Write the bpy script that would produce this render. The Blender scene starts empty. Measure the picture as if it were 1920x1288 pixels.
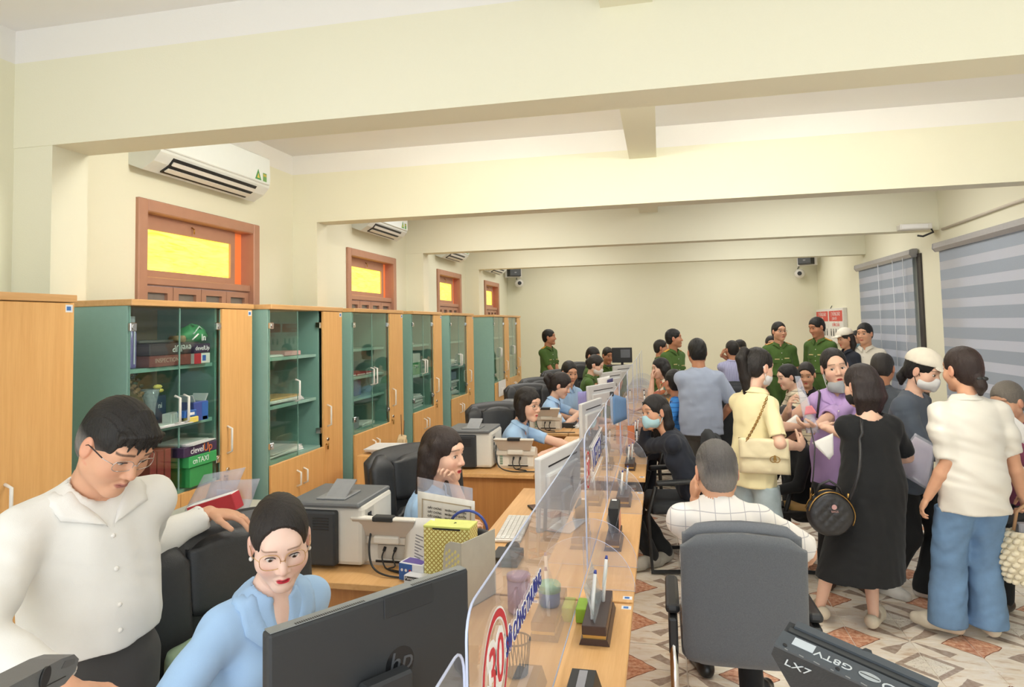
import bpy, bmesh, math, random, numpy as np
from mathutils import Vector, Matrix, Euler
random.seed(7); rng = np.random.default_rng(7)
S = bpy.context.scene; COL = S.collection; PI = math.pi

# ---------------------------------------------------------------- camera, sky, lights, exposure
def setup_camera():
    f, yaw, pitch, roll, cy = 1265.6, .21512, .05625, -.020896, 539.06
    cyw, syw = math.cos(yaw), math.sin(yaw)
    fw = Vector((-syw*math.cos(pitch), cyw*math.cos(pitch), math.sin(pitch)))
    r = Vector((cyw, syw, 0)); u = r.cross(fw)
    cr, sr = math.cos(roll), math.sin(roll)
    r2 = cr*r + sr*u; u2 = -sr*r + cr*u
    cam = bpy.data.cameras.new('camera'); o = bpy.data.objects.new('camera', cam); COL.objects.link(o)
    m = Matrix((r2, u2, -fw)).transposed().to_4x4(); m.translation = (0, 0, 1.8); o.matrix_world = m
    cam.sensor_fit = 'HORIZONTAL'; cam.sensor_width = 36; cam.lens = f/1920*36
    cam.shift_y = -(644-cy)/1920; cam.clip_start = .05
    S.camera = o
setup_camera()
S.view_settings.view_transform = 'Standard'; S.view_settings.look = 'None'; S.view_settings.gamma = 1
S.view_settings.use_curve_mapping = False; S.view_settings.exposure = 1.0
W = bpy.data.worlds.new('sky'); S.world = W; W.use_nodes = True
W.node_tree.nodes['Background'].inputs[0].default_value = (.93, .97, 1, 1)
W.node_tree.nodes['Background'].inputs[1].default_value = 1.15
def area(name, loc, size, power, color=(1, 1, 1), rot=(0, 0, 0)):
    l = bpy.data.lights.new(name, 'AREA'); l.shape = 'RECTANGLE'; l.size, l.size_y = size; l.energy = power; l.color = color
    o = bpy.data.objects.new(name, l); COL.objects.link(o); o.location = loc; o.rotation_euler = rot; return o
for i, (y, p) in enumerate(((6.45, 14), (9.0, 14), (11.8, 14))):
    for x in (-1.6, 1.4): area('ceiling_fill_light', (x, y, 3.22), (1.6, 1.2), p, (1, .98, .93))  # unseen fill areas added under the ceiling to brighten the far bays
for x in (-1.5, 1.6): area('ceiling_fill_light', (x, .7, 3.22), (1.6, 1.6), 4, (1, .98, .93))  # added fill overhead near the camera, no fixture there
for x, y in ((.90, 2.93), (-.99, 2.92)):
    l = bpy.data.lights.new('bulb_light', 'POINT'); l.energy = 22; l.shadow_soft_size = .12; l.color = (1, .97, .9); o = bpy.data.objects.new('bulb_light', l); COL.objects.link(o); o.location = (x, y+.12, 2.92)
# ---------------------------------------------------------------- colour and material helpers
def lin(c):
    if isinstance(c, str): c = tuple(int(c[i:i+2], 16)/255 for i in (0, 2, 4))
    return tuple(v/12.92 if v <= .04045 else ((v+.055)/1.055)**2.4 for v in c)
MATS = {}
class NT:
    def __init__(s, name):
        s.m = bpy.data.materials.new(name); s.m.use_nodes = True; s.t = s.m.node_tree; s.b = s.t.nodes['Principled BSDF']; s.out = s.t.nodes['Material Output']
    def n(s, ty, **kw):
        o = s.t.nodes.new(ty)
        for k, v in kw.items():
            if k == 'ins':
                for a, b in v.items():
                    if hasattr(b, 'is_output') or hasattr(b, 'links'): s.t.links.new(b, o.inputs[a])
                    else: o.inputs[a].default_value = b
            else: setattr(o, k, v)
        return o
    def link(s, a, b): s.t.links.new(a, b)
    def math(s, op, a, b=0., c=None):
        ins = {0: a, 1: b}
        if c is not None: ins[2] = c
        return s.n('ShaderNodeMath', operation=op, ins=ins).outputs[0]
    def mix(s, f, a, b, bt='MIX'):
        o = s.n('ShaderNodeMix', data_type='RGBA', blend_type=bt, ins={0: f, 6: a, 7: b}); return o.outputs[2]
    def coord(s, which='Object', scale=(1, 1, 1), rot=(0, 0, 0)):
        t = s.n('ShaderNodeTexCoord').outputs[which] if which != 'World' else s.n('ShaderNodeNewGeometry').outputs['Position']
        return s.n('ShaderNodeMapping', ins={0: t, 2: rot, 3: scale}).outputs[0]
    def noise(s, vec, scale=5., detail=3., rough=.5, dist=0.):
        return s.n('ShaderNodeTexNoise', ins={'Vector': vec, 'Scale': scale, 'Detail': detail, 'Roughness': rough, 'Distortion': dist}).outputs[0]
    def ramp(s, f, stops):
        r = s.n('ShaderNodeValToRGB', ins={0: f}); e = r.color_ramp.elements
        while len(e) < len(stops): e.new(.5)
        for x, (p, c) in zip(e, stops): x.position = p; x.color = c if len(c) == 4 else (*c, 1)
        return r.outputs[0]
    def bump(s, h, strength=.3, dist=.01):
        b = s.n('ShaderNodeBump', ins={'Height': h, 'Strength': strength, 'Distance': dist}); s.link(b.outputs[0], s.b.inputs['Normal'])
    def set(s, **kw):
        for k, v in kw.items():
            k = k.replace('_', ' ')
            if hasattr(v, 'links'): s.link(v, s.b.inputs[k])
            else: s.b.inputs[k].default_value = v
def c4(c): return (*lin(c), 1)
def mat(name, col, rough=.5, metal=0., var=.06, vs=30., bump=0., bs=200., spec=.5, coat=0., trans=0., emit=0., alpha=1., sheen=0., stretch=(1, 1, 1)):
    if name in MATS: return MATS[name]
    t = NT(name); v = t.coord('Object', stretch)
    a = c4(col); d = tuple(x*(1-var*2) for x in a[:3]) + (1,); e = tuple(min(1, x*(1+var)) for x in a[:3]) + (1,)
    t.set(Base_Color=t.mix(t.noise(v, vs, 4), d, e), Roughness=rough, Metallic=metal)
    t.b.inputs['Specular IOR Level'].default_value = spec
    if coat: t.set(Coat_Weight=coat)
    if sheen: t.set(Sheen_Weight=sheen)
    if trans: t.set(Transmission_Weight=trans, IOR=1.1)
    if emit: t.set(Emission_Color=a, Emission_Strength=emit)
    if alpha < 1: t.set(Alpha=alpha)
    if bump: t.bump(t.noise(v, bs, 3), bump, .004)
    MATS[name] = t.m; return t.m
def wood(name, a, b, scale=9., axis=2, rough=.42):
    if name in MATS: return MATS[name]
    t = NT(name); sc = [14, 14, 14]; sc[axis] = .7
    v = t.coord('Object', sc)
    n = t.noise(v, scale/3, 5, .6, .3); n2 = t.noise(t.coord('Object', [60 if i != axis else 2 for i in range(3)]), 6, 3)
    f = t.math('ADD', t.math('MULTIPLY', n, .7), t.math('MULTIPLY', n2, .3))
    t.set(Base_Color=t.ramp(f, [(.3, lin(b)), (.62, lin(a))]), Roughness=rough); t.bump(n2, .08, .002)
    MATS[name] = t.m; return t.m
def glassy(name, col=(1, 1, 1), refl=.06, rough=.02, tint=1., ior=1.45, haze=0.):
    """thin clear sheet: straight-through transmission plus fresnel reflection on real geometry"""
    if name in MATS: return MATS[name]
    t = NT(name)
    tr = t.n('ShaderNodeBsdfTransparent', ins={0: (*col, 1)}); gl = t.n('ShaderNodeBsdfGlossy', ins={'Roughness': rough, 0: (1, 1, 1, 1)})
    r0 = ((ior-1)/(ior+1))**2; fc = t.n('ShaderNodeLayerWeight', ins={'Blend': .5}).outputs[1]; fr = t.math('ADD', r0, t.math('MULTIPLY', 1-r0, t.math('POWER', fc, 5.)))
    mx = t.n('ShaderNodeMixShader', ins={0: fr, 1: tr.outputs[0], 2: gl.outputs[0]})
    if haze:
        df = t.n('ShaderNodeBsdfDiffuse', ins={0: (.74, .77, .9, 1)})  # bluish milky share; on the counter screens it imitates reflected haze
        mx = t.n('ShaderNodeMixShader', ins={0: haze, 1: mx.outputs[0], 2: df.outputs[0]})
    t.link(mx.outputs[0], t.out.inputs[0]); MATS[name] = t.m; return t.m
# ---------------------------------------------------------------- mesh helpers
def tag(o, label=None, cat=None, group=None, kind=None):
    if label: o['label'] = label
    if cat: o['category'] = cat
    if group: o['group'] = group
    if kind: o['kind'] = kind
    return o
def thing(name, label, cat, loc=(0, 0, 0), rz=0., group=None, rot=None):
    o = bpy.data.objects.new(name, None); COL.objects.link(o); o.empty_display_size = .1
    o.location = loc; o.rotation_euler = rot or (0, 0, rz); return tag(o, label, cat, group)
class MB:
    def __init__(s): s.v = []; s.f = []; s.sm = []; s.mi = []
    def add(s, vs, fs, smooth=False, mi=0):
        b = len(s.v); s.v += [tuple(v) for v in vs]; s.f += [tuple(i+b for i in f) for f in fs]; s.sm += [smooth]*len(fs); s.mi += [mi]*len(fs); return s
    def box(s, c, d, rot=None, mi=0, ch=0.):
        x, y, z = d[0]/2, d[1]/2, d[2]/2
        if ch:
            bm = bmesh.new(); bmesh.ops.create_cube(bm, size=1)
            for v in bm.verts: v.co = Vector((v.co.x*2*x, v.co.y*2*y, v.co.z*2*z))
            bmesh.ops.bevel(bm, geom=bm.edges[:], offset=min(ch, .45*min(d)), segments=2 if ch > .006 else 1, affect='EDGES', profile=.5)
            bm.verts.ensure_lookup_table(); vs = [v.co.copy() for v in bm.verts]; fs = [[v.index for v in f.verts] for f in bm.faces]; bm.free(); sm = False
        else:
            vs = [Vector((i*x, j*y, k*z)) for i in (-1, 1) for j in (-1, 1) for k in (-1, 1)]
            fs = [(0, 1, 3, 2), (4, 6, 7, 5), (0, 4, 5, 1), (2, 3, 7, 6), (0, 2, 6, 4), (1, 5, 7, 3)]; sm = False
        if rot: R = Euler(rot).to_matrix() if not isinstance(rot, Matrix) else rot; vs = [R @ v for v in vs]
        return s.add([v + Vector(c) for v in vs], fs, sm, mi)
    def bx(s, a, b, mi=0, ch=0.):
        return s.box([(p+q)/2 for p, q in zip(a, b)], [abs(q-p) for p, q in zip(a, b)], None, mi, ch)
    def tube(s, pts, r, n=8, mi=0, cap=True, closed=False):
        pts = [Vector(p) for p in pts]; m = len(pts); rs = r if hasattr(r, '__len__') else [r]*m
        vs = []; up = None
        for i, p in enumerate(pts):
            if closed: d = pts[(i+1) % m]-pts[i-1]
            else: d = pts[min(i+1, m-1)]-pts[max(i-1, 0)]
            if d.length < 1e-9: d = Vector((0, 0, 1))
            d.normalize()
            if up is None: up = d.orthogonal().normalized()
            up = (up - d*up.dot(d)); up = up.normalized() if up.length > 1e-6 else d.orthogonal().normalized()
            w = d.cross(up)
            for k in range(n):
                a = 2*PI*k/n; vs.append(p + (up*math.cos(a)+w*math.sin(a))*rs[i])
        fs = []
        for i in range(m if closed else m-1):
            j = (i+1) % m
            for k in range(n): fs.append((i*n+k, i*n+(k+1) % n, j*n+(k+1) % n, j*n+k))
        if cap and not closed: fs += [tuple(range(n))[::-1], tuple((m-1)*n+k for k in range(n))]
        return s.add(vs, fs, True, mi)
    def cyl(s, c, r, h, n=20, axis='z', mi=0, r2=None):
        r2 = r if r2 is None else r2; c = Vector(c); vs = []
        for z, q in ((-h/2, r), (h/2, r2)):
            for k in range(n):
                a = 2*PI*k/n; p = (q*math.cos(a), q*math.sin(a), z)
                p = {'z': p, 'x': (p[2], p[0], p[1]), 'y': (p[0], -p[2], p[1])}[axis]; vs.append(c+Vector(p))
        b = len(s.v)
        s.add(vs, [(k, (k+1) % n, n+(k+1) % n, n+k) for k in range(n)], True, mi)
        for cap in (tuple(range(n))[::-1], tuple(range(n, 2*n))):
            s.f.append(tuple(i+b for i in cap)); s.sm.append(False); s.mi.append(mi)
        return s
    def lathe(s, prof, c=(0, 0, 0), n=24, mi=0):
        c = Vector(c); vs = []; m = len(prof)
        for r, z in prof:
            for k in range(n):
                a = 2*PI*k/n; vs.append(c+Vector((r*math.cos(a), r*math.sin(a), z)))
        fs = [(i*n+k, i*n+(k+1) % n, (i+1)*n+(k+1) % n, (i+1)*n+k) for i in range(m-1) for k in range(n)]
        if prof[0][0] > 1e-4: fs.append(tuple(range(n))[::-1])
        if prof[-1][0] > 1e-4: fs.append(tuple((m-1)*n+k for k in range(n)))
        return s.add(vs, fs, True, mi)
    def prism(s, poly, z0, z1, M=None, mi=0, smooth=False):
        """poly in (u,v) extruded along w, then mapped by matrix M"""
        n = len(poly); M = M or Matrix.Identity(4)
        vs = [M @ Vector((u, v, z0)) for u, v in poly]+[M @ Vector((u, v, z1)) for u, v in poly]
        s.add(vs, [tuple(range(n))[::-1], tuple(range(n, 2*n))], False, mi)
        b = len(s.v)-2*n
        for k in range(n):
            s.f.append((b+k, b+(k+1) % n, b+n+(k+1) % n, b+n+k)); s.sm.append(smooth); s.mi.append(mi)
        return s
    def grid(s, fn, nu, nv, closed_u=False, mi=0, smooth=True):
        vs = [fn(i/(nu-1 if not closed_u else nu), j/(nv-1)) for j in range(nv) for i in range(nu)]
        fs = [(j*nu+i, j*nu+(i+1) % nu, (j+1)*nu+(i+1) % nu, (j+1)*nu+i) for j in range(nv-1) for i in range(nu if closed_u else nu-1)]
        return s.add(vs, fs, smooth, mi)
    def sphere(s, c, r, n=16, m=10, mi=0):
        r = r if hasattr(r, '__len__') else (r, r, r); c = Vector(c)
        return s.grid(lambda u, v: c+Vector((r[0]*math.cos(2*PI*u)*math.sin(PI*(.002+.996*v)), r[1]*math.sin(2*PI*u)*math.sin(PI*(.002+.996*v)), -r[2]*math.cos(PI*(.002+.996*v)))), n, m, True, mi)
    def mesh(s, name):
        me = bpy.data.meshes.new(name); me.from_pydata(s.v, [], s.f)
        me.polygons.foreach_set('use_smooth', s.sm)
        if any(s.mi): me.polygons.foreach_set('material_index', s.mi)
        me.update(); return me
    def obj(s, name, m, parent=None, label=None, loc=None, solid=0.):
        me = s.mesh(name)
        for q in (m if isinstance(m, (list, tuple)) else [m]): me.materials.append(q)
        return link(me, name, parent, label, loc, solid)
def link(me, name, parent=None, label=None, loc=None, solid=0.):
    o = bpy.data.objects.new(name, me); COL.objects.link(o)
    if parent: o.parent = parent
    if loc is not None: o.location = loc
    if label: o['label'] = label
    if solid:
        md = o.modifiers.new('solid', 'SOLIDIFY'); md.thickness = solid; md.offset = 0
    return o
def rbox(name, m, parent, a, b, ch=.004, label=None): return MB().bx(a, b, 0, ch).obj(name, m, parent, label)
def struct(o): o['kind'] = 'structure'; return o
_txt = {}
def text(body, size, m, parent, M, name='lettering', ext=.0006, align='CENTER', shear=0., sx=1., bold=0.):
    key = (body, size, ext, align, shear, bold)
    if key not in _txt:
        cu = bpy.data.curves.new('t', 'FONT'); cu.body = body; cu.size = size; cu.extrude = ext; cu.align_x = align; cu.align_y = 'CENTER'; cu.shear = shear; cu.offset = bold; cu.resolution_u = 3
        o = bpy.data.objects.new('t', cu); COL.objects.link(o); bpy.context.view_layer.update()
        me = bpy.data.meshes.new_from_object(o.evaluated_get(bpy.context.evaluated_depsgraph_get())); bpy.data.objects.remove(o); _txt[key] = me
    me = _txt[key].copy(); me.materials.clear(); me.materials.append(m); me.transform(M @ Matrix.Diagonal((sx, 1, 1, 1)))
    return link(me, name, parent)
def frame(o, x, y):
    """matrix whose local x,y axes are the given vectors"""
    x = Vector(x).normalized(); y = Vector(y); z = x.cross(y).normalized(); y = z.cross(x)
    m = Matrix((x, y, z)).transposed().to_4x4(); m.translation = o; return m
def copy_tree(o, loc=None, rz=None, label=None, group=None, parent=None):
    c = o.copy(); COL.objects.link(c)
    if parent is not None: c.parent = parent
    if loc is not None: c.location = loc
    if rz is not None: c.rotation_euler = (0, 0, rz)
    if label: c['label'] = label
    if group: c['group'] = group
    for ch in list(o.children): copy_tree(ch, parent=c)
    return c
# ================================================================ ROOM
def wall_mat():
    t = NT('wall_paint'); g = t.n('ShaderNodeNewGeometry').outputs['Position']; sep = t.n('ShaderNodeSeparateXYZ', ins={0: g})
    n = t.noise(g, 1.2, 3)
    base = t.mix(n, c4('EEEBD6'), c4('E9E7CF'))
    top = t.math('GREATER_THAN', sep.outputs[2], 3.1)
    t.set(Base_Color=t.mix(top, base, c4('EFEDE8')), Roughness=.75); t.bump(t.noise(g, 160, 4), .25, .002); return t.m
WALL = wall_mat()
CEIL = mat('ceiling_white', 'EFEDEA', .85, var=.01, vs=2)
XL, XR, YF, YN, ZC = -2.98, 2.82, 13.2, -1.6, 3.26
# windows in the left wall
WINS = [(3.36, 4.58), (6.07, 7.30), (8.80, 9.92), (11.35, 12.4)]; WZ = 2.60
m = MB(); y = YN
for a, b in WINS:
    m.bx((XL-.2, y, 0), (XL, a, ZC)); m.bx((XL-.2, a, WZ), (XL, b, ZC)); m.bx((XL-.2, a, 0), (XL, b, .9)); y = b
m.bx((XL-.2, y, 0), (XL, YF, ZC)); struct(m.obj('wall_left', WALL))
# right wall with two (three) openings behind the blinds
RW = [(3.2, 7.15), (8.48, 10.25)]
m = MB(); y = YN
for a, b in RW:
    m.bx((XR, y, 0), (XR+.2, a, ZC)); m.bx((XR, a, 2.47), (XR+.2, b, ZC)); m.bx((XR, a, 0), (XR+.2, b, .8)); y = b
m.bx((XR, y, 0), (XR+.2, YF, ZC)); struct(m.obj('wall_right', WALL))
struct(MB().bx((XL-.2, YF, 0), (XR+.2, YF+.2, ZC)).obj('wall_back', WALL))
struct(MB().bx((XL-.2, YN, ZC), (XR+.2, YF+.2, ZC+.15)).obj('ceiling', CEIL))
BEAMM = WALL
for i, (y0, y1) in enumerate([(2.59, 2.80), (5.09, 5.27), (7.66, 7.85), (10.2, 10.4)]):
    struct(MB().bx((XL, y0, 2.69), (XR, y1, ZC)).obj(f'trim_{i+1}', WALL, None))
    struct(MB().bx((XL, y0+.004, 0), (-2.76, y1-.004, 2.70)).obj(f'trim_{i+11}', WALL, None))
struct(MB().bx((-.19, -1.5, 3.03), (.01, YF, ZC)).obj('trim_5', WALL))
for i, (y0, y1) in enumerate([(2.8, 5.09), (5.27, 7.66), (7.85, 10.2), (10.4, YF)]):
    for s in (0,):
        struct(MB().bx((XL, y0, 0), (XL+.012, y1, .12)).obj('baseboard_left', mat('skirting', '8A6A52', .4), None))
# floor with star-pattern tiles
def tile_mat():
    t = NT('patterned_floor_tile'); g = t.n('ShaderNodeNewGeometry').outputs['Position']; sp = t.n('ShaderNodeSeparateXYZ', ins={0: g})
    u = t.math('DIVIDE', t.math('SUBTRACT', sp.outputs[0], 1.30), .306); v = t.math('DIVIDE', t.math('SUBTRACT', sp.outputs[1], 4.24), .277)
    U = t.math('PINGPONG', u, 1.); V = t.math('PINGPONG', v, 1.)     # distance to the nearest even node line: 0..1
    wob = t.math('MULTIPLY', t.math('SUBTRACT', t.noise(g, 9, 2), .5), .16)
    iU = t.math('SUBTRACT', 1., U); iV = t.math('SUBTRACT', 1., V)
    sal = t.math('ADD', t.math('ADD', t.math('MULTIPLY', iU, 1.15), t.math('MULTIPLY', V, 1.15)), wob)        # salmon nodes at (1,0)
    flo = t.math('ADD', U, iV)                                                                          # floral nodes at (0,1)
    vein = t.noise(t.n('ShaderNodeMapping', ins={0: g, 2: (0, 0, .6), 3: (2.2, 7, 1)}).outputs[0], 3.2, 6, .62, .8)
    cream = t.ramp(vein, [(.34, lin('DCC4AC')), (.44, lin('EFE2D0')), (.6, lin('F7EFE4')), (.76, lin('E8D2BC'))])
    sp2 = t.noise(g, 38, 4, .6)
    salc = t.ramp(sp2, [(.34, lin('BE7C60')), (.5, lin('DBA284')), (.68, lin('EEC6AA'))])
    dark = t.ramp(sp2, [(.3, lin('A08B7C')), (.7, lin('C2B0A2'))])
    flc = t.ramp(t.noise(g, 30, 2, .5, 1.5), [(.42, lin('EDE6DA')), (.485, lin('EDE6DA')), (.5, lin('A08870')), (.52, lin('EDE6DA'))])
    d1 = t.math('ABSOLUTE', t.math('SUBTRACT', U, V))          # diagonal arms out of the stars
    rr = t.math('ADD', U, V)
    arm = t.math('MULTIPLY', t.math('LESS_THAN', t.math('ADD', d1, wob), t.math('MULTIPLY', rr, .17)), t.math('LESS_THAN', rr, 1.05))
    col = t.mix(arm, cream, dark)
    band = t.math('LESS_THAN', flo, .54); col = t.mix(band, col, dark)
    col = t.mix(t.math('LESS_THAN', flo, .40), col, flc)
    col = t.mix(t.math('LESS_THAN', sal, .55), col, salc)
    col = t.mix(t.math('MULTIPLY', t.math('LESS_THAN', sal, .58), t.math('GREATER_THAN', sal, .55)), col, c4('8E5B46'))
    t.set(Base_Color=col, Roughness=.22); t.b.inputs['Specular IOR Level'].default_value = .5
    return t.m
TILE = tile_mat(); GROUT = mat('grout', 'EDE4D8', .8, var=.03)
TW, TH = .306, .277
fl = struct(MB().bx((XL, YN, -.12), (XR, YF, -.006)).obj('floor', GROUT))
tm = MB().box((0, 0, -.004), (TW-.006, TH-.006, .008), None, 0, .0012).mesh('tile'); tm.materials.append(TILE)
far = MB()
for i in range(-15, 6):
    for j in range(-22, 34):
        cx, cy = 1.30+TW*(i+.5), 4.24+TH*(j+.5)
        if cx < XL or cx+TW/2 > XR+.1 or cy < YN or cy > YF: continue
        if cx > -.6 and 2.3 < cy < 8.3: 
            o = link(tm, 'tile', fl, loc=(cx, cy, 0))
        else: far.box((cx, cy, -.004), (TW-.006, TH-.006, .008))
far.obj('tile_field', TILE, fl)['kind'] = 'stuff'

# ---------------------------------------------------------------- left wall windows
FRAME = mat('brown_painted_wood', 'BC8C74', .45, var=.05, vs=12)
FRAMED = mat('brown_painted_wood_shade', 'B0826A', .5, var=.05)
def amber_mat():
    t = NT('amber_grained_pane'); v = t.coord('Object', (1, 1.2, 9))
    n = t.noise(v, 3.5, 5, .6, 1.2); col = t.ramp(n, [(.36, lin('F2C53A')), (.45, lin('FBE04E')), (.6, lin('FFE95E'))])
    t.set(Base_Color=col, Roughness=.4, Emission_Color=col, Emission_Strength=.95); return t.m  # emission paints the sunlight coming through the pane
AMBER = amber_mat()
ORANGE = mat('orange_lit_reveal', 'D98050', .5)
GPANE = mat('frosted_window_pane', '8E837C', .12, var=.15, vs=9, spec=.8)
for k, (a, b) in enumerate(WINS):
    w = thing(f'window_{k+1}', None, None, (XL, a, 0)); struct(w); L = b-a; wd = .075; x0 = -.14; x1 = .025
    def P(nm, A, B, m=FRAME, ch=.006): return rbox(nm, m, w, A, B, ch)
    P('window_frame', (x0, 0, .9), (x1, wd, WZ)); P('window_frame', (x0, L-wd, .9), (x1, L, WZ)); P('window_frame', (x0, wd, WZ-wd), (x1, L-wd, WZ))
    zt = 2.14
    P('transom_rail', (x0, wd, zt-.05), (-.005, L-wd, zt))
    # tilted transom sash with amber pane
    e = .045; zs0, zs1 = zt, WZ-wd
    s = MB(); xs = -.075
    s.bx((xs-.02, wd, zs0), (xs+.02, L-wd-.12, zs0+.045)).bx((xs-.02, wd, zs1-.09), (xs+.02, L-wd-.12, zs1)).bx((xs-.02, wd, zs0+.045), (xs+.02, wd+.03, zs1-.09)).bx((xs-.02, L-wd-.17, zs0+.045), (xs+.02, L-wd-.12, zs1-.09))
    s.obj('transom_sash', FRAME, w)
    P('pane', (xs-.006, wd+.03, zs0+.045), (xs+.004, L-wd-.17, zs1-.09), AMBER, .001)
    P('reveal', (xs-.02, L-wd-.12, zs0), (xs-.01, L-wd, zs1), mat('orange_glowing_reveal', 'D9703A', .5, emit=.35), .001)  # orange sunlight on the reveal put in as emission
    MB().tube([(-.05, L*.45, zs1-.03), (-.03, L*.45, zs1-.045), (-.03, L*.45, zs1-.075)], .005, 6).obj('latch', mat('brass', 'B08A4A', .3, .9), w)
    # casements: four glazed leaves
    n = 4; lw = (L-2*wd)/n
    for i in range(n):
        y0 = wd+i*lw; y1 = y0+lw; z1 = zt-.055; f = .05
        lf = MB(); xx0, xx1 = -.07, -.02
        lf.bx((xx0, y0+.003, .92), (xx1, y0+f, z1)).bx((xx0, y1-f, .92), (xx1, y1-.003, z1)).bx((xx0, y0+f, z1-.04), (xx1, y1-f, z1)).bx((xx0, y0+f, .92), (xx1, y1-f, 1.0))
        lo = lf.obj('casement', FRAME, w)
        rbox('pane', GPANE, lo, (-.05, y0+f, 1.0), (-.042, y1-f, z1-.04), .001)
# ---------------------------------------------------------------- roller blinds on the right wall
def blind_mat():
    t = NT('zebra_blind_fabric'); g = t.coord('Object'); sp = t.n('ShaderNodeSeparateXYZ', ins={0: g})
    col = c4('8C97A3')
    t.set(Base_Color=t.mix(t.noise(g, 160, 2), c4('8793A2'), c4('97A2AF')), Roughness=.8)
    return t.m
def blind_mat2(name, ca, cb, tr):
    t = NT(name); g = t.coord('Object', (1, 1, 1)); n = t.noise(g, 150, 2)
    d = t.n('ShaderNodeBsdfDiffuse', ins={0: t.mix(n, c4(ca), c4(cb))}); x = t.n('ShaderNodeBsdfTranslucent', ins={0: t.mix(n, c4(ca), c4(cb))})
    mx = t.n('ShaderNodeMixShader', ins={0: tr, 1: d.outputs[0], 2: x.outputs[0]}); t.link(mx.outputs[0], t.out.inputs[0]); return t.m
BLA = blind_mat2('blind_opaque_band', 'A4ADBA', 'AEB6C2', .12); BLB = blind_mat2('blind_sheer_band', 'CBCDD5', 'D3D5DB', .3)
ALU = mat('silver_aluminium', 'B4B2B6', .35, .3)
def blind(a, b, top, label, group='striped roller blinds', cord=None):
    w = thing('roller_blind', label, 'blind', (XR, a, 0), group=group); L = b-a
    prof = [(-.012, top-.09), (-.07, top-.095), (-.095, top-.06), (-.09, top-.01), (-.06, top), (-.012, top)]
    M = Matrix(((1, 0, 0, 0), (0, 0, 1, 0), (0, 1, 0, 0), (0, 0, 0, 1)))
    MB().prism(prof, -.05, L+.04, M, 0, False).obj('head_box', ALU, w)
    for yy in (-.056, L+.04): MB().prism([(u*1.04-.0, v) for u, v in prof], yy, yy+.012, M).obj('end_cap', mat('grey_plastic', '9C9CA2', .5), w)
    z = top-.095; k = 0; band = .095
    while z > .75:
        z2 = z-band*(1.12 if k % 2 == 0 else .88)
        rbox('band', BLA if k % 2 == 0 else BLB, w, (-.052, 0, z2), (-.049, L, z), 0)
        z = z2; k += 1
    MB().bx((-.06, 0, z-.025), (-.04, L, z)).obj('bottom_rail', ALU, w)
    for cy in (cord or []):
        MB().tube([(-.085, cy, top-.08), (-.085, cy+.004, 1.6), (-.085, cy, .95)], .004, 5).obj('pull_cord', mat('white_cord', 'DADDE2', .6), w)
    return w
blind(3.2, 7.55, 2.55, 'wide grey striped roller blind on right wall close to white blouse woman')
blind(8.30, 10.38, 2.56, 'smaller striped roller blind with hanging cords, right wall near the poster', cord=[.55, .2, 1.1])
for k, (a, b) in enumerate(RW):
    w = struct(thing(f'window_{k+5}', None, None, (XR, a, 0))); L = b-a
    DK = mat('dark_window_frame', '3B3634', .4)
    for A, B in (((.02, 0, .8), (.1, .06, 2.47)), ((.02, L-.06, .8), (.1, L, 2.47)), ((.02, 0, 2.41), (.1, L, 2.47)), ((.02, 0, .8), (.1, L, .86)), ((.02, L/2-.03, .8), (.1, L/2+.03, 2.47))): rbox('window_frame', DK, w, A, B, .004)
    rbox('pane', glassy('window_glass', (.95, .97, 1)), w, (.055, .06, .86), (.061, L-.06, 2.41), 0)
# dark jamb strip beside the smaller blind
struct(MB().bx((XR-.02, 8.16, .8), (XR, 8.27, 2.5)).obj('trim_6', mat('dark_window_frame', '3B3634', .4)))
# ================================================================ FURNITURE
OAK = wood('oak_veneer', 'EDB976', 'DFA664', 9, 2)
OAKT = wood('oak_top', 'E2B27A', 'D09E62', 9, 1)
DESKW = wood('desk_veneer', 'E6B77C', 'D6A265', 8, 1)
DESKX = wood('desk_side_veneer', 'C58C52', 'B57B45', 8, 2)
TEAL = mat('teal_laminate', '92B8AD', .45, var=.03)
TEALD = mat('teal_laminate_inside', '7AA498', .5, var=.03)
BACKP = mat('grey_back_panel', 'AE9168', .6, var=.03)
CHROME = mat('chrome', 'D5D5D5', .15, 1., var=.01)
WHANDLE = mat('white_handle', 'E8E4DC', .3)
BLACKP = mat('black_plastic', '26282A', .45, var=.05)
DGREY = mat('dark_grey_plastic', '4A4D50', .45)
GREYP = mat('grey_plastic', '9C9CA2', .5)
WHITEP = mat('white_plastic', 'E6E3DC', .4, var=.015)
BEIGEP = mat('warm_white_plastic', 'DED8CC', .45, var=.02)
TAUPE = mat('taupe_plastic', 'C4B8AA', .5, var=.02)
PAPER = mat('white_paper', 'F2F1EE', .8, var=.02)
PAPERG = mat('greyish_paper', 'D9D8D8', .8, var=.04, vs=9)
CGLASS = glassy('cabinet_glass', (.88, .95, .92), ior=1.5)
STK = mat('white_sticker', 'E8EAEE', .5); STKB = mat('blue_print', '3E78C0', .5)
RED = mat('red_board', 'B5303A', .45); BLUE = mat('blue_board', '3468B4', .4); GREEN = mat('green_board', '3F9A5E', .5); PURP = mat('dark_purple_board', '43304F', .45); YELL = mat('yellow_paper', 'E8D26A', .6)
WHITET = mat('white_print', 'F0F0F0', .6); ORANT = mat('orange_print', 'E07A30', .6); BLACKT = mat('black_print', '222222', .6)
CLEARF = glassy('clear_plastic_film', (.96, .96, .98), rough=.15, ior=1.5, haze=.28)

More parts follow.
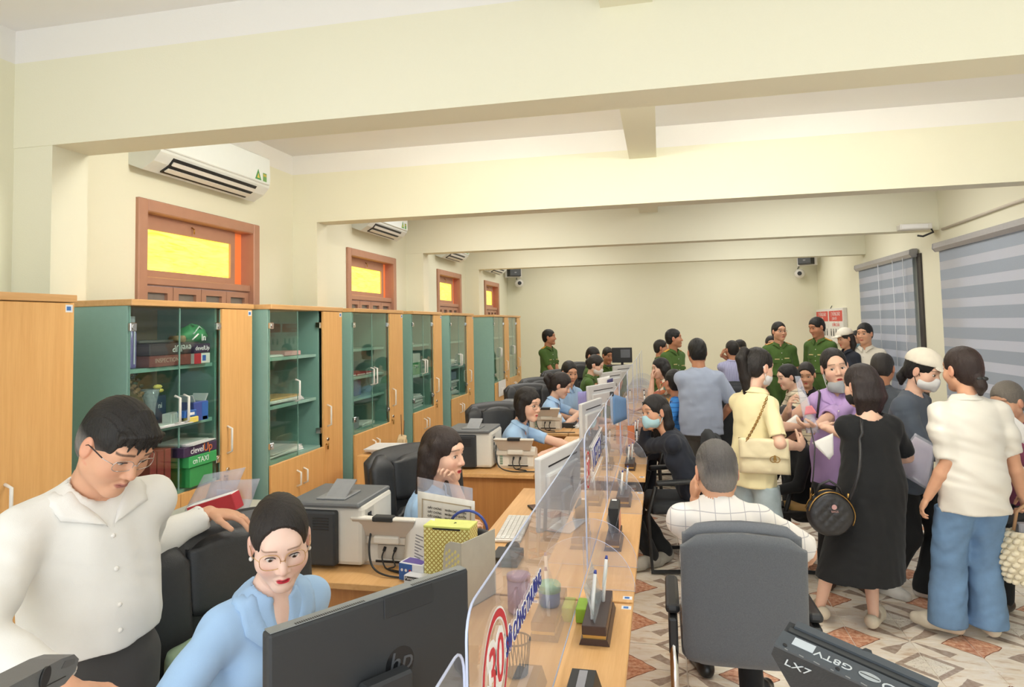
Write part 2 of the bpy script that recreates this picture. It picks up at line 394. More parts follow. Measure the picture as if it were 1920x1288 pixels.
def handle(parent, y, z0, z1, x=.0, m=WHANDLE, name='handle'):
    return MB().tube([(x, y, z0), (x+.03, y, z0+.012), (x+.03, y, z1-.012), (x, y, z1)], .0065, 6, 0).obj(name, m, parent)
def cabinet(y0, Wd, label, leaves=2, xf=-2.33, shelves=(1.33, 1.63)):
    D = .40; H = 1.96
    w = thing('filing_cabinet', label, 'cabinet', (xf, y0, 0), group='glazed filing cabinets along the left wall')
    yd = Wd*.685; zg = 1.0; t = .018
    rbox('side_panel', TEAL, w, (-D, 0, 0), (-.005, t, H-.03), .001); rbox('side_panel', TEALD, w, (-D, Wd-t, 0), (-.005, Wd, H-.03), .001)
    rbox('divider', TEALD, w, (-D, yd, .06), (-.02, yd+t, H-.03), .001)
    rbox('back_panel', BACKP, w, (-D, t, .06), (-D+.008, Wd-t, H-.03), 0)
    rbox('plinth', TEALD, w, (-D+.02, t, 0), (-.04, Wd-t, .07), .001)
    rbox('top_panel', OAKT, w, (-D-.005, -.006, H-.03), (.024, Wd+.006, H), .003)
    rbox('fixed_shelf', TEAL, w, (-D+.01, t, zg-.03), (-.006, yd, zg), .001)
    for z in shelves: rbox('shelf', TEAL, w, (-D+.01, t, z-.02), (-.035, yd, z), .001)
    # glass doors
    ym = (t+yd)/2+.004
    for k, (a, b) in enumerate(((.006, ym-.002), (ym+.002, yd+.01))[:leaves]):
        g = rbox('glass_door', CGLASS, w, (0, a, zg-.01), (.005, b, H-.036), 0)
        hy = b-.03 if k == 0 else a+.03
        MB().tube([(.005, hy, 1.34), (.035, hy, 1.35), (.035, hy, 1.47), (.005, hy, 1.48)], .007, 6).obj('handle', WHANDLE, g)
        he = a+.015 if k == 0 else b-.015
        for z in (1.1, 1.83):
            MB().bx((-.004, he-.02, z-.02), (.012, he+.02, z+.02), 0, .003).cyl((.012, he, z), .012, .006, 12, 'x').obj('hinge_clip', CHROME, g)
        ed = MB().bx((.0, a-.0015, zg-.01), (.0055, a+.0015, H-.036)).bx((.0, b-.0015, zg-.01), (.0055, b+.0015, H-.036)); ed.obj('glass_edge', mat('green_glass_edge', '7FA79A', .2), g)
    if leaves == 1:
        ed = MB()
        for z in (1.1, 1.83): ed.bx((-.03, yd-.02, z-.02), (.006, yd+.005, z+.02), 0, .003)
        ed.obj('hinge_arm', CHROME, w)
    # lower wooden doors and the tall door
    for k, (a, b) in enumerate(((.004, ym-.0015), (ym+.0015, yd+.008))):
        d = rbox('lower_door', OAK, w, (0, a, .07), (.018, b, zg-.014), .002)
        handle(d, b-.04 if k == 0 else a+.04, .80, .90, .018)
    d = rbox('tall_door', OAK, w, (0, yd+.012, .07), (.018, Wd-.003, H-.033), .002)
    handle(d, yd+.06, 1.12, 1.27, .018)
    MB().cyl((.02, yd+.06, 1.03), .012, .012, 12, 'x').obj('lock', CHROME, d)
    k = MB().cyl((.03, yd+.035, 1.0), .006, .02, 8, 'x').bx((.03, yd+.03, .965), (.036, yd+.045, .99)); k.obj('key', mat('brass', 'B08A4A', .3, .9), d)
    s = rbox('sticker', STK, d, (.018, Wd-.045, H-.07), (.0186, Wd-.012, H-.04), 0); rbox('print', STKB, s, (.0186, Wd-.04, H-.063), (.0188, Wd-.02, H-.047), 0)
    return w
CABS = [(1.19, 1.10, 'nearest cabinet, plain oak tall door at the left edge, by the column', 2), (2.68, .95, 'teal and oak cabinet with purple bottle and boxes behind its glass doors', 2), (3.70, .94, 'teal and oak cabinet with green gift bag, only one glass leaf closed', 1),
        (4.84, 1.01, 'teal and oak cabinet with red booklets on middle shelf, third with teal side showing', 2), (6.12, .86, 'teal and oak cabinet with white green bag on its shelf', 2), (7.32, .93, 'teal and oak cabinet just before the far column, paper piles inside', 2),
        (9.36, .93, 'teal and oak cabinet beyond the far column, papers pinned low beside it', 2), (10.30, .88, 'farthest narrow looking cabinet, near the standing officer at back wall', 2)]
for i, (y, wd, lb, lv) in enumerate(CABS): cabinet(y, wd, lb, lv, xf=-2.41 if i == 1 else -2.33, shelves=((1.33, 1.63) if i != 3 else (1.25, 1.42, 1.64)))
def curve(P, n=6):
    P = [Vector(p) for p in P]; Q = [P[0]]+P+[P[-1]]; out = []
    for i in range(1, len(Q)-2):
        for j in range(n):
            t = j/n; a, b, c, d = Q[i-1:i+3]; out.append(.5*((2*b)+(c-a)*t+(2*a-5*b+4*c-d)*t*t+(3*b-a-3*c+d)*t*t*t))
    return out+[P[-1]]
# ---------------------------------------------------------------- air conditioners
def aircon(y0, L, label, zc=2.86):
    w = thing('air_conditioner', label, 'air conditioner', (XL, y0, zc), group='white wall air conditioners')
    M = Matrix(((1, 0, 0, 0), (0, 0, 1, 0), (0, 1, 0, 0), (0, 0, 0, 1)))
    prof = [(0, -.12), (.09, -.155), (.17, -.11), (.215, -.06), (.225, .0), (.22, .14), (.19, .155), (0, .155)]
    MB().prism(prof, 0, L, M, 0, False).obj('housing', mat('aircon_white', 'E4E8E4', .35, var=.01), w)
    rbox('front_panel', mat('aircon_panel', 'EAF0EE', .25, var=.01), w, (.2, .012, -.045), (.232, L-.012, .15), .006)
    o = MB(); o.prism([(.112, -.1495), (.173, -.1155), (.208, -.0745), (.2, -.07), (.166, -.104), (.112, -.138)], .12, L-.14, M); o.obj('outlet', BLACKP, w)
    for k, q in enumerate(([(.132, -.142), (.160, -.127), (.164, -.132), (.136, -.148)], [(.180, -.111), (.196, -.092), (.202, -.096), (.186, -.116)])): MB().prism(q, .13, L-.15, M).obj('vane', WHITEP, w)
    tri = MB().prism([(L-.2, -.03), (L-.125, -.03), (L-.1625, .045)], .2322, .2332, Matrix(((0, 0, 1, 0), (1, 0, 0, 0), (0, 1, 0, 0), (0, 0, 0, 1)))); tri.obj('triangle_sticker', mat('sticker_green', '4E9A56', .5), w)
    MB().prism([(L-.178, -.018), (L-.147, -.018), (L-.1625, .018)], .2333, .2338, Matrix(((0, 0, 1, 0), (1, 0, 0, 0), (0, 1, 0, 0), (0, 0, 0, 1)))).obj('sticker_emblem', YELL, w)
    rbox('energy_sticker', mat('sticker_green2', '6FA45E', .5), w, (.2322, L-.105, -.03), (.2332, L-.06, .03), 0)
    rbox('sticker_band', mat('sticker_red', 'C9B44A', .5), w, (.2333, L-.1, .005), (.2337, L-.065, .022), 0)
aircon(3.30, 1.10, 'white wall air conditioner above the first brown window', 2.90)
aircon(6.20, .95, 'white air conditioner above second window, half hidden by a beam', 2.93)
aircon(8.75, .9, 'third air conditioner, only its underside showing below the beam', 2.90)
aircon(11.3, .9, 'farthest air conditioner, a sliver under the last beam', 2.89)
# ---------------------------------------------------------------- ceiling spot bulbs, speakers, cameras, poster, light box
LAMP = mat('lit_bulb', 'FFFFFF', .3, emit=14.)
for k, (x, y, lb) in enumerate(((.90, 2.93, 'glowing bulb under the ceiling near the right end of first beam'), (-.99, 2.92, 'small glowing bulb under the ceiling left of the long beam'))):
    w = thing('ceiling_bulb', lb, 'lamp', (x, y, ZC), group='bulbs in front bay')
    dz = -.47 if k == 0 else -.49
    MB().cyl((0, 0, -.01), .05, .02, 16).obj('rose', WHITEP, w)
    MB().tube([(0, 0, -.02), (0, 0, dz+.1)], .006, 6).cyl((0, 0, dz+.085), .02, .05, 12).obj('lamp_holder', WHITEP, w)
    MB().sphere((0, 0, dz+.03), (.036, .036, .045)).obj('bulb', LAMP, w)
def speaker(x, y, z, lb, yaw):
    w = thing('wall_speaker', lb, 'speaker', (x, y, z), rz=yaw, group='black wall speakers')
    MB().prism([(-.14, 0), (.14, 0), (.11, -.16), (-.11, -.16)], -.08, .08, None).obj('cabinet_body', BLACKP, w)
    rbox('grille', DGREY, w, (-.11, -.165, -.065), (.11, -.158, .065), .003); rbox('bracket', WHITEP, w, (-.17, -.03, -.1), (.17, .03, .08), .01)
    rbox('badge', GREYP, w, (-.02, -.168, -.02), (.02, -.165, .0), 0)
speaker(-2.80, 12.95, 2.84, 'black speaker in the far left corner of the room', .5)
speaker(2.60, 12.9, 2.86, 'black speaker in the far right corner of the room', -.5)
def ipcam(x, y, z, lb, yaw):
    w = thing('security_camera', lb, 'camera', (x, y, z), rz=yaw, group='white security cameras')
    MB().sphere((0, -.05, 0), (.09, .075, .085)).obj('camera_body', WHITEP, w)
    MB().cyl((0, -.118, 0), .038, .02, 16, 'y').obj('lens', BLACKP, w)
    MB().tube([(0, .1, -.02), (0, .02, 0)], .022, 8).cyl((0, .1, -.02), .05, .02, 14, 'y').obj('mount', GREYP, w)
    MB().tube([(0, .1, 0), (-.03, .1, .1), (.02, .1, .2), (.0, .08, .26)], .008, 5).obj('cable', DGREY, w)
ipcam(-2.72, 13.08, 2.63, 'white camera below the far left speaker', .35)
ipcam(2.50, 13.08, 2.63, 'white camera below the far right speaker', -.2)
w = thing('wall_board', 'white notice board with two red headed panels on the right wall, far corner', 'poster', (XR, 11.3, 1.4))
rbox('board', mat('board_white', 'E6E4E0', .5), w, (-.06, 0, 0), (-.0, 1.85, .57), .004)
M = lambda y, z: frame((-.0625, y, z), (0, -1, 0), (0, 0, 1))
for k in range(2):
    a = .04+k*.92; p = rbox('poster_panel', mat('poster_paper', 'EDEBE8', .5), w, (-.062, a, .02), (-.06, a+.85, .55), 0)
    h = rbox('red_header', mat('poster_red', 'D9473F', .5), p, (-.0622, a, .36), (-.062, a+.85, .53), 0)
    text('[ XXXXXX' if 0 else '{ THÔNG BÁO', .085, WHITET, h, M(a+.42, .475), sx=1.05); text('{ ĐÓN TIẾP', .06, WHITET, h, M(a+.5, .40))
    text('HƯỚNG DẪN', .075, mat('poster_red', 'D9473F', .5), p, M(a+.42, .30), 'lettering')
    for q in range(5): MB().cyl((-.0625, a+.1+q*.16, .22), .022, .001, 12, 'x').bx((-.063, a+.07+q*.16, .12), (-.0622, a+.13+q*.16, .2)).obj('figure_print', BLACKT, p)
MB().tube([(-.03, .9, .57), (-.005, .9, .62)], .006, 6).obj('hook', DGREY, w)
w = thing('emergency_light', 'flat white light box on the wall end of the third beam with dangling wire', 'lamp', (XR-.2, 7.62, 2.72))
rbox('housing', WHITEP, w, (-.2, -.08, -.03), (.1, .03, .03), .01); rbox('lens', PAPER, w, (-.18, -.084, -.02), (.06, -.078, .02), .003)
MB().tube([(.1, -.02, -.01), (.12, -.03, -.06), (.02, -.04, -.1), (-.03, -.04, -.09)], .01, 6).obj('cable', BLACKP, w)
tag(MB().tube([(XR-.012, 7.55, 2.68), (XR-.012, 6.2, 2.70), (XR-.012, 3.0, 2.69)], .014, 6).obj('wall_conduit', mat('conduit', 'D8CFC0', .6)), 'cream cable conduit running along right wall above the blinds', 'conduit')
# ---------------------------------------------------------------- desks
DESKS = [(.92, 1.70), (2.64, 1.70), (4.71, 1.66), (6.52, 1.5), (8.06, 1.5), (9.62, 1.5)]
DL = ['first oak desk at the front with the black monitor', 'second oak desk holding the yellow box and printer', 'third oak desk of the woman with bob and glasses', 'fourth oak desk of the ponytailed clerk', 'fifth oak desk of the green uniformed clerk', 'sixth and farthest oak desk of the row']
for k, (y0, L) in enumerate(DESKS):
    w = thing('service_desk', DL[k], 'desk', (0, y0, 0), group='oak service desks in one long row')
    rbox('desk_top', DESKW, w, (-.90, 0, .722), (-.135, L, .75), .003)
    if k not in (0, 4): rbox('return_top', DESKW, w, (-1.66, 0, .722), (-.904, .46, .75), .003); rbox('end_panel', DESKX, w, (-1.64, .05, 0), (-1.62, .44, .722), .001)
    rbox('side_panel', DESKX, w, (-1.64 if k not in (0, 4) else -.85, .03, 0), (-.45, .05, .722), .001); rbox('side_panel', DESKX, w, (-.82, L-.05, 0), (-.45, L-.03, .722), .001)
    rbox('modesty_panel', DESKX, w, (-.46, .05, .05), (-.44, L-.05, .722), .001)
    for yy in (.02, L-.05):
        s = rbox('sticker', STK, w, (-.175, yy, .75), (-.14, yy+.03, .7505), 0); rbox('print', STKB, s, (-.168, yy+.006, .7505), (-.15, yy+.024, .7508), 0)
# ---------------------------------------------------------------- acrylic screens
ACR = glassy('clear_acrylic', (.88, .90, .965), ior=1.55, rough=.01, haze=.13)  # bluish tint and milky share put reflections into the screen colour
ACRE = mat('acrylic_polished_edge', 'C9D4F2', .15, var=.01)
LOGOR = mat('logo_red', 'CC2A3A', .5); LOGOB = mat('logo_blue', '2B3590', .5)
XS = -.33
def screen(y0, y1, label, zt=1.33, zb=.78):
    w = thing('acrylic_screen', label, 'partition', (XS, y0, 0), group='clear acrylic screens along the counter'); L = y1-y0
    r = .05; pl = [(0, zb)] + [(r-r*math.cos(a), zt-r+r*math.sin(a)) for a in np.linspace(0, PI/2, 6)] + [(L-r+r*math.sin(a), zt-r+r*math.cos(a)) for a in np.linspace(0, PI/2, 6)] + [(L, zb)]
    M = Matrix(((0, 0, 1, 0), (1, 0, 0, 0), (0, 1, 0, 0), (0, 0, 0, 1)))
    p = MB().add([M @ Vector((u, v, 0)) for u, v in pl], [tuple(range(len(pl)))]).obj('pane', ACR, w)
    e = MB().tube([M @ Vector((u, v, 0)) for u, v in pl], .0024, 6, closed=True); e.obj('polished_edge', ACRE, w)
    for yy in (.12, L-.12):
        rr = .2; q = [(0, .752)]+[(rr*math.cos(a), .752+rr*math.sin(a)) for a in np.linspace(0, PI/2, 12)]
        M2 = Matrix(((1, 0, 0, 0), (0, 0, 1, yy), (0, 1, 0, 0), (0, 0, 0, 1)))
        f = MB().add([M2 @ Vector((u, v, 0)) for u, v in q], [tuple(range(len(q)))]).obj('quarter_round_foot', ACR, w)
        MB().tube([M2 @ Vector((u, v, 0)) for u, v in q], .0009, 5, closed=True).obj('foot_edge', ACRE, w)
    return w
SC = [(.25, 1.085), (1.10, 2.86), (2.88, 3.95), (4.02, 5.30), (5.36, 6.60), (6.65, 7.9), (7.95, 9.2), (9.25, 10.5), (10.55, 11.8)]
SL = ['nearest acrylic screen, its lower top edge leaving the bottom of the frame', 'front acrylic screen with big red 30 and blue lettering', 'second acrylic screen with red round logo and blue text, in front of white monitor', 'acrylic screen with blue paper bag clipped near it', 'fourth acrylic screen along the counter', 'fifth acrylic screen along the counter', 'sixth acrylic screen along the counter', 'seventh acrylic screen along the counter', 'last acrylic screen, near the far wall']
SCR = [screen(a, b, SL[i], 1.33 if i else 1.285) for i, (a, b) in enumerate(SC)][1:]
def fy(y, z, x=.004): return frame((x, y, z), (0, 1, 0), (0, 0, 1))
def ring(r0, r1, w, m, M, name):
    n = 40; vs = []
    for k in range(n):
        a = 2*PI*k/n; vs += [M @ Vector((r0*math.cos(a), r0*math.sin(a), 0)), M @ Vector((r1*math.cos(a), r1*math.sin(a), 0))]
    return MB().add(vs, [(2*k, 2*k+1, (2*k+3) % (2*n), (2*k+2) % (2*n)) for k in range(n)]).obj(name, m, w)
def logo(w, y, z, r, txt, ty, th, tsx):
    lg = ring(r*.80, r*1.02, w, WHITET, fy(y, z, .003), 'logo'); ring(r*.84, r*.98, lg, LOGOR, fy(y, z, .0036), 'logo_ring')
    for dx, b, m, xx in ((0, .012, WHITET, .003), (0, .0, LOGOR, .0042)):
        text('30', r*1.25, m, lg, fy(y, z, xx), 'logo_number', bold=b*r/.1, sx=.95)
    for b, m, xx in ((.008, WHITET, .003), (.002, LOGOB, .0042)): text(txt, th, m, lg, fy(ty, z-.005, xx), 'lettering', bold=b*.5, sx=tsx)
logo(SCR[0], 1.285-1.10, 1.15, .105, 'SỞ CÔNG THƯƠNG', 1.57-1.10, .052, .86)
logo(SCR[1], 2.96-2.88, 1.17, .08, 'VIETEX', 3.38-2.88, .14, 1.05)
for z in (1.085, 1.24): rbox('white_line', WHITET, SCR[1], (.003, .22, z-.004), (.004, .82, z+.004), 0)
# ---------------------------------------------------------------- computers, printers, scanners
SLOT = mat('slot_black', '1E1E20', .5)
AIOW = mat('aio_white', 'DADCDD', .3, var=.01)
def aio(x0, y0, x1, y1, zt, label, black=False, h=.36):
    L = math.hypot(x1-x0, y1-y0); a = math.atan2(y1-y0, x1-x0)     # local x runs along the top edge; local -y is the back towards the customers
    w = thing('all_in_one_computer' if not black else 'computer_monitor', label, 'computer', (x0, y0, .75), rz=a, group='computers on the service desks')
    zt -= .75; zb = zt-h; bm = AIOW if not black else mat('monitor_black', '34373A', .5, var=.03, bump=.15, bs=900)
    MB().box((L/2, .0, (zt+zb)/2), (L, .034, h), None, 0, .008).obj('housing', bm, w)
    rbox('display', mat('display_dark', '1A1C22', .12), w, (.012, .0165, zb+.03), (L-.012, .0185, zt-.012), .001)
    if not black:
        MB().box((L/2, -.022, (zt+zb)/2-.02), (L*.78, .03, h*.62), None, 0, .012).obj('back_bulge', bm, w)
        rbox('slot', SLOT, w, (L*.18, -.0185, zt-.062), (L*.9, -.016, zt-.054), 0)
        rbox('neck', bm, w, (L/2-.07, -.05, 0.0), (L/2+.07, -.03, zb+.16), .006); rbox('foot', bm, w, (L/2-.12, -.10, 0), (L/2+.12, .09, .012), .005)
        rbox('port_label', GREYP, w, (L*.62, -.0385, zb+.12), (L*.68, -.036, zb+.2), 0)
    else:
        rbox('top_strip', mat('vent_strip', '8E9393', .5), w, (.006, -.014, zt-.001), (L-.006, .015, zt+.001), 0)
        v = MB()
        for k in range(34):
            for a0, n in ((.07, 34),): v.bx((.06+k*.0048, -.013, zt+.0008), (.06+k*.0048+.0026, -.004, zt+.0014))
        for k in range(26): v.bx((L-.165+k*.0052, -.013, zt+.0008), (L-.165+k*.0052+.0028, -.004, zt+.0014))
        v.obj('vent_slits', SLOT, w)['kind'] = 'stuff'
        rbox('webcam_cover', mat('monitor_black2', '2E3134', .45), w, (L*.52, -.0195, zt-.05), (L*.78, -.0165, zt-.004), .001)
        rbox('neck', bm, w, (L/2-.06, -.06, 0.0), (L/2+.06, -.02, zb+.2), .006); rbox('foot', bm, w, (L/2-.14, -.13, 0), (L/2+.14, .09, .014), .005)
        Mx = frame((L*.60, -.0172, zt-.16), (1, 0, 0), (0, 0, 1))
        d = MB().add([Mx @ Vector((.038*math.cos(q*PI/16), .038*math.sin(q*PI/16), 0)) for q in range(32)], [tuple(range(32))]).obj('logo_disc', mat('logo_gloss', '1F2123', .15), w)
        text('hp', .065, mat('logo_grey', '55585C', .2), d, frame((L*.60, -.0178, zt-.157), (1, 0, 0), (0, 0, 1)), 'logo', shear=.25)
        MB().cyl((L*.62, -.018, zt-.27), .012, .003, 16, 'y').obj('button', GREYP, w)
    return w
aio(-.79, 1.24, -.50, 1.66, 1.20, 'black monitor seen from behind with round logo, before the gold glasses woman', True)
aio(-.61, 3.28, -.48, 3.84, 1.15, 'white computer back with thin black slot, behind the second screen')
aio(-.66, 5.52, -.54, 6.03, 1.15, 'grey white computer back leaning towards the masked visitor')
aio(-.77, 7.10, -.53, 7.62, 1.15, 'white computer back with violet folder beside it')
aio(-.80, 9.00, -.56, 9.5, 1.15, 'computer back in front of the green uniformed woman clerk')
aio(-.73, 10.45, -.46, 10.9, 1.15, 'farthest computer back, below the black display')
w = thing('small_display', 'small black display on the far end of counter', 'computer', (-.62, 11.0, .75))
rbox('panel', BLACKP, w, (-.16, -.02, .42), (.16, .02, .66), .008); rbox('glare', mat('screen_grey', '6A6E74', .2), w, (-.02, -.024, .5), (.13, -.02, .63), 0); rbox('stand', BLACKP, w, (-.02, -.01, 0), (.02, .02, .45), .004); rbox('tray', BLACKP, w, (-.25, -.1, .36), (.1, .1, .385), .005)  # grey patch on the panel is a painted glare
def printer(x, y, label):
    w = thing('laser_printer', label, 'printer', (x, y, .75), group='black and white laser printers')
    rbox('body', mat('printer_white', 'DEDAD1', .45, var=.02), w, (.05, -.0, .01), (.36, .34, .27), .02)
    rbox('rear_cover', mat('printer_black', '33363A', .5, var=.03), w, (.0, -.035, .015), (.245, .03, .25), .01)
    g = MB()
    for k in range(5): g.bx((.14, -.037, .17+k*.012), (.215, -.034, .176+k*.012))
    g.obj('vent_louvre', SLOT, w)
    rbox('top_lid', mat('printer_lid', '6C6F72', .45), w, (.0, -.02, .262), (.35, .34, .285), .01)
    rbox('output_tray', mat('printer_tray', '8A8D90', .45), w, (.12, .03, .285), (.26, .2, .292), .003)
    t = MB().box((.2, .12, .315), (.1, .13, .006), (.45, 0, 0)); t.obj('paper_stop', mat('printer_tray', '8A8D90', .45), w)
    rbox('port_panel', mat('port_grey', 'C9C5BC', .5), w, (.355, .03, .12), (.362, .12, .25), .002); rbox('power_socket', SLOT, w, (.361, .05, .2), (.366, .085, .23), .002); rbox('data_port', SLOT, w, (.361, .06, .165), (.364, .08, .185), 0)
    MB().tube(curve([(.365, .067, .215), (.385, .055, .2), (.39, .0, .10), (.43, -.05, .03), (.52, -.08, .008), (.66, -.07, .007), (.78, -.06, .007)]), .0045, 6).obj('power_cable', BLACKP, w)
    return w
p1 = printer(-1.665, 2.80, 'laser printer, black rear and white side, beside the gold glasses woman')
copy_tree(p1, (-1.60, 4.86, .75), 0, 'laser printer with black rear, between long haired woman and the bob haired woman')
copy_tree(p1, (-1.62, 6.62, .75), 0, 'laser printer half hidden behind the bob haired clerk')
def scanner(x, y, label, sc=1.):
    w = thing('document_scanner', label, 'scanner', (x, y, .75), group='white sheet feed scanners'); w.scale = (sc, sc, sc)
    M = Matrix(((0, 0, 1, 0), (1, 0, 0, 0), (0, 1, 0, 0), (0, 0, 0, 1)))
    MB().prism([(0, .0), (.16, 0), (.17, .03), (.16, .12), (.09, .145), (.0, .12), (-.012, .02)], .0, .27, M).obj('body', mat('scanner_white', 'E2DDD3', .4, var=.015), w)
    MB().prism([(-.02, .10), (.03, .10), (.05, .15), (.0, .155), (-.025, .13)], -.015, .285, M).obj('shoulder', mat('scanner_white', 'E2DDD3', .4), w)
    p = MB(); p.add([(.02, -.03, .135), (.25, -.03, .135), (.282, -.065, .215), (-.012, -.065, .215), (.02, -.01, .135), (.25, -.01, .135), (.282, -.04, .222), (-.012, -.04, .222)], [(0, 1, 2, 3), (7, 6, 5, 4), (0, 4, 5, 1), (1, 5, 6, 2), (2, 6, 7, 3), (3, 7, 4, 0)]); p.obj('feed_tray', TAUPE, w)
    rbox('tray_lip', mat('scanner_white', 'E2DDD3', .4), w, (-.014, -.072, .213), (.284, -.035, .226), .004)
    rbox('clip', BLACKP, w, (.09, -.076, .21), (.185, -.03, .232), .004)
    rbox('hinge_bar', mat('scanner_white', 'E2DDD3', .4), w, (.08, -.045, .105), (.2, -.01, .14), .008)
    rbox('port_recess', mat('port_grey', 'C9C5BC', .5), w, (.09, -.014, .035), (.225, -.008, .095), .002); rbox('vent_slot', SLOT, w, (.08, -.016, .018), (.23, -.008, .027), 0)
    q = MB()
    for k in range(4): q.bx((.02, -.014, .03+k*.017), (.04, -.0115, .042+k*.017))
    q.obj('label_print', mat('label_green', '8AA08C', .6), w)
    for k in range(2):
        a = .125+k*.05
        MB().tube([(a, -.012, .085), (a-.003, -.022, .07)], .007, 6).tube(curve([(a-.003, -.022, .07), (a-.008, -.03, .045), (a+.006, -.04, .014), (a+.03-k*.05, -.055, .005), (a+.10-.04*k, -.075-.02*k, .005)]), .0035, 6).obj('cable', BLACKP, w)
    return w
s1 = scanner(-1.345, 2.86, 'white scanner with taupe feed tray next to yellow box')
copy_tree(s1, (-1.21, 4.92, .75), 0, 'white scanner in front of the bob haired woman')
copy_tree(s1, (-1.28, 6.72, .75), 0, 'white scanner in front of ponytailed clerk, mostly hidden')
# ---------------------------------------------------------------- office chairs
LEA = mat('black_leather', '37383A', .38, var=.08, vs=60, bump=.25, bs=420)
LEAD = mat('black_leather_dark', '2E2F31', .42, var=.06, bump=.2, bs=420)
def slab(w, h, t, r=.05, bow=.0, lean=0., pinch=.0, n=18, m=18, crown=.0):
    """rounded upright cushion centred at origin, width along x, height z, thickness y; returns grid functions front/back"""
    mb = MB()
    def fn(u, v):
        # closed section around y/x for each height v
        z = (v-.5)*h; e = max(0., abs(v-.5)*2-(1-2*r/h))/(2*r/h); k = math.sqrt(max(0., 1-e*e)) if e > 0 else 1.
        a = 2*PI*u; ca, sa = math.cos(a), math.sin(a); p = .35
        ww = (w/2)*(1-r*2/w*(1-k)) * (1-pinch*(1-v)) ; tt = t/2*(.35+.65*k)
        x = ww*math.copysign(abs(ca)**p, ca); y = tt*math.copysign(abs(sa)**.6, sa)
        y += bow*(x/(w/2))**2 + lean*z + crown*math.sin(PI*v)
        return Vector((x, y, z - (0.03*(x/(w/2))**2 if v > .9 else 0)))
    mb.grid(fn, 40, m, True)
    b = mb.v; n0 = 40; mb.f.append(tuple(range(n0))[::-1]); mb.f.append(tuple(range((m-1)*n0, m*n0))); mb.sm += [True, True]; mb.mi += [0, 0]
    return mb
def exec_chair(x, y, rz, label, h=1.17):
    """local -y is the chair's front (seat towards -y), backrest at +y"""
    w = thing('office_chair', label, 'chair', (x, y, 0), rz=rz, group='black leather office chairs of the clerks')
    bh = h-.48
    def sh(mb, dx, dy, dz): mb.v = [(a+dx, b+dy, c+dz) for a, b, c in mb.v]; return mb
    sh(slab(.56, bh, .11, .06, -.02, .12, .06), 0, .26, .48+bh/2).obj('backrest', LEA, w)
    for s in (-1, 1): sh(slab(.13, bh*.9, .07, .04, 0, .12), s*.205, .20, .5+bh*.48).obj('bolster', LEA, w)
    sh(slab(.29, .235, .07, .03, -.004, .12), 0, .24, h-.155).obj('headrest_cushion', LEA, w)
    sh(slab(.29, .36, .06, .03, -.004, .12), 0, .19, h-.47).obj('lumbar_cushion', LEAD, w)
    sh(slab(.31, .004, .004, .001), 0, .17, h-.28)
    s = slab(.52, .52, .11, .06, 0); s.v = [(a, -c, b) for a, b, c in s.v]; sh(s, 0, -.05, .47).obj('seat', LEA, w)
    for k in (-1, 1):
        MB().tube([(k*.27, .2, .66), (k*.29, .05, .68), (k*.29, -.15, .68), (k*.28, -.2, .64)], [.03, .035, .035, .025], 10).tube([(k*.28, -.12, .66), (k*.26, -.08, .45)], .018, 8).obj('armrest', LEAD, w)
    MB().cyl((0, 0, .26), .03, .34, 14).obj('gas_lift', BLACKP, w)
    for k in range(5):
        a = k*2*PI/5; MB().tube([(0, 0, .11), (.16*math.cos(a), .16*math.sin(a), .1), (.29*math.cos(a), .29*math.sin(a), .07)], [.03, .024, .018], 8).cyl((.29*math.cos(a), .29*math.sin(a), .03), .03, .03, 12, 'y').obj('base_arm', BLACKP, w)
    return w
# clerks' chairs: seat faces the desk (towards +X), so local -y -> +X : rz = +90 deg
exec_chair(-1.17, 1.86, 1.07, 'black leather chair of the woman with gold glasses, man leaning on it', 1.2)
exec_chair(-1.13, 3.32, .85, 'black leather chair behind the long haired woman', 1.17)
exec_chair(-1.28, 5.44, .445, 'dark leather chair behind the bob haired woman', 1.15)
exec_chair(-1.34, 7.28, .6, 'leather chair behind ponytailed clerk, back turned a bit', 1.15)
exec_chair(-1.36, 8.15, .6, 'leather chair of the young man in blue, wide back visible', 1.15)
exec_chair(-1.28, 9.3, .6, 'leather chair behind the woman clerk in green', 1.17)
exec_chair(-1.15, 10.6, .6, 'farthest leather chair by the back wall', 1.2)
# ================================================================ PEOPLE: signed-distance bodies polygonised with surface nets
V3 = lambda *a: np.array(a, np.float64)
def unit(v): v = np.asarray(v, float); return v/(np.linalg.norm(v)+1e-12)
class Cone:      # round cone, optionally flattened along a direction
    def __init__(s, a, b, ra, rb, flat=None, fac=1.):
        s.a, s.b, s.ra, s.rb, s.flat, s.fac = np.asarray(a, float), np.asarray(b, float), ra, rb, None if flat is None else unit(flat), fac
        r = max(ra, rb)*max(1, fac); s.lo = np.minimum(s.a, s.b)-r; s.hi = np.maximum(s.a, s.b)+r
    def ev(s, X, Y, Z):
        px, py, pz = X-s.a[0], Y-s.a[1], Z-s.a[2]; d = s.b-s.a; L = float(d@d)+1e-12
        t = np.clip((px*d[0]+py*d[1]+pz*d[2])/L, 0, 1)
        qx, qy, qz = px-t*d[0], py-t*d[1], pz-t*d[2]; q = qx*qx+qy*qy+qz*qz
        if s.flat is not None:
            c = qx*s.flat[0]+qy*s.flat[1]+qz*s.flat[2]; q = q+c*c*(1/s.fac**2-1)
            return (np.sqrt(q)-(s.ra+(s.rb-s.ra)*t))*(.5*(1+min(s.fac, 1)))
        return np.sqrt(q)-(s.ra+(s.rb-s.ra)*t)
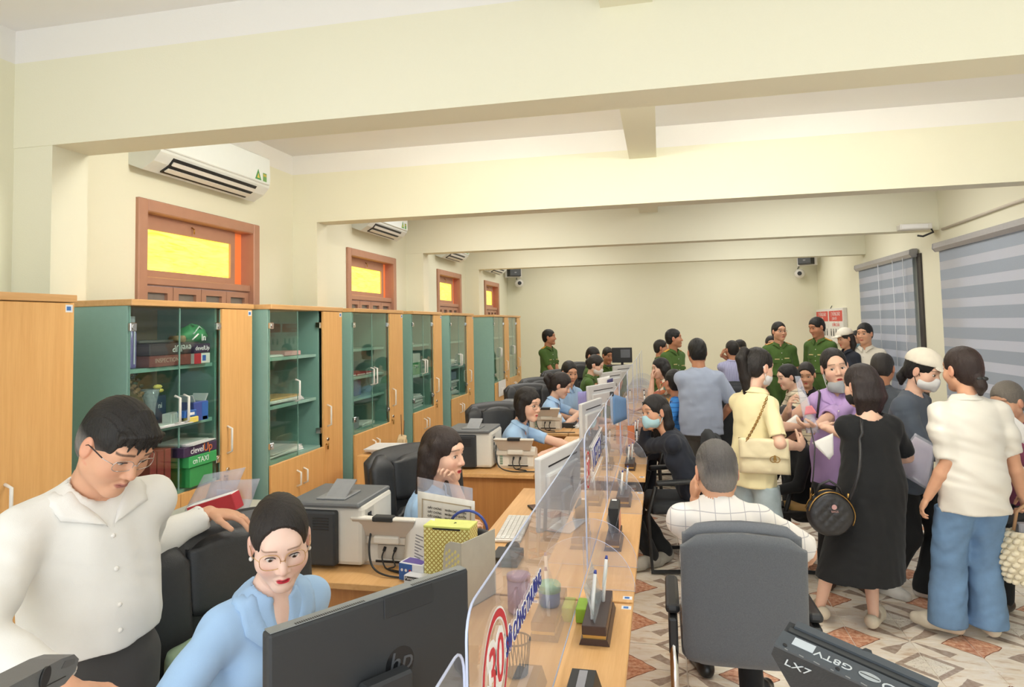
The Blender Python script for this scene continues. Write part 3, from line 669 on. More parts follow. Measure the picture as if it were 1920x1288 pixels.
class Ell:
    def __init__(s, c, r, R=None):
        s.c = np.asarray(c, float); s.r = np.asarray(r, float)*np.ones(3); s.R = np.eye(3) if R is None else R
        m = np.max(s.r); s.lo, s.hi = s.c-m, s.c+m
    def ev(s, X, Y, Z):
        px, py, pz = X-s.c[0], Y-s.c[1], Z-s.c[2]; R = s.R
        a = (px*R[0, 0]+py*R[1, 0]+pz*R[2, 0]); b = (px*R[0, 1]+py*R[1, 1]+pz*R[2, 1]); c = (px*R[0, 2]+py*R[1, 2]+pz*R[2, 2])
        r = s.r; k0 = np.sqrt((a/r[0])**2+(b/r[1])**2+(c/r[2])**2); k1 = np.sqrt((a/r[0]**2)**2+(b/r[1]**2)**2+(c/r[2]**2)**2)+1e-9
        return k0*(k0-1)/k1
class Field:
    def __init__(s, lo, hi, h):
        s.h = h; s.lo = np.asarray(lo, float); n = np.maximum(4, np.ceil((np.asarray(hi)-s.lo)/h).astype(int)+1)
        s.ax = [(s.lo[i]+h*np.arange(n[i])).astype(np.float32) for i in range(3)]; s.f = np.full(n, .08, np.float32)
    def sub(s, lo, hi, m):
        sl = []
        for i in range(3):
            a = int(np.searchsorted(s.ax[i], lo[i]-m)); b = int(np.searchsorted(s.ax[i], hi[i]+m)); sl.append(slice(a, b))
        x, y, z = (s.ax[i][sl[i]] for i in range(3)); return tuple(sl), x[:, None, None], y[None, :, None], z[None, None, :]
    def add(s, p, k=.01):
        sl, X, Y, Z = s.sub(p.lo, p.hi, k+3*s.h)
        a = s.f[sl]
        if a.size == 0: return s
        d = p.ev(X, Y, Z).astype(np.float32)
        if k > 0: hh = np.clip(.5+.5*(a-d)/k, 0, 1); s.f[sl] = a*(1-hh)+d*hh-k*hh*(1-hh)
        else: s.f[sl] = np.minimum(a, d)
        return s
    def cut(s, p, k=.004):
        sl, X, Y, Z = s.sub(p.lo, p.hi, k+3*s.h); a = s.f[sl]
        if a.size == 0: return s
        d = -p.ev(X, Y, Z).astype(np.float32)
        if k > 0: hh = np.clip(.5-.5*(a-d)/k, 0, 1); s.f[sl] = a*(1-hh)+d*hh+k*hh*(1-hh)
        else: s.f[sl] = np.maximum(a, d)
        return s
    def plane(s, p, n):       # keep the side the normal points away from
        n = unit(n); d = (s.ax[0][:, None, None]-p[0])*n[0]+(s.ax[1][None, :, None]-p[1])*n[1]+(s.ax[2][None, None, :]-p[2])*n[2]
        s.f = np.maximum(s.f, d.astype(np.float32)); return s
    def fold(s, amp, k=70., seed=0, dirs=None):
        r = np.random.default_rng(seed); X, Y, Z = s.ax[0][:, None, None], s.ax[1][None, :, None], s.ax[2][None, None, :]
        m = np.abs(s.f) < .03; i = np.nonzero(m); x, y, z = s.ax[0][i[0]], s.ax[1][i[1]], s.ax[2][i[2]]; t = 0
        for q in range(3):
            a = unit(r.normal(size=3)*(1, 1, .7)) if dirs is None else unit(np.asarray(dirs)+r.normal(size=3)*.35)
            b = unit(r.normal(size=3)); kk = k*(.7+.5*q)
            w = np.sin(kk*.45*(b[0]*x+b[1]*y+b[2]*z)+r.uniform(0, 6))*1.6
            g = np.sin(kk*(a[0]*x+a[1]*y+a[2]*z)+w+r.uniform(0, 6)); t = t+g/(1+.6*q)
        s.f[i] += (amp*t*.6).astype(np.float32); return s
    def nets(s):
        f = np.pad(s.f, 1, constant_values=.05); sg = f < 0; lo = s.lo-s.h
        O = [(0, 0, 0), (1, 0, 0), (0, 1, 0), (1, 1, 0), (0, 0, 1), (1, 0, 1), (0, 1, 1), (1, 1, 1)]; n = np.array(f.shape)-1
        c = np.zeros(n, np.int8)
        for o in O: c += sg[o[0]:o[0]+n[0], o[1]:o[1]+n[1], o[2]:o[2]+n[2]]
        idx = np.argwhere((c > 0) & (c < 8))
        if len(idx) == 0: return np.zeros((0, 3)), np.zeros((0, 4), int)
        val = np.stack([f[idx[:, 0]+o[0], idx[:, 1]+o[1], idx[:, 2]+o[2]] for o in O]); Of = np.array(O, float)
        P = np.zeros((len(idx), 3)); C = np.zeros(len(idx))
        for a, b in ((0, 1), (2, 3), (4, 5), (6, 7), (0, 2), (1, 3), (4, 6), (5, 7), (0, 4), (1, 5), (2, 6), (3, 7)):
            m = (val[a] < 0) != (val[b] < 0); t = val[a]/(val[a]-val[b]+1e-12)
            P += np.where(m[:, None], Of[a]+(Of[b]-Of[a])*t[:, None], 0); C += m
        vs = lo+s.h*(idx+P/C[:, None])
        ids = np.full(n, -1, np.int64); ids[idx[:, 0], idx[:, 1], idx[:, 2]] = np.arange(len(idx)); Q = []
        for ax in range(3):
            u, v = (ax+1) % 3, (ax+2) % 3; sa = [slice(None)]*3; sb = [slice(None)]*3; sa[ax] = slice(0, -1); sb[ax] = slice(1, None)
            e = np.argwhere(sg[tuple(sa)] != sg[tuple(sb)])
            e = e[(e[:, u] > 0) & (e[:, v] > 0) & (e[:, u] < n[u]) & (e[:, v] < n[v])]
            fl = sg[e[:, 0], e[:, 1], e[:, 2]]; q = []
            for du, dv in ((-1, -1), (0, -1), (0, 0), (-1, 0)):
                w = e.copy(); w[:, u] += du; w[:, v] += dv; q.append(ids[w[:, 0], w[:, 1], w[:, 2]])
            q = np.stack(q, 1); q[~fl] = q[~fl][:, ::-1]; Q.append(q)
        Q = np.concatenate(Q); return vs, Q[(Q >= 0).all(1)]
def relax(v, q, it=1, lam=.5):
    if len(v) == 0: return v
    for _ in range(it):
        acc = np.zeros_like(v); cnt = np.zeros(len(v))
        for i in range(4):
            for j in ((i+1) % 4, (i-1) % 4): np.add.at(acc, q[:, i], v[q[:, j]]); np.add.at(cnt, q[:, i], 1)
        v = v+lam*(acc/np.maximum(cnt, 1)[:, None]-v)
    return v
def np_mesh(name, v, q, col=None):
    me = bpy.data.meshes.new(name); n = len(q)
    me.vertices.add(len(v)); me.vertices.foreach_set('co', np.ascontiguousarray(v, np.float32).ravel())
    me.loops.add(4*n); me.loops.foreach_set('vertex_index', np.ascontiguousarray(q, np.int32).ravel())
    me.polygons.add(n); me.polygons.foreach_set('loop_start', np.arange(0, 4*n, 4, dtype=np.int32)); me.polygons.foreach_set('use_smooth', np.ones(n, bool))
    me.update(calc_edges=True)
    if col is not None:
        a = me.color_attributes.new('Col', 'FLOAT_COLOR', 'POINT'); a.data.foreach_set('color', np.concatenate([col, np.ones((len(v), 1))], 1).astype(np.float32).ravel())
    return me
def skin_mat():
    t = NT('skin'); a = t.n('ShaderNodeVertexColor', layer_name='Col').outputs[0]; v = t.coord('Object')
    t.set(Base_Color=t.mix(t.math('MULTIPLY', t.noise(v, 40, 4), .25), a, t.mix(1., a, c4('E8B9A8'), 'MULTIPLY')), Roughness=.5)
    t.set(Subsurface_Weight=.06, Subsurface_Radius=(.012, .005, .003)); t.b.inputs['Specular IOR Level'].default_value = .35
    t.bump(t.noise(v, 600, 2), .08, .001); return t.m
SKIN = skin_mat()
def hair_mat():
    t = NT('hair'); a = t.n('ShaderNodeVertexColor', layer_name='Col').outputs[0]
    n = t.noise(t.coord('Object', (420, 420, 26)), 1., 4, .6); 
    t.set(Base_Color=t.mix(n, t.mix(1., a, (.3, .3, .3, 1), 'MULTIPLY'), a), Roughness=.42); t.b.inputs['Specular IOR Level'].default_value = .42
    t.bump(n, .7, .004); return t.m
HAIRM = hair_mat()
def eye_mat():
    t = NT('eyeball'); a = t.n('ShaderNodeVertexColor', layer_name='Col').outputs[0]; t.set(Base_Color=a, Roughness=.12); return t.m
EYEM = eye_mat()
def cloth(name, col, rough=.8, var=.05, weave=.25, ws=700, sheen=.1, spec=.25):
    if name in MATS: return MATS[name]
    t = NT(name); v = t.coord('Object'); a = c4(col); d = tuple(x*(1-2*var) for x in a[:3])+(1,)
    t.set(Base_Color=t.mix(t.noise(v, 14, 4), d, a), Roughness=rough, Sheen_Weight=sheen); t.b.inputs['Specular IOR Level'].default_value = spec
    t.bump(t.noise(v, ws, 2), weave, .0015); MATS[name] = t.m; return t.m
def lined_cloth(name, base, line, sx=26., sz=0., width=.08, rough=.8, third=None):
    if name in MATS: return MATS[name]
    t = NT(name); v = t.coord('Object'); sp = t.n('ShaderNodeSeparateXYZ', ins={0: v}); m = None
    def ln(o, s, w): return t.math('LESS_THAN', t.math('ABSOLUTE', t.math('SUBTRACT', t.math('FRACT', t.math('MULTIPLY', o, s)), .5)), w)
    if sx: m = ln(sp.outputs[0], sx, width)
    if sz: q = ln(sp.outputs[2], sz, width); m = q if m is None else t.math('MAXIMUM', m, q)
    t.set(Base_Color=t.mix(t.math('MULTIPLY', m, .85), c4(base), c4(line)), Roughness=rough); t.bump(t.noise(v, 700, 2), .2, .0015); MATS[name] = t.m; return t.m
def floral_cloth(name):
    t = NT(name); v = t.coord('Object'); n = t.n('ShaderNodeTexVoronoi', ins={'Vector': v, 'Scale': 22.}); 
    t.set(Base_Color=t.ramp(t.n('ShaderNodeSeparateColor', ins={0: n.outputs['Color']}).outputs[0], [(.25, lin('E8DCC8')), (.45, lin('D9B45E')), (.6, lin('C96A58')), (.8, lin('5E7A6A')), (.95, lin('EDE6DA'))]), Roughness=.8); return t.m
def denim(name, col):
    if name in MATS: return MATS[name]
    t = NT(name); v = t.coord('Object'); w = t.n('ShaderNodeTexWave', ins={'Vector': t.coord('Object', (1, 1, 1), (0, .6, .4)), 'Scale': 260., 'Distortion': 1.}).outputs[1]
    a = c4(col); n = t.noise(v, 7, 4, .6); col = t.mix(n, tuple(x*.55 for x in a[:3])+(1,), tuple(min(1, x*1.5) for x in a[:3])+(1,))
    t.set(Base_Color=t.mix(t.math('MULTIPLY', w, .15), col, c4('C8D2DC')), Roughness=.85); t.bump(w, .15, .001); MATS[name] = t.m; return t.m
SK = {'light': 'EBC4AC', 'pale': 'F2D3C2', 'mid': 'D9A98A', 'tan': 'C48E6E', 'deep': 'AE7A5C'}
def rotm(x, y, z): return np.stack([x, y, z], 1)
def ik(S, T, l1, l2, pole):
    d = T-S; D = np.linalg.norm(d); 
    if D > (l1+l2)*.999: T = S+d/D*(l1+l2)*.999; d = T-S; D = np.linalg.norm(d)
    a = (l1*l1-l2*l2+D*D)/(2*D); h = math.sqrt(max(0, l1*l1-a*a)); u = d/D; p = np.asarray(pole, float); p = p-u*(p@u); p = unit(p)
    return S+u*a+p*h, T
def hand_prims(W, d, n, side, curl=.4, s=1., spread=.12, minr=.0, thumb=.6, point=None):
    """palm plus five fingers; d hand direction, n palm-facing normal, side +1 when the thumb lies towards cross(d,n)"""
    d = unit(d); n = unit(n-d*(np.asarray(n)@d)); t = np.cross(d, n)*side; P = []; R = lambda r: max(r*s, minr)
    P.append((Cone(W-d*.01*s, W+d*.05*s, .027*s, .035*s, n, .5), .01)); P.append((Cone(W+d*.04*s+t*.018*s, W+d*.082*s+t*.02*s, .022*s, .019*s, n, .6), .012)); P.append((Cone(W+d*.04*s-t*.018*s, W+d*.078*s-t*.022*s, .022*s, .017*s, n, .6), .012))
    for i, (o, L, r, b) in enumerate(((.030, .070, .0088, .086), (.010, .078, .009, .09), (-.011, .073, .0086, .087), (-.031, .056, .0075, .078))):
        p = W+d*b*s+t*o*s; dd = unit(d+t*spread*(1.5-i)*.5); c = curl*(1+.12*i) if not hasattr(curl, '__len__') else curl[i]
        for j, fr in enumerate((.45, .32, .23)):
            a = c*(.8 if j == 0 else 1.); dd = unit(dd*math.cos(a)+n*math.sin(a)) if j == 0 else unit(dd*math.cos(a)+unit(n-dd*(n@dd))*math.sin(a))
            q = p+dd*L*fr*s; P.append((Cone(p, q, R(r*(1-.08*j)), R(r*(.94-.1*j))), .004)); p = q
    p = W+d*.022*s+t*.026*s; dd = unit(d*.62+t*.72+n*.25*thumb)
    for j, (L, r) in enumerate(((.042, .0125), (.034, .0105), (.026, .0092))):
        q = p+dd*L*s; P.append((Cone(p, q, R(r), R(r*.9)), .006)); p = q; dd = unit(dd+d*.35+n*.35*thumb-t*.12)
    return P
def merge(parts):
    vs, qs, cs, o = [], [], [], 0
    for v, q, c in parts:
        if len(v) == 0: continue
        vs.append(v); qs.append(q+o); cs.append(c); o += len(v)
    return np.concatenate(vs), np.concatenate(qs), np.concatenate(cs)
HAIR_BLACK = '2B2523'
def build_head(A, Hc, HR, s, h, neckb, skin, kw):
    """A: output list of (v,q,c); Hc head centre; HR columns right/forward/up; returns helper mapping local -> world"""
    fem = kw.get('fem'); tw = lambda p: Hc+HR@(np.asarray(p, float)*s)
    near = h < .0045; F = Field(Hc-.16*s, Hc+.16*s, h); F2 = None
    lo = np.minimum(Hc-.15*s, neckb-.07); hi = np.maximum(Hc+.15*s, neckb+.07); F = Field(lo, hi, h)
    R = HR; e = lambda c, r: Ell(tw(c), np.array(r)*s, R); cn = lambda a, b, ra, rb: Cone(tw(a), tw(b), ra*s, rb*s)
    jw = .9 if fem else 1.
    F.add(e((0, -.012, .03), (.071, .093, .086)), 0).add(e((0, .018, -.03), (.061*jw, .068, .082)), .03)
    for sx in (-1, 1):
        F.add(cn((sx*(.043 if fem else .05), .0, -.06), (sx*.010, .058, -.098), .022, .018), .03); F.add(e((sx*.039, .047, -.034), (.026, .028, .026)), .035)
    F.add(e((0, .066, -.098 if not fem else -.094), (.018, .015, .014)), .02); F.add(cn((-.03, .07, .03), (.03, .07, .03), .010, .010), .03)
    F.add(Cone(tw((0, -.022, -.06)), neckb, (.043 if fem else .053)*s, (.048 if fem else .060)*s), .025)
    for sx in (-1, 1):
        F.cut(e((sx*.031, .098, .0), (.021, .018, .013)), .016)
        F.add(e((sx*.0775, -.008, -.01), (.009, .019, .031)), .008)
        if near: F.cut(e((sx*.087, -.002, -.008), (.006, .010, .018)), .006)
    F.add(cn((0, .078, .008), (0, .098, -.032), .0075, .0115), .010)
    for sx in (-1, 1): F.add(e((sx*.012, .089, -.036), (.0085, .010, .0078)), .006)
    if h < .0075:
        F.add(cn((-.020, .0765, -.0668), (0, .0865, -.062), .0045, .0068), .006).add(cn((.020, .0765, -.0668), (0, .0865, -.062), .0045, .0068), .006).add(cn((-.012, .080, -.0735), (.012, .080, -.0735), .0078, .0078), .006)
        if near: F.cut(cn((-.0205, .083, -.0690), (0, .0945, -.0675), .0010, .0016), .003).cut(cn((.0205, .083, -.0690), (0, .0945, -.0675), .0010, .0016), .003)
        for sx in (-1, 1):
            if near: F.cut(cn((sx*.0065, .099, -.043), (sx*.007, .094, -.038), .003, .003), .002)
    op = kw.get('eye_open', .0066)
    if near:
        for sx in (-1, 1):
            F.add(e((sx*.031, .0685, .0), (.0165, .0135, .0125)), .004)
            zc = -.001; F.cut(e((sx*.031, .084, zc), (.0148, .016, op)), .0015)
    v, q = F.nets()
    if h > .003: v = relax(v, q, 1, .4)
    loc = (v-Hc)@HR/s; x, y, z = loc.T; c = np.tile(np.array(lin(SK[skin])), (len(v), 1))
    def blend(m, col): 
        nonlocal c; m = np.clip(m, 0, 1)[:, None]; c = c*(1-m)+np.array(lin(col))*m
    blush = np.exp(-(((np.abs(x)-.042)/.02)**2+((z+.035)/.02)**2))*(y > .02); blend(blush*.35, 'DE9484' if fem else 'C98870')
    blend(np.exp(-((x/.014)**2+((z+.034)/.012)**2))*(y > .07)*.3, 'D08C78'); blend((np.abs(x) > .073)*(z < .03)*(z > -.05)*.35, 'D98E78')
    zl = z+.6*x*x; lipm = (1-((x/(.0195 if fem else .0225))**2+((zl+.0685)/(.0095))**2))*3; blend(lipm*(y > .06), kw.get('lips', 'B9685E' if not fem else 'C04A50'))
    if near: blend((1-((x/.022)**2+((zl+.0678)/.0018)**2))*2*(y > .06)*.7, '6E2E2E')
    bt_ = np.clip((np.abs(x)-.012)/.04, 0, 1); bz = (.0290 if fem else .0280)+.0030*np.sin(np.clip(bt_*1.1, 0, 1)**1.3*PI)-(.0045 if fem else .0035)*bt_; bw = .0040 if not fem else .0027
    blend(np.clip(1.4-np.abs(z-bz)/bw, 0, 1)*(np.abs(x) > .013)*(np.abs(x) < .052)*(y > .03)*(.85), kw.get('brow', '5A463A' if fem else '3A2C26'))
    if not near: blend(((np.abs(np.abs(x)-.031)/.0145)**2+((z+.001)/.0075)**2 < 1)*(y > .05)*.75, '3A2820')
    if kw.get('stubble'): blend(np.clip((-.045-z)/.03, 0, 1)*(y > .0)*kw['stubble'], '6E5A4E')
    A.append((v, q, c)); return tw
def hair_field(kind, Hc, HR, s, h, tw, kw, bodyup):
    e = lambda c, r: Ell(tw(c), np.array(r)*s, HR); cn = lambda a, b, ra, rb: Cone(tw(a), tw(b), ra*s, rb*s)
    dn = HR.T@(-np.asarray(bodyup))         # direction hair hangs, in head coordinates
    lo, hi = Hc-.15*s, Hc+.15*s; ext = []
    long_ = kind in ('long', 'pony', 'longback'); 
    if kind == 'pony':
        base = np.array(kw.get('tie', (0, -.10, .045))); L = kw.get('hairlen', .32); p = [base, base+np.array((0, -.04, .0)), base+np.array((0, -.055, -.05)), base+np.array((0, -.04, 0))+dn*L*.55, base+np.array((0, -.03, 0))+dn*L]
        rr = [.018, .026, .033, .034, .012]; ext = [cn(p[i], p[i+1], rr[i], rr[i+1]) for i in range(4)]
    if kind in ('long', 'longback'):
        L = kw.get('hairlen', .34)
        for sx in (-1, -.5, 0, .5, 1):
            a = np.array((sx*.06, -.05-.03*(1-abs(sx)), .0)); m = a+np.array((sx*.012, -.015, 0))+dn*L*.45; b = m+dn*L*.55*(1-.12*abs(sx))+np.array((0, .015, 0))
            ext += [cn(a, m, .042, .036), cn(m, b, .036, .016)]
    if kind in ('long', 'bob'):
        for sx in (-1, 1): ext += [cn((sx*.066, -.005, .045), (sx*.074, -.012, -.03), .026, .024), cn((sx*.074, -.012, -.03), (sx*.074, -.02, -.07), .024, .026)]
    if kind == 'bob':
        for sx in (-1, -.6, 0, .6, 1):
            a = np.array((sx*.068, -.015-.06*(1-abs(sx)), .0)); ext += [cn(a, a+np.array((0, .012*abs(sx), 0))+dn*.10, .03, .027)]
    if kind == 'bun': ext = [e((0, -.105, kw.get('bunz', -.02)), (.038, .032, .036))]
    if kind == 'lowpony':
        ext = [cn((0, -.095, -.05), (0, -.105, -.09), .03, .028), cn((0, -.105, -.09), (.01, -.09, -.13), .028, .012)]
    for p in ext: lo = np.minimum(lo, p.lo-.01); hi = np.maximum(hi, p.hi+.01)
    F = Field(lo, hi, h); g = kw.get('puff', .0)
    F.add(e((0, -.014, .032), (.0785+g, .1015+g, .0925+g)), 0).add(e((0, -.045, -.02), (.070+g, .062+g, .075)), .03)
    hl = kw.get('hairline', .0)+{'bun': .026, 'pony': .016, 'lowpony': .016, 'short': .010, 'bald': .02}.get(kind, .004)
    F.cut(e((0, .118, -.032+hl), (.0715 if kind not in ('bun', 'pony', 'lowpony') else .079, .085, .092)), .01)
    F.plane(tw((0, 0, kw.get('nape', -.075))), -HR[:, 2])
    if kind in ('short', 'bald', 'grey'):
        F.cut(e((0, .06, -.11), (.12, .095, .088)), .01)
        for sx in (-1, 1): F.cut(e((sx*.088, .0, -.03), (.022, .028, .046)), .008)
    elif kind in ('pony', 'bun', 'lowpony'):
        for sx in (-1, 1): F.cut(e((sx*.088, .004, -.025), (.024, .03, .038)), .008)
        F.cut(e((0, .05, -.10), (.12, .09, .07)), .01)
    if kind == 'bald': F.cut(e((0, .03, .125), (.06, .10, .05)), .02)
    for p in ext: F.add(p, .018 if kind != 'pony' else .01)
    if kind in ('short', 'grey') and kw.get('fringe'):
        r = np.random.default_rng(3); n = kw['fringe']
        for i in range(n):
            x = -.058+.116*i/(n-1); j = r.uniform(-.007, .007); q = 1-(x/.075)**2
            a = (x*.75, .035, .112*q+.012); m = (x*.95+j*.5, .045+.047*q, .060+.032*q); b = (x*1.04+j, .046+.048*q, .060-.012*q+r.uniform(-.016, .014)); F.add(cn(a, m, .010, .0075), .006).add(cn(m, b, .0075, .0022), .003)
    # strands
    i = np.nonzero(np.abs(F.f) < .02); P = np.stack([F.ax[k][i[k]] for k in range(3)], 1); L = (P-Hc)@HR/s
    ang = np.arctan2(L[:, 0], -(L[:, 1]-.0)); amp = min(.0011, h*.28); r = np.random.default_rng(5)
    if kind in ('short', 'grey', 'bald'): ph = 70*L[:, 0]/.08+9*np.sin(20*L[:, 1])+5*np.sin(31*L[:, 2])
    else: ph = 44*ang+5*np.sin(26*L[:, 2]+3*np.sin(5*ang))+3*np.sin(17*L[:, 1])
    F.f[i] += (amp*(np.sin(ph)+.7*np.sin(ph*.37+2*np.sin(ph*.11)))).astype(np.float32)
    v, q = F.nets(); loc = (v-Hc)@HR/s
    c = np.tile(np.array(lin(kw.get('hair_col', HAIR_BLACK))), (len(v), 1))
    if kw.get('grey_sides'):
        m = np.clip((kw.get('grey_z', .045)-loc[:, 2])/.03, 0, 1)*np.clip((np.abs(loc[:, 0])-.05)/.02, 0, 1)*kw['grey_sides']; m = np.maximum(m, np.clip((kw.get('grey_z', .045)-.045-loc[:, 2])/.04, 0, 1)*kw['grey_sides']); c = c*(1-m[:, None])+np.array(lin('A39C96'))*m[:, None]
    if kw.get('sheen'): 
        m = np.exp(-((loc[:, 0]-.05)/.03)**2)*.6; c = c*(1-m[:, None])+np.array(lin(kw['sheen']))*m[:, None]  # reddish sheen painted into the hair colour on one side
    return v, q, c
def cam_ray(x, y):
    o = S.camera.matrix_world; f, cy = 1265.6, 539.06
    return np.array((o.to_3x3() @ Vector(((x-960)/f, -(y-cy)/f, -1))))
def at(x, y, Y): d = cam_ray(x, y); return V3(0, 0, 1.8)+d*(Y/d[1])
def atx(x, y, X): d = cam_ray(x, y); return V3(0, 0, 1.8)+d*(X/d[0])
def atz(x, y, z): d = cam_ray(x, y); return V3(0, 0, 1.8)+d*((z-1.8)/d[2])
PEOPLE = 0
def tri_obj(root, name, v, q, m, col=None, label=None):
    o = np.array(root.location); me = np_mesh(name, v-o, q, col); me.materials.append(m); return link(me, name, root, label)
def person(label, Hc, face, pose='stand', s=.96, h=.007, skin='mid', fem=False, lean=0., side=0., hyaw=0., hpitch=0., hroll=0., twist=0., hair='short', top=None, bottom=None, arms=None, feet=None, knees=None, shoes=None, extras=(), bulk=1., neck=1., hs=None, legs=True, group=None, pelvis=None, **kw):
    """face: heading in degrees, 0 = away from the door side (+Y), 90 = towards the right wall; Hc = centre of the head"""
    global PEOPLE; PEOPLE += 1; seed = PEOPLE
    a = math.radians(face); Fw = V3(math.sin(a), math.cos(a), 0); Rt = V3(math.cos(a), -math.sin(a), 0); up = V3(0, 0, 1.)
    ln, sd = math.radians(lean), math.radians(side)
    u = unit(up*math.cos(ln)*math.cos(sd)+Fw*math.sin(ln)+Rt*math.sin(sd)); Ft = unit(Fw-u*(Fw@u)); ta = math.radians(twist); Rs = unit(np.cross(Ft, u)); Rs = unit(Rs*math.cos(ta)-Ft*math.sin(ta)); Fs = np.cross(u, Rs)
    ha = math.radians(face+hyaw); hp, hr = math.radians(hpitch), math.radians(hroll)
    hf = V3(math.sin(ha)*math.cos(hp), math.cos(ha)*math.cos(hp), math.sin(hp)); hx = V3(math.cos(ha), -math.sin(ha), 0); hz = np.cross(hx, hf); hx, hz = hx*math.cos(hr)-hz*math.sin(hr), hz*math.cos(hr)+hx*math.sin(hr)
    HR = rotm(hx, hf, hz); Hc = np.asarray(Hc, float); hs = hs or (.55+.45*s); kw['fem'] = fem
    nb = Hc-unit(u*.75+hz*.35)*.172*hs*neck-Ft*.035*hs
    pel = nb-u*.50*s if pelvis is None else np.asarray(pelvis, float)
    if pelvis is not None: u = unit(nb-pel); Ft = unit(Fw-u*(Fw@u)); Rs = unit(np.cross(Ft, u)); Rs = unit(Rs*math.cos(ta)-Ft*math.sin(ta)); Fs = np.cross(u, Rs)
    sw = (.138 if fem else .160)*s*bulk**.4
    SH = {k: nb-u*.06*s+Rs*sw*(1 if k == 'R' else -1) for k in 'LR'}
    root = thing('person', label, 'person', tuple((pel[0], pel[1], 0.)), group=group)
    # ---- arms
    arms = arms or {}; EL, WR, HD = {}, {}, {}
    for k in 'LR':
        sg = 1 if k == 'R' else -1; A = arms.get(k, {}); 
        def body(v, o=SH[k]): return o+(Rt*v[0]*sg+Fw*v[1]+up*v[2])*s      # x outwards
        T = A.get('to'); 
        if T is None: T = body(A['b']) if 'b' in A else (body((.07, .05, -.50)) if pose == 'stand' else body((-.04, .34, -.30)))
        T = np.asarray(T, float); pole = A.get('pole', (sg*.35, -.8, -.55) if pose == 'stand' else (sg*.6, -.3, -.8)); pole = Rt*pole[0]+Fw*pole[1]+up*pole[2]
        e, w = ik(SH[k], T, .275*s, .245*s, pole); EL[k], WR[k] = e, w
        d = unit(w-e); hd = A.get('d'); hd = d if hd is None else unit(Rt*hd[0]*sg+Fw*hd[1]+up*hd[2])
        n = A.get('n'); n = (Rt*n[0]*sg+Fw*n[1]+up*n[2]) if n is not None else (-Rt*sg*.8+Fw*-.2 if pose == 'stand' and 'b' not in A and 'to' not in A else -up*.9-Rt*sg*.3)
        HD[k] = (hd, n, A.get('curl', .38), A.get('spread', .12))
    # ---- body mesh
    parts = []; sk = np.array(lin(SK[skin]))
    tw = build_head(parts, Hc, HR, hs, kw.get('hh', h), nb-u*.02, skin, kw)
    hand_h = max(min(h, .0045), kw.get('handh', h*.8))
    for k in 'LR':
        if arms.get(k) == 'hide' or kw.get('noarms'): continue
        sg = 1 if k == 'R' else -1; hd, n, curl, spr = HD[k]; P = [(Cone(SH[k], EL[k], .045*s*bulk**.5, .036*s*bulk**.5), 0), (Cone(EL[k], EL[k]+(WR[k]-EL[k])*.35, .036*s, .038*s), .01), (Cone(EL[k]+(WR[k]-EL[k])*.35, WR[k], .038*s*bulk**.4, .0245*s), .01)]
        P += hand_prims(WR[k], hd, n, sg, curl, s*(.92 if fem else 1.0), spr, hand_h*.8)
        lo = np.min([p.lo for p, _ in P], 0)-.01; hi = np.max([p.hi for p, _ in P], 0)+.01; F = Field(lo, hi, hand_h)
        for p, kk in P: F.add(p, kk)
        v, q = F.nets(); c = np.tile(sk*.97, (len(v), 1)); parts.append((v, q, c))
    b = bulk; fb = .9 if fem else 1.
    Fd = Field(nb-.26, nb+.2, .013)
    Fd.add(Cone(nb-u*.22*s, nb-u*.10*s, .125*s*b, .12*s*b*fb, Ft, .62), 0).add(Cone(SH['L'], SH['R'], .045*s, .045*s), .04).add(Cone(nb-u*.08*s+Ft*.01, nb+u*.03*s, .07*s, .05*s), .04); Fd.plane(nb-u*.21*s, -u)
    v, q = Fd.nets(); parts.append((v, q, np.tile(sk, (len(v), 1))))
    # ---- legs
    hipw = .088*s; HIP = {k: pel+Rt*hipw*(1 if k == 'R' else -1)-up*.02*s for k in 'LR'}; KN, AN, FD = {}, {}, {}
    for k in 'LR':
        sg = 1 if k == 'R' else -1
        if pose == 'stand':
            f = (feet or {}).get(k); ank = V3(pel[0], pel[1], .085)+Rt*sg*.095*s if f is None else np.asarray(f, float)*(1, 1, 1)+(0, 0, .0)
            if f is not None and len(f) == 3: ank[2] = max(f[2], .085)
            L = np.linalg.norm(HIP[k]-ank)*1.002; l = max(L, .80*s); kn, an = ik(HIP[k], ank, l*.52, l*.48, Fw)
        else:
            kn = HIP[k]+Fw*.42*s+Rt*sg*.04*s; kn[2] = .50*s+.02
            if knees and k in knees: kn = np.asarray(knees[k], float)
            an = np.asarray((feet or {}).get(k, kn*(1, 1, 0)+Fw*.03+V3(0, 0, .085)), float)
        KN[k], AN[k] = kn, an; fa = (kw.get('footdir') or {}).get(k); FD[k] = unit(Fw+Rt*sg*.18) if fa is None else unit(np.asarray(fa, float))
    bt = bottom or {}; bare = bt.get('kind') in ('dress', 'skirt')
    if bare and legs:
        for k in 'LR':
            F = Field(np.minimum(KN[k], AN[k])-.13, np.maximum(KN[k], AN[k])+.13, h)
            F.add(Cone(KN[k], KN[k]+(AN[k]-KN[k])*.35-Fw*.012, .05*s, .052*s), 0).add(Cone(KN[k]+(AN[k]-KN[k])*.35-Fw*.012, AN[k], .05*s, .031*s), .02).add(Cone(AN[k]-FD[k]*.03-up*.05, AN[k]+FD[k]*.12-up*.055, .03*s, .026*s), .03)
            v, q = F.nets(); parts.append((v, q, np.tile(sk, (len(v), 1))))
    v, q, c = merge(parts); tri_obj(root, 'body', v, q, SKIN, c)
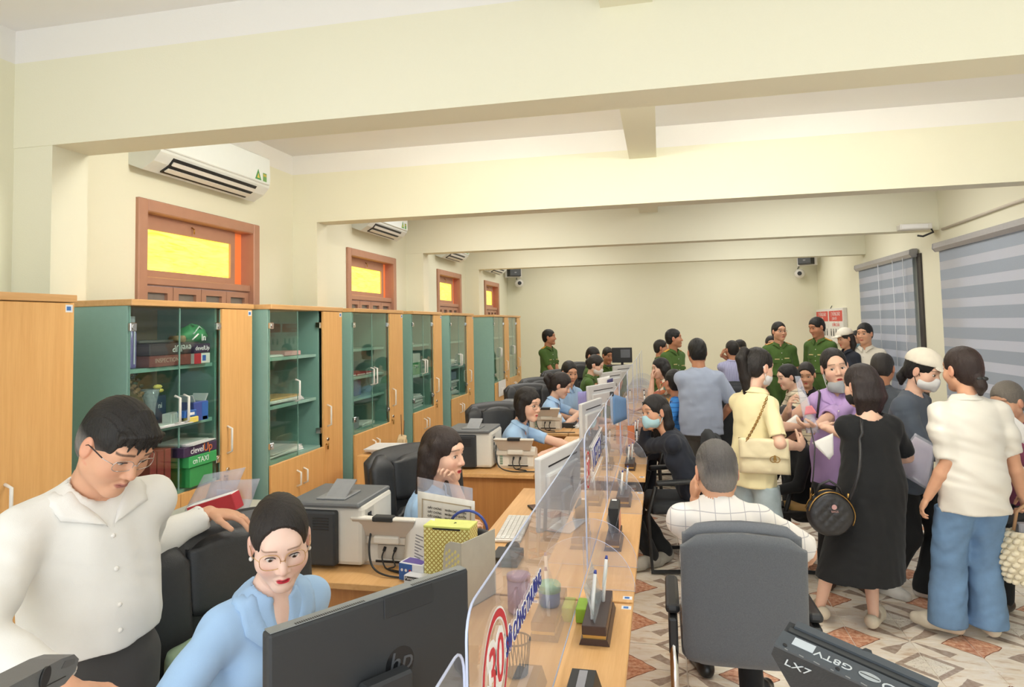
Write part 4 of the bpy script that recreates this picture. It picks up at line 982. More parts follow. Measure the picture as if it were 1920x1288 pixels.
    # ---- eyes
    if kw.get('hh', h) < .011 and not kw.get('noeyes'):
        gz = kw.get('gaze', (0, 1, 0)); near = kw.get('hh', h) < .0045
        for sx in (-1, 1):
            mb = MB(); ce = (sx*.031, .0670 if near else .0685, -.001); rr = .0128 if near else (.0125, .0105, .0062)
            mb.sphere((0, 0, 0), rr, 20, 15); vv = np.array(mb.v); g = unit(gz); dv = vv/np.linalg.norm(vv, axis=1)[:, None]; d = dv@g
            cc = np.where(d[:, None] > .955, np.array(lin('120C0A')), np.where(d[:, None] > .885 if near else (d[:, None] > .80), np.array(lin('3A2418')), np.array(lin('E9E2DC'))))
            vw = np.array([tw(np.array(p)+ce) for p in mb.v]); tri_q = [f for f in mb.f]
            tri_obj(root, 'eye', vw, np.array(tri_q), EYEM, cc)
            if near:
                op = kw.get('eye_open', .0066); pts = [tw((sx*.031+.0142*math.cos(t), .0795+.0025*math.sin(t)-.0048*math.cos(t)*sx*(1 if sx*math.cos(t) > 0 else .3), -.001+op*math.sin(t)+.0006)) for t in np.linspace(.05*PI, .95*PI, 9)]
                o = np.array(root.location); MB().tube([p-o for p in pts], [.0005, .001, .0013, .0013, .0013, .0013, .0013, .001, .0005], 5).obj('eyelash', mat('lash', '1E1614', .6), root)
    # ---- hair
    if hair:
        v, q, c = hair_field(hair, Hc, HR, hs, kw.get('hairh', kw.get('hh', h)*1.15), tw, kw, up); tri_obj(root, 'hair', v, q, HAIRM, c)
    o3 = np.array(root.location); lw = lambda p: tuple(tw(p)-o3)
    # ---- top garment
    gh = kw.get('gh', h*1.15); tp = top or {}
    if tp:
        lo_ = tp.get('loose', 0.); hem = tp.get('hem', .10)*s; slv = tp.get('sleeve', 'short'); e0 = .012+lo_
        dress = bt.get('kind') == 'dress'
        P = []; ad = lambda p, k: P.append((p, k)); bf = b*(.92 if fem else 1.)
        ad(Cone(pel+u*.28*s, nb-u*.13*s, (.145*bf)*s+lo_, (.150*bf)*s+lo_*.5, Ft, .66), 0); ad(Cone(pel+u*.08*s, pel+u*.28*s, ((.128 if fem else .142)*b)*s+lo_, ((.126 if fem else .143)*bf)*s+lo_, Ft, .74), .06)
        hb = tp.get('hemr', (.160 if fem else .158)*b)*s+lo_
        if dress: ad(Cone(pel+u*.06*s, pel*(1, 1, 0)+V3(0, 0, bt['hem']-.05)+np.asarray(bt.get('shift', (0, 0, 0))), hb, bt.get('r', .24), Ft, .8), .08)
        elif hem > 0: ad(Cone(pel+u*.08*s, pel-u*hem if pose == 'stand' else pel-u*hem*.4, hb*.98, hb, Ft, .76), .06)
        else: ad(Cone(pel+u*.05*s, pel+u*.1*s, hb*.95, hb*.95, Ft, .78), .05)
        ad(Cone(SH['L']-u*.014*s, SH['R']-u*.014*s, .050*s*bf+lo_*.4, .050*s*bf+lo_*.4), .05)
        for k in 'LR': ad(Cone(nb-u*.005*s, SH[k]-u*.006*s, .058*s, .046*s), .035)
        if fem:
            for sg in (-1, 1): ad(Ell(nb-u*.205*s+Ft*.075*s*b**.5+Rs*sg*.07*s, np.array((.062, .05, .06))*s*b, rotm(Rs, Ft, u)), .05)
        ad(Ell(nb-u*.12*s-Ft*.02*s, np.array((.14*bf, .085, .12))*s, rotm(Rs, Ft, u)), .04)
        if kw.get('belly'): ad(Ell(pel+u*.16*s+Ft*.05*s, np.array((.13, .085+kw['belly'], .13))*s, rotm(Rs, Ft, u)), .06)
        SL = {}
        for k in 'LR':
            if arms.get(k) == 'hide' or slv == 'none': continue
            r0 = (.050 if fem else .054)*s*b**.5+lo_*.6; sg = 1 if k == 'R' else -1; d = unit(EL[k]-SH[k]); Q = []
            if slv == 'short':
                fr = tp.get('slen', .72); m = SH[k]+(EL[k]-SH[k])*fr; Q = [(Cone(SH[k], m+d*.03, r0, (.048 if fem else .054)*s*b**.5+lo_*.8), 0)]
            elif slv == 'puff':
                m0 = SH[k]+(EL[k]-SH[k])*.45+Rt*sg*.012; m = SH[k]+(EL[k]-SH[k])*.95; Q = [(Cone(SH[k]+Rs*sg*.02+u*.01, m0, .060*s, .072*s), 0), (Cone(m0, m+d*.03, .072*s, .052*s), .02)]
            elif slv == 'long':
                d = unit(WR[k]-EL[k]); m = EL[k]+(WR[k]-EL[k])*.93; Q = [(Cone(SH[k], EL[k], r0, .047*s*b**.5+lo_*.8), 0), (Cone(EL[k], m+d*.03, .047*s*b**.5+lo_*.8, .033*s+lo_*.5), .015)]
            elif slv == 'half':
                d = unit(WR[k]-EL[k]); m = EL[k]+(WR[k]-EL[k])*.12; Q = [(Cone(SH[k], EL[k], r0, .050*s*b**.5+lo_), 0), (Cone(EL[k], m+d*.03, .050*s+lo_, .049*s+lo_), .015)]
            SL[k] = (Q, m, d)
        lo = np.min([p.lo for p, _ in P], 0)-.02; hi = np.max([p.hi for p, _ in P], 0)+.02; QP = [p for Q, _, _ in SL.values() for p, _ in Q]; lo = np.minimum(lo, np.min([p.lo for p in QP]+[lo], 0)-.02); hi = np.maximum(hi, np.max([p.hi for p in QP]+[hi], 0)+.02); lo[2] = max(lo[2], .02); F = Field(lo, hi, gh)
        for p, kk in P: F.add(p, kk)
        if dress: F.plane(V3(0, 0, bt['hem']), -up)
        else: F.plane(pel-u*hem if pose == 'stand' or hem <= 0 else pel-u*min(hem, .05), -u)
        for k, (Q, m, d) in SL.items():
            G = Field(lo, hi, gh)
            for p, kk in Q: G.add(p, kk)
            G.plane(m, d); ra = (.043 if slv != 'long' else .029)*s*b**.5
            re_ = {'short': (.048 if fem else .054)*s*b**.5+lo_*.8, 'puff': .052*s, 'long': .033*s+lo_*.5, 'half': .049*s+lo_}[slv]; rc = min(ra+.003, re_-1.35*gh)
            if gh < .010 and rc > ra-.004: G.cut(Cone(m-d*.014, m+d*.05, rc, rc), .002)
            kk = .026; hh = np.clip(.5+.5*(F.f-G.f)/kk, 0, 1); F.f = (F.f*(1-hh)+G.f*hh-kk*hh*(1-hh)).astype(np.float32)
        if tp.get('fold', .0): F.fold(tp['fold'], tp.get('foldk', 70.), seed, tp.get('folddir'))
        nk = tp.get('neck', 'shirt'); hd_ = unit(Hc-hz*.09*hs-nb); nr = {'shirt': .056, 'crew': .064, 'wide': .088, 'v': .056}[nk]*s
        F.cut(Cone(nb+hd_*.002, nb+hd_*.14, nr, nr*1.15), .006)
        if nk == 'wide': F.cut(Ell(nb+u*.01, (.095*s, .075*s, .04*s), rotm(Rs, Ft, u)), .006)
        vd = tp.get('vdepth', .05 if nk == 'shirt' else 0)
        if vd: F.cut(Cone(nb+Ft*.10*s-u*.0*s, nb+Ft*.14*s-u*vd*2.0*s, tp.get('vw', .036)*s, .006), .004)
        v, q = F.nets(); tri_obj(root, tp.get('name', 'shirt'), v, q, tp['m']); TV = v
        if tp.get('lapel'):
            vd_, wd_ = tp['lapel']; ks = rng.integers(0, len(TV), 1); cen = nb-u*.08*s
            for sg in (-1, 1):
                def lf(t, w):
                    if t < .45: an = t/.45*PI*.62; p = nb+hd_*(.030*s-.012*s*t/.45)-Ft*math.cos(an)*.058*s+Rs*sg*math.sin(an)*.058*s+Ft*.008
                    else:
                        q_ = (t-.45)/.55; an = PI*.62; a_ = nb+hd_*.018*s-Ft*math.cos(an)*.058*s+Rs*sg*math.sin(an)*.058*s+Ft*.008; b_ = nb+Ft*.108*s-u*vd_*s+Rs*sg*.006; p = a_+(b_-a_)*q_
                    ww = wd_*s*(.62+.5*t/.6 if t < .6 else max(0., 1.12*(1-(t-.6)/.34))) if t < .94 else 0.
                    if w == 0 or ww == 0: return Vector(p-o3+Ft*.002)
                    out = unit(Rs*sg*(.25+.75*min(1, t/.4))-Ft*max(0, 1-t/.3)*.9-u*.55+Ft*.25*min(1, max(0, t-.4)*3))
                    q = p+out*ww*w; d2 = ((TV-q)**2).sum(1); i = np.argmin(d2); nn = unit(q-cen); base = TV[i]; q = q+nn*max(0., (base-q)@nn+.007)
                    return Vector(q-o3)
                MB().grid(lf, 26, 5).obj('collar', tp.get('cm', tp['m']), root, solid=.003)
        elif tp.get('collar', nk in ('shirt', 'v')):
            rx, ry = .066*s, .062*s; z = .012
            def cf(t, w):
                an = (t-.5)*2*PI*tp.get('copen', .93); fr = abs(t-.5)*2; ex = .034+.030*max(0, (fr-.72)/.28); r = 1+(.05+.42*w); dz = .03*(1-fr**2*tp.get('cdrop', 1.1))-w*ex*1.05-.012*fr**3
                c = nb+hd_*(.026*s+dz)+Ft*(.010*s+.018*fr*w)
                return Vector(c+Rs*math.sin(an)*rx*r*(1-.12*w*(fr > .7))-Ft*math.cos(an)*ry*r-o3)
            MB().grid(cf, 33, 5).obj('collar', tp.get('cm', tp['m']), root, solid=.0035)
        if tp.get('buttons') is not None:
            bo = MB()
            for i in range(tp['buttons']):
                c = nb-u*(.09+.085*i)*s+Ft*.02; dd = TV-c; lat = np.abs(dd@Rs)+np.abs(dd@u); mk = (lat < .02)&((dd@Ft) > 0)
                if mk.any(): p = TV[mk][np.argmax((TV[mk]-c)@Ft)]; MB().sphere(tuple(p-o3+Ft*.001), (.006, .006, .006), 8, 6).obj('button', tp.get('bm', WHITEP), root)
        root['_t'] = 1; kw['_TV'] = TV
        if kw.get('uniform'):
            OR, RD, GR, GD = mat('epaulette_gold', 'D9A23C', .5), mat('collar_tab_red', 'C03A2C', .5), mat('uniform_badge', 'D8C890', .4, .3), tp['m']
            for sg in (-1, 1):
                k = 'R' if sg > 0 else 'L'; d = unit(SH[k]-nb); c = nb+(SH[k]-nb)*.72+u*.062*s; M = np.stack([d, Ft, np.cross(d, Ft)], 1)
                MB().box(c-o3, (.10*s, .042*s, .008), Matrix(M.tolist()), 0, .002).obj('shoulder_board', OR, root)
                c = nb+Ft*.062*s+Rs*sg*.045*s-u*.012; MB().box(c-o3, (.03*s, .008, .02*s), Matrix(rotm(Rs, Ft, u).tolist())).obj('collar_tab', RD, root)
                c = nb-u*.21*s+Rs*sg*.075*s; dd = TV-c; mk = (np.abs(dd@Rs)+np.abs(dd@u)) < .02; mk &= (dd@Ft) > 0
                if mk.any():
                    p = TV[mk][np.argmax((TV[mk]-c)@Ft)]; MB().box(p-o3+Ft*.002, (.10*s, .008, .035*s), Matrix(rotm(Rs, Ft, u).tolist()), 0, .002).obj('pocket_flap', GD, root)
                    if sg < 0 or True: MB().box(p-o3+u*.035*s+Ft*.003, (.06*s, .006, .014*s), Matrix(rotm(Rs, Ft, u).tolist())).obj('name_badge' if sg > 0 else 'medal_bar', GR, root)
    # ---- bottoms
    if bt and bt.get('kind') != 'dress' and legs:
        wd = bt.get('wide', 0.); P = []; ad = lambda p, k: P.append((p, k)); hb = (.158 if fem else .145)*b*s
        ad(Cone(pel+u*.02*s, pel+u*.12*s, hb*.98, (.135 if fem else .143)*b*s, Ft, .76), 0)
        for k in 'LR':
            sg = 1 if k == 'R' else -1
            ad(Cone(HIP[k]+up*.03*s, KN[k], (.092 if fem else .090)*s*b, .068*s+wd*.5), .035); ad(Cone(KN[k], AN[k]-(up*.02 if pose == 'stand' else up*.0), .066*s+wd*.5, .058*s+wd), .02)
            ad(Ell(HIP[k]-Fw*.05*s-up*.01*s, np.array((.075, .075, .08))*s*b), .04)
        lo = np.min([p.lo for p, _ in P], 0)-.02; hi = np.max([p.hi for p, _ in P], 0)+.02; F = Field(lo, hi, gh)
        for p, kk in P: F.add(p, kk)
        if bt.get('fold', .004): F.fold(bt.get('fold', .003), 55., seed+50)
        F.plane(pel+u*((.115 if tp.get('hem', .1) <= 0 else -tp.get('hem', .1)+.018)*s if pose == 'stand' else -.005), u); F.plane(V3(0, 0, bt.get('cuff', .045)), -up)
        v, q = F.nets(); tri_obj(root, bt.get('name', 'trousers'), v, q, bt['m'])
    if kw.get('belt'):
        c = pel+u*.11*s; pts = [c+Rs*math.cos(t)*.147*b*s+Ft*math.sin(t)*.112*b*s*(1+.4*kw.get('belly', 0)) for t in np.linspace(0, 2*PI, 40)[:-1]]
        mb = MB(); n = len(pts); vv = []
        for p in pts: r = unit(p-c)*.003; vv += [p+u*.018-o3, p-u*.018-o3, p-u*.018+r-o3, p+u*.018+r-o3]
        mb.add(vv, [(4*i+j, 4*i+(j+1) % 4, 4*((i+1) % n)+(j+1) % 4, 4*((i+1) % n)+j) for i in range(n) for j in range(4)], True); mb.obj('belt', mat('belt_black', '1C1C1E', .4), root)
    # ---- shoes
    if legs and shoes:
        for k in 'LR':
            d = FD[k]; sx = np.cross(d, up); g = AN[k]*(1, 1, 0); gz = max(0, AN[k][2]-.085); g = g+V3(0, 0, gz); F = Field(g-.24, g+.24, max(h, .006))
            sole = shoes.get('sole', .0); th = .034+sole
            F.add(Cone(g-d*.045+up*th, g+d*.10+up*th, .040, .046), 0).add(Cone(g+d*.1+up*(th-.004), g+d*.165+up*(th-.008), .045, .034), .015)
            if not shoes.get('open'): F.add(Cone(g-d*.02+up*.06, g+d*.03+up*.06, .038, .03), .03)
            F.plane(g+up*.002, -up)
            if shoes.get('open'): F.cut(Cone(g-d*.0+up*.085, g+d*.03+up*.085, .042, .035), .004)
            v, q = F.nets(); tri_obj(root, 'shoe', v, q, shoes['m'])
    # ---- face wear
    if kw.get('mask'):
        F = Field(Hc-.16*hs, Hc+.16*hs, min(h, .005)); mc = kw.get('maskpos', (0, 0, 0)); F.add(Ell(tw(np.array((0, .030, -.058))+mc), np.array((.069, .074, .056))*hs, HR), 0).add(Cone(tw(np.array((0, .094, -.03))+mc), tw(np.array((0, .09, -.09))+mc), .014*hs, .012*hs), .03)
        F.plane(tw((0, .012, 0)), -HR[:, 1]); F.plane(tw(np.array((0, .09, -.012))+mc), HR@unit((0, -.25, 1)))
        v, q = F.nets(); mk = tri_obj(root, 'face_mask', v, q, kw['mask'])
        for sx in (-1, 1):
            for z0 in (-.028, -.085): MB().tube([lw(np.array((sx*.066, .016, z0))+mc), lw((sx*.0775, -.008, -.01+(.02 if z0 > -.05 else -.03))), lw((sx*.078, -.03, .0))], .0014*max(1, h/.004), 5).obj('ear_loop', kw.get('loopm', PAPER), root)
    if kw.get('glasses'):
        gm = kw['glasses']; gw, gz_, gy = kw.get('gsize', (.024, .019)) + (.094,)
        th = max(.0009, .18*kw.get('hh', h))
        g = MB()
        for sx in (-1, 1):
            g.tube([lw((sx*.0325+gw*math.copysign(abs(math.cos(t))**.7, math.cos(t)), gy-.010*abs(sx*.0325+gw*math.cos(t))/.05, -.003+gz_*math.copysign(abs(math.sin(t))**.7, math.sin(t)))) for t in np.linspace(0, 2*PI, 25)[:-1]], th, 6, closed=True)
            g.tube([lw((sx*(.0325+gw), gy-.012, .002)), lw((sx*.074, .06, .004)), lw((sx*.0805, .0, .004)), lw((sx*.080, -.02, -.012))], th, 6)
        g.tube([lw((-.0325+gw, gy, .001)), lw((0, gy+.006, .004)), lw((.0325-gw, gy, .001))], th, 6)
        go = g.obj('glasses', gm, root)
        if kw.get('temple'):
            for sx in (-1, 1): MB().tube([lw((sx*.0755, .055, .0045)), lw((sx*.0815, .0, .0045)), lw((sx*.081, -.02, -.012))], th*1.8, 6).obj('temple_arm', kw['temple'], go)
        if kw.get('hh', h) < .005:
            for sx in (-1, 1): MB().add([lw((sx*.0325+gw*.97*math.copysign(abs(math.cos(t))**.7, math.cos(t)), gy-.01*abs(sx*.0325+gw*math.cos(t))/.05, -.003+gz_*.97*math.copysign(abs(math.sin(t))**.7, math.sin(t)))) for t in np.linspace(0, 2*PI, 25)[:-1]], [tuple(range(24))]).obj('lens', glassy('spectacle_lens', (.99, .99, .99), ior=1.25), go)
    if kw.get('cap'):
        F = Field(Hc-.18*hs, Hc+.18*hs, max(.005, h)); e = lambda c, r: Ell(tw(c), np.array(r)*hs, HR)
        F.add(e((0, -.012, .042), (.094, .112, .094)), 0); F.plane(tw((0, .0, .045)), HR@unit((0, .12, -1))); F.add(e((0, .115, .045), (.07, .065, .008)), .012); F.fold(.0015, 40, 3)
        v, q = F.nets(); tri_obj(root, 'cap', v, q, kw['cap'])
    root['_'] = 0
    for k_ in ('_', '_t'):
        if k_ in root: del root[k_]
    return dict(root=root, nb=nb, pel=pel, u=u, Ft=Ft, Rs=Rs, Rt=Rt, Fw=Fw, SH=SH, EL=EL, WR=WR, HD=HD, tw=tw, TV=kw.get('_TV'), lw=lw, o=o3, AN=AN)
def surf(P, c, d):
    """point of the garment surface seen from c along d"""
    TV = P['TV']; dd = TV-np.asarray(c); d = unit(d); along = dd@d; off = np.linalg.norm(dd-along[:, None]*d, axis=1); m = off < .02
    return TV[m][np.argmax(along[m])] if m.any() else np.asarray(c)
# ================================================================ CAST
WSHIRT = cloth('white_shirt', 'E6E4DE', .75, .015); LBLUE = cloth('light_blue_shirt', 'A9CBEF', .75, .03); CHAR = cloth('charcoal_trousers', '4C4A48', .85); BLK = cloth('black_cloth', '222325', .85, .06)
OLIVE = cloth('police_green', '4E6B33', .8, .04); OLIVED = cloth('police_green_trousers', '46602F', .8, .04); NAVY = cloth('navy_jacket', '30343F', .85, .06); GRBL = cloth('grey_blue_shirt', 'A7B2C8', .8, .03); LILAC = cloth('lilac_shirt', 'C3A6DE', .75, .03)
CREAM = cloth('cream_yellow_top', 'F2E6B8', .8, .02); SATIN = cloth('white_satin', 'E4E0D6', .38, .01, .08, 300, .2, .5); HOOD = cloth('slate_hoodie', '59626F', .9, .06, .4, 400); GREYT = cloth('grey_trousers', '5A5854', .85)
DEN1 = denim('pale_denim', 'A9B9BE'); DEN2 = denim('blue_denim', '6287AE')
PLAID = lined_cloth('white_check_shirt', 'E8E4E0', 'A8A6AC', 17, 17, .025); STRP = lined_cloth('purple_striped_shirt', 'B9BBDD', '6C6C9C', 60, 0, .13); STRB = lined_cloth('cream_striped_shirt', 'DFD2B8', '4A4038', 0, 20, .06); POLO = lined_cloth('blue_striped_polo', '3F8FDD', '2A63AE', 0, 24, .12)
SHB = mat('black_shoe', '1A1A1B', .3); SHC = mat('cream_clog', 'D8CDB8', .6); SHG = mat('grey_sock_shoe', 'A9A59B', .8); SHW = mat('white_shoe', 'E5E2DC', .5); SHBR = mat('brown_sandal', '5A4438', .6)
MWH = mat('white_mask', 'E9E9EA', .8); MBL = mat('blue_mask', 'B5DCE6', .8); MBK = mat('black_mask', '2A2A2C', .8); MGR = mat('grey_mask', 'A9AEB4', .8)
GOLD = mat('gold_wire', 'D8B27A', .25, .9); DARKW = mat('dark_wire', '3A3030', .3, .5); SILV = mat('silver_wire', 'C8C4C0', .2, .9)
T = dict
# ---- staff side
P1 = person('man in white shirt bending over, hand on black chair, rimless glasses', at(220, 832, 1.47), 112, 'stand', .95, .006, 'mid', lean=28, hyaw=-8, hpitch=-34, hroll=-6, pelvis=atz(172, 1262, .93), hs=.94, hair='grey', hair_col='211C1A', grey_sides=.8, grey_z=.018, fringe=25, hh=.0026, handh=.004, gh=.0075, hairline=.012,
    top=T(m=WSHIRT, sleeve='long', hem=-.10, fold=.0035, foldk=62, loose=.014, lapel=(.085, .062), buttons=5, vdepth=.05), bottom=T(m=CHAR, fold=.003), belt=True, belly=.01, bulk=.98, eye_open=.0036, gaze=(.1, 1, -.5), brow='2A2422', lips='B5786A',
    arms={'R': T(to=at(128, 1292, 1.22), pole=(.9, -.5, .1), d=(-.1, 1, -.15), n=(0, 0, -1), curl=.2), 'L': T(to=atz(392, 962, 1.225), pole=(.5, -.2, -.3), d=(.55, .62, -.12), n=(0, .1, -1), curl=(.34, .42, .45, .4), spread=.3)}, shoes=T(m=SHB), glasses=SILV, gsize=(.026, .016), temple=DARKW)
P2 = person('seated woman in light blue shirt, gold round glasses and red lips', at(525, 1012, 1.62), 118, 'sit', .90, .006, 'pale', True, lean=10, hyaw=26, hpitch=-20, hroll=3, hs=.93, hair='bun', hh=.0022, handh=.004, gh=.0068, hairline=.016, hair_col='2E2724', lips='D03048', brow='8A6B58', gaze=(.0, 1, -.16), eye_open=.0088,
    top=T(m=LBLUE, sleeve='short', slen=.82, hem=.1, fold=.0028, foldk=60, loose=.010, buttons=0, vdepth=.10, vw=.046, lapel=(.165, .060)), bottom=T(m=BLK), glasses=GOLD, gsize=(.0265, .0235),
    arms={'R': T(to=(-1.02, 1.22, .80), pole=(.8, -.5, -.4)), 'L': T(to=(-.80, 1.62, .80), pole=(.5, -.5, -.6))}, shoes=T(m=SHB))
P3 = person('long haired woman in light blue shirt looking right, hand at her neck', at(832, 850, 3.25), 80, 'sit', .93, .007, 'light', True, lean=12, hyaw=22, hpitch=-4, hs=1.10, hair='long', hairlen=.40, hh=.0038, handh=.005, hair_col='3A2C28', lips='C8404A', gaze=(.1, 1, -.1), hairline=.004,
    top=T(m=LBLUE, sleeve='short', slen=.85, hem=.1, fold=.003, loose=.008), bottom=T(m=BLK), arms={'L': T(to=at(850, 903, 3.24), pole=(.3, .7, -.8), d=(-.5, -.2, .8), n=(-.8, -.5, .1), curl=.7), 'R': T(to=atz(870, 1000, .80), pole=(.7, -.5, -.5))}, shoes=T(m=SHB))
P4 = person('bob haired woman in light blue shirt with thin round glasses', at(990, 757, 5.35), 92, 'sit', .96, .008, 'light', True, lean=16, hyaw=22, hpitch=-8, hs=1.1, hair='bob', hh=.0048, handh=.006, hair_col='2A2422', gaze=(0, 1, -.1), glasses=DARKW, gsize=(.024, .021),
    top=T(m=LBLUE, sleeve='short', slen=.85, hem=.1, fold=.003), bottom=T(m=BLK), arms={'L': T(to=(-.62, 5.4, .80)), 'R': T(to=atz(1042, 842, .80), pole=(.8, -.2, -.5))}, shoes=T(m=SHB))
P5 = person('ponytailed woman in blue shirt, head bowed, arm stretched to papers', at(1052, 722, 7.12), 88, 'sit', .95, .009, 'light', True, lean=14, hyaw=4, hpitch=-24, hs=1.06, hair='pony', hairlen=.20, puff=.006, hh=.006, hair_col='332A28', noeyes=False,
    top=T(m=LBLUE, sleeve='short', slen=.85, hem=.1, fold=.003), bottom=T(m=BLK), arms={'R': T(to=at(1088, 772, 7.0), pole=(.5, -.3, -.8), d=(.1, 1, 0)), 'L': T(to=(-.62, 7.0, .80))}, shoes=T(m=SHB))
P6 = person('young man in light blue shirt looking down, facing visitors', at(1068, 698, 7.8), 130, 'sit', .97, .009, 'mid', hyaw=15, hpitch=-14, hs=1.08, hair='short', hh=.0065, hair_col='1F1C1B', hairline=.01, top=T(m=LBLUE, hem=.1, fold=.003), bottom=T(m=BLK), shoes=T(m=SHB))
P7 = person('seated woman in police green with white mask, reading a sheet', at(1117, 684, 8.85), 85, 'sit', .94, .010, 'light', True, lean=12, hyaw=10, hpitch=-22, hs=1.06, hair='bun', bunz=.0, hh=.0075, top=T(m=OLIVE, sleeve='long', hem=.1), bottom=T(m=OLIVED), mask=MWH, shoes=T(m=SHB))
P8 = person('clerk with glasses behind the green masked woman, only hair showing', at(1112, 667, 10.25), 90, 'sit', .95, .011, 'mid', hyaw=30, hpitch=-20, hair='short', hs=1.1, top=T(m=OLIVE, hem=.1), bottom=T(m=OLIVED), glasses=GOLD, hh=.009)
P9 = person('seated police officer looking down, farthest of the clerks', at(1140, 666, 11.4), 140, 'sit', 1., .011, 'tan', hyaw=10, hpitch=-12, hs=1.1, hair='short', top=T(m=OLIVE, hem=.1), bottom=T(m=OLIVED), hh=.008)
P10 = person('officer in green standing by far cabinets, hands joined, profile to right', at(1030, 632, 11.0), 118, 'stand', .99, .010, 'tan', hyaw=-25, hpitch=2, hs=1.08, hair='short', hair_col='1C1A19', hh=.0075, uniform=True, top=T(m=OLIVE, hem=-.10, slen=.85, buttons=4), bottom=T(m=OLIVED), belt=True, arms={'R': T(b=(-.15, .2, -.47), pole=(.9, -.5, -.2)), 'L': T(b=(-.13, .2, -.47), pole=(.9, -.5, -.2))}, shoes=T(m=SHB))
# ---- customer side
P11 = person('standing officer in green with gold shoulder boards, profile to right', at(1264, 634, 9.4), 135, 'stand', .98, .009, 'tan', hyaw=-42, hpitch=2, hs=1.06, hair='short', hair_col='1C1A19', hh=.007, uniform=True, top=T(m=OLIVE, hem=-.10, slen=.85, buttons=4, fold=.003), bottom=T(m=OLIVED), belt=True, arms={'R': T(b=(-.12, .2, -.46), pole=(.9, -.5, -.2)), 'L': T(b=(-.1, .22, -.44), pole=(.9, -.5, -.2))}, shoes=T(m=SHB))
P11b = person('officer standing behind the one with gold shoulder boards, nearly hidden', at(1240, 652, 10.2), 90, 'stand', .95, .011, 'tan', hs=1.0, hair='short', top=T(m=OLIVE, hem=-.10), bottom=T(m=OLIVED), shoes=T(m=SHB), hh=.010)
P12 = person('woman with long black hair in floral shirt, hand on her cheek', at(1238, 690, 7.9), 270, 'sit', .93, .009, 'light', True, lean=14, hyaw=-14, hpitch=-6, hair='long', hairlen=.24, hair_col='1C1918', hh=.007, top=T(m=floral_cloth('floral_shirt'), sleeve='short', hem=.1), bottom=T(m=BLK), arms={'L': T(to=at(1223, 712, 7.85), pole=(.2, .8, -.9), d=(-.1, .0, 1), n=(-.3, -1, 0), curl=.5), 'R': T(to=(-.25, 8.1, .8))}, shoes=T(m=SHB))
P13 = person('man in blue striped polo seen from behind, short black hair', at(1263, 716, 6.95), 290, 'sit', .95, .009, 'tan', hyaw=35, lean=6, hair='short', hair_col='1D1B1A', hs=1.05, hh=.007, top=T(m=POLO, hem=.1), bottom=T(m=NAVY), arms={'R': T(to=(-.2, 7.0, .8)), 'L': T(to=(-.2, 6.75, .8))}, shoes=T(m=SHB))
P14 = person('seated woman in navy hooded jacket and blue face mask, elbow on counter', at(1228, 772, 5.25), 268, 'sit', .94, .007, 'mid', True, lean=24, hyaw=-32, hpitch=-4, hroll=6, hs=1.06, hair='longback', hairlen=.22, hair_col='2A2524', hh=.0042, handh=.005, mask=MBL, loopm=MBL, lips='B06A60', hairline=.012, gaze=(.1, 1, -.1),
    top=T(m=NAVY, sleeve='long', hem=.1, fold=.0035, foldk=75, loose=.014, neck='crew'), bottom=T(m=BLK, fold=.006), arms={'R': T(to=at(1212, 800, 5.35), pole=(.5, .3, -.9), d=(0, .2, 1), n=(-.6, -.6, 0), curl=.8), 'L': T(to=atz(1188, 838, .81), pole=(.7, -.3, -.3), d=(-.2, 1, -.1), curl=.5)},
    knees={'L': (-.32, 5.12, .52), 'R': (-.3, 5.3, .52)}, feet={'L': (-.12, 5.15, .10), 'R': (-.02, 5.3, .085)}, footdir={'L': (-.6, -.6, 0), 'R': (-.5, -.8, 0)}, shoes=T(m=SHG, sole=.01))
P15 = person('standing man in grey blue short sleeved shirt and grey trousers, back turned', at(1307, 660, 6.75), 350, 'stand', 1.0, .008, 'tan', hs=1.09, hair='short', hair_col='1D1B1A', hh=.0058, handh=.007, hpitch=-6, lean=2, bulk=1.12, top=T(m=GRBL, sleeve='short', slen=.9, hem=.085, fold=.003, loose=.022, foldk=55), bottom=T(m=GREYT), arms={'L': T(b=(-.05, .26, -.36), pole=(.9, -.6, -.3)), 'R': T(b=(.06, .16, -.42), pole=(1, -.5, -.2))}, shoes=T(m=SHB))
P16 = person('seated man in purple striped shirt, back turned, phone at his ear', at(1372, 655, 10.0), 350, 'sit', .98, .010, 'tan', hyaw=-18, hair='short', hs=1.05, hh=.008, top=T(m=STRP, hem=.1, loose=.012), bottom=T(m=BLK), arms={'L': T(b=(-.03, .10, .16), pole=(1, .1, -.7), d=(-.4, -.1, 1), curl=.7)}, shoes=T(m=SHB))
P17 = person('man half hidden behind the purple striped shirt, face to the left', at(1386, 652, 11.0), 235, 'sit', 1.0, .011, 'mid', hair='short', hs=1.05, hh=.0085, top=T(m=OLIVE, hem=.1), bottom=T(m=OLIVED))
P18 = person('woman with ponytail in cream yellow top and pale jeans, cream quilted bag', at(1422, 688, 4.7), 50, 'stand', .94, .007, 'light', True, lean=3, hyaw=6, hpitch=-14, hs=1.03, hair='pony', hairlen=.31, tie=(0, -.092, .075), hair_col='2A2422', hh=.0042, handh=.005, mask=MWH, top=T(m=CREAM, sleeve='short', slen=.85, hem=.12, fold=.003, loose=.008), bottom=T(m=DEN1, wide=.03, name='jeans'),
    arms={'R': T(to=at(1500, 838, 4.6), pole=(.5, -.9, -.5), d=(-.3, .8, .5), n=(-1, 0, 0), curl=.6), 'L': T(to=at(1498, 800, 4.85), pole=(.5, -.8, -.6), curl=.6)}, shoes=T(m=SHW))
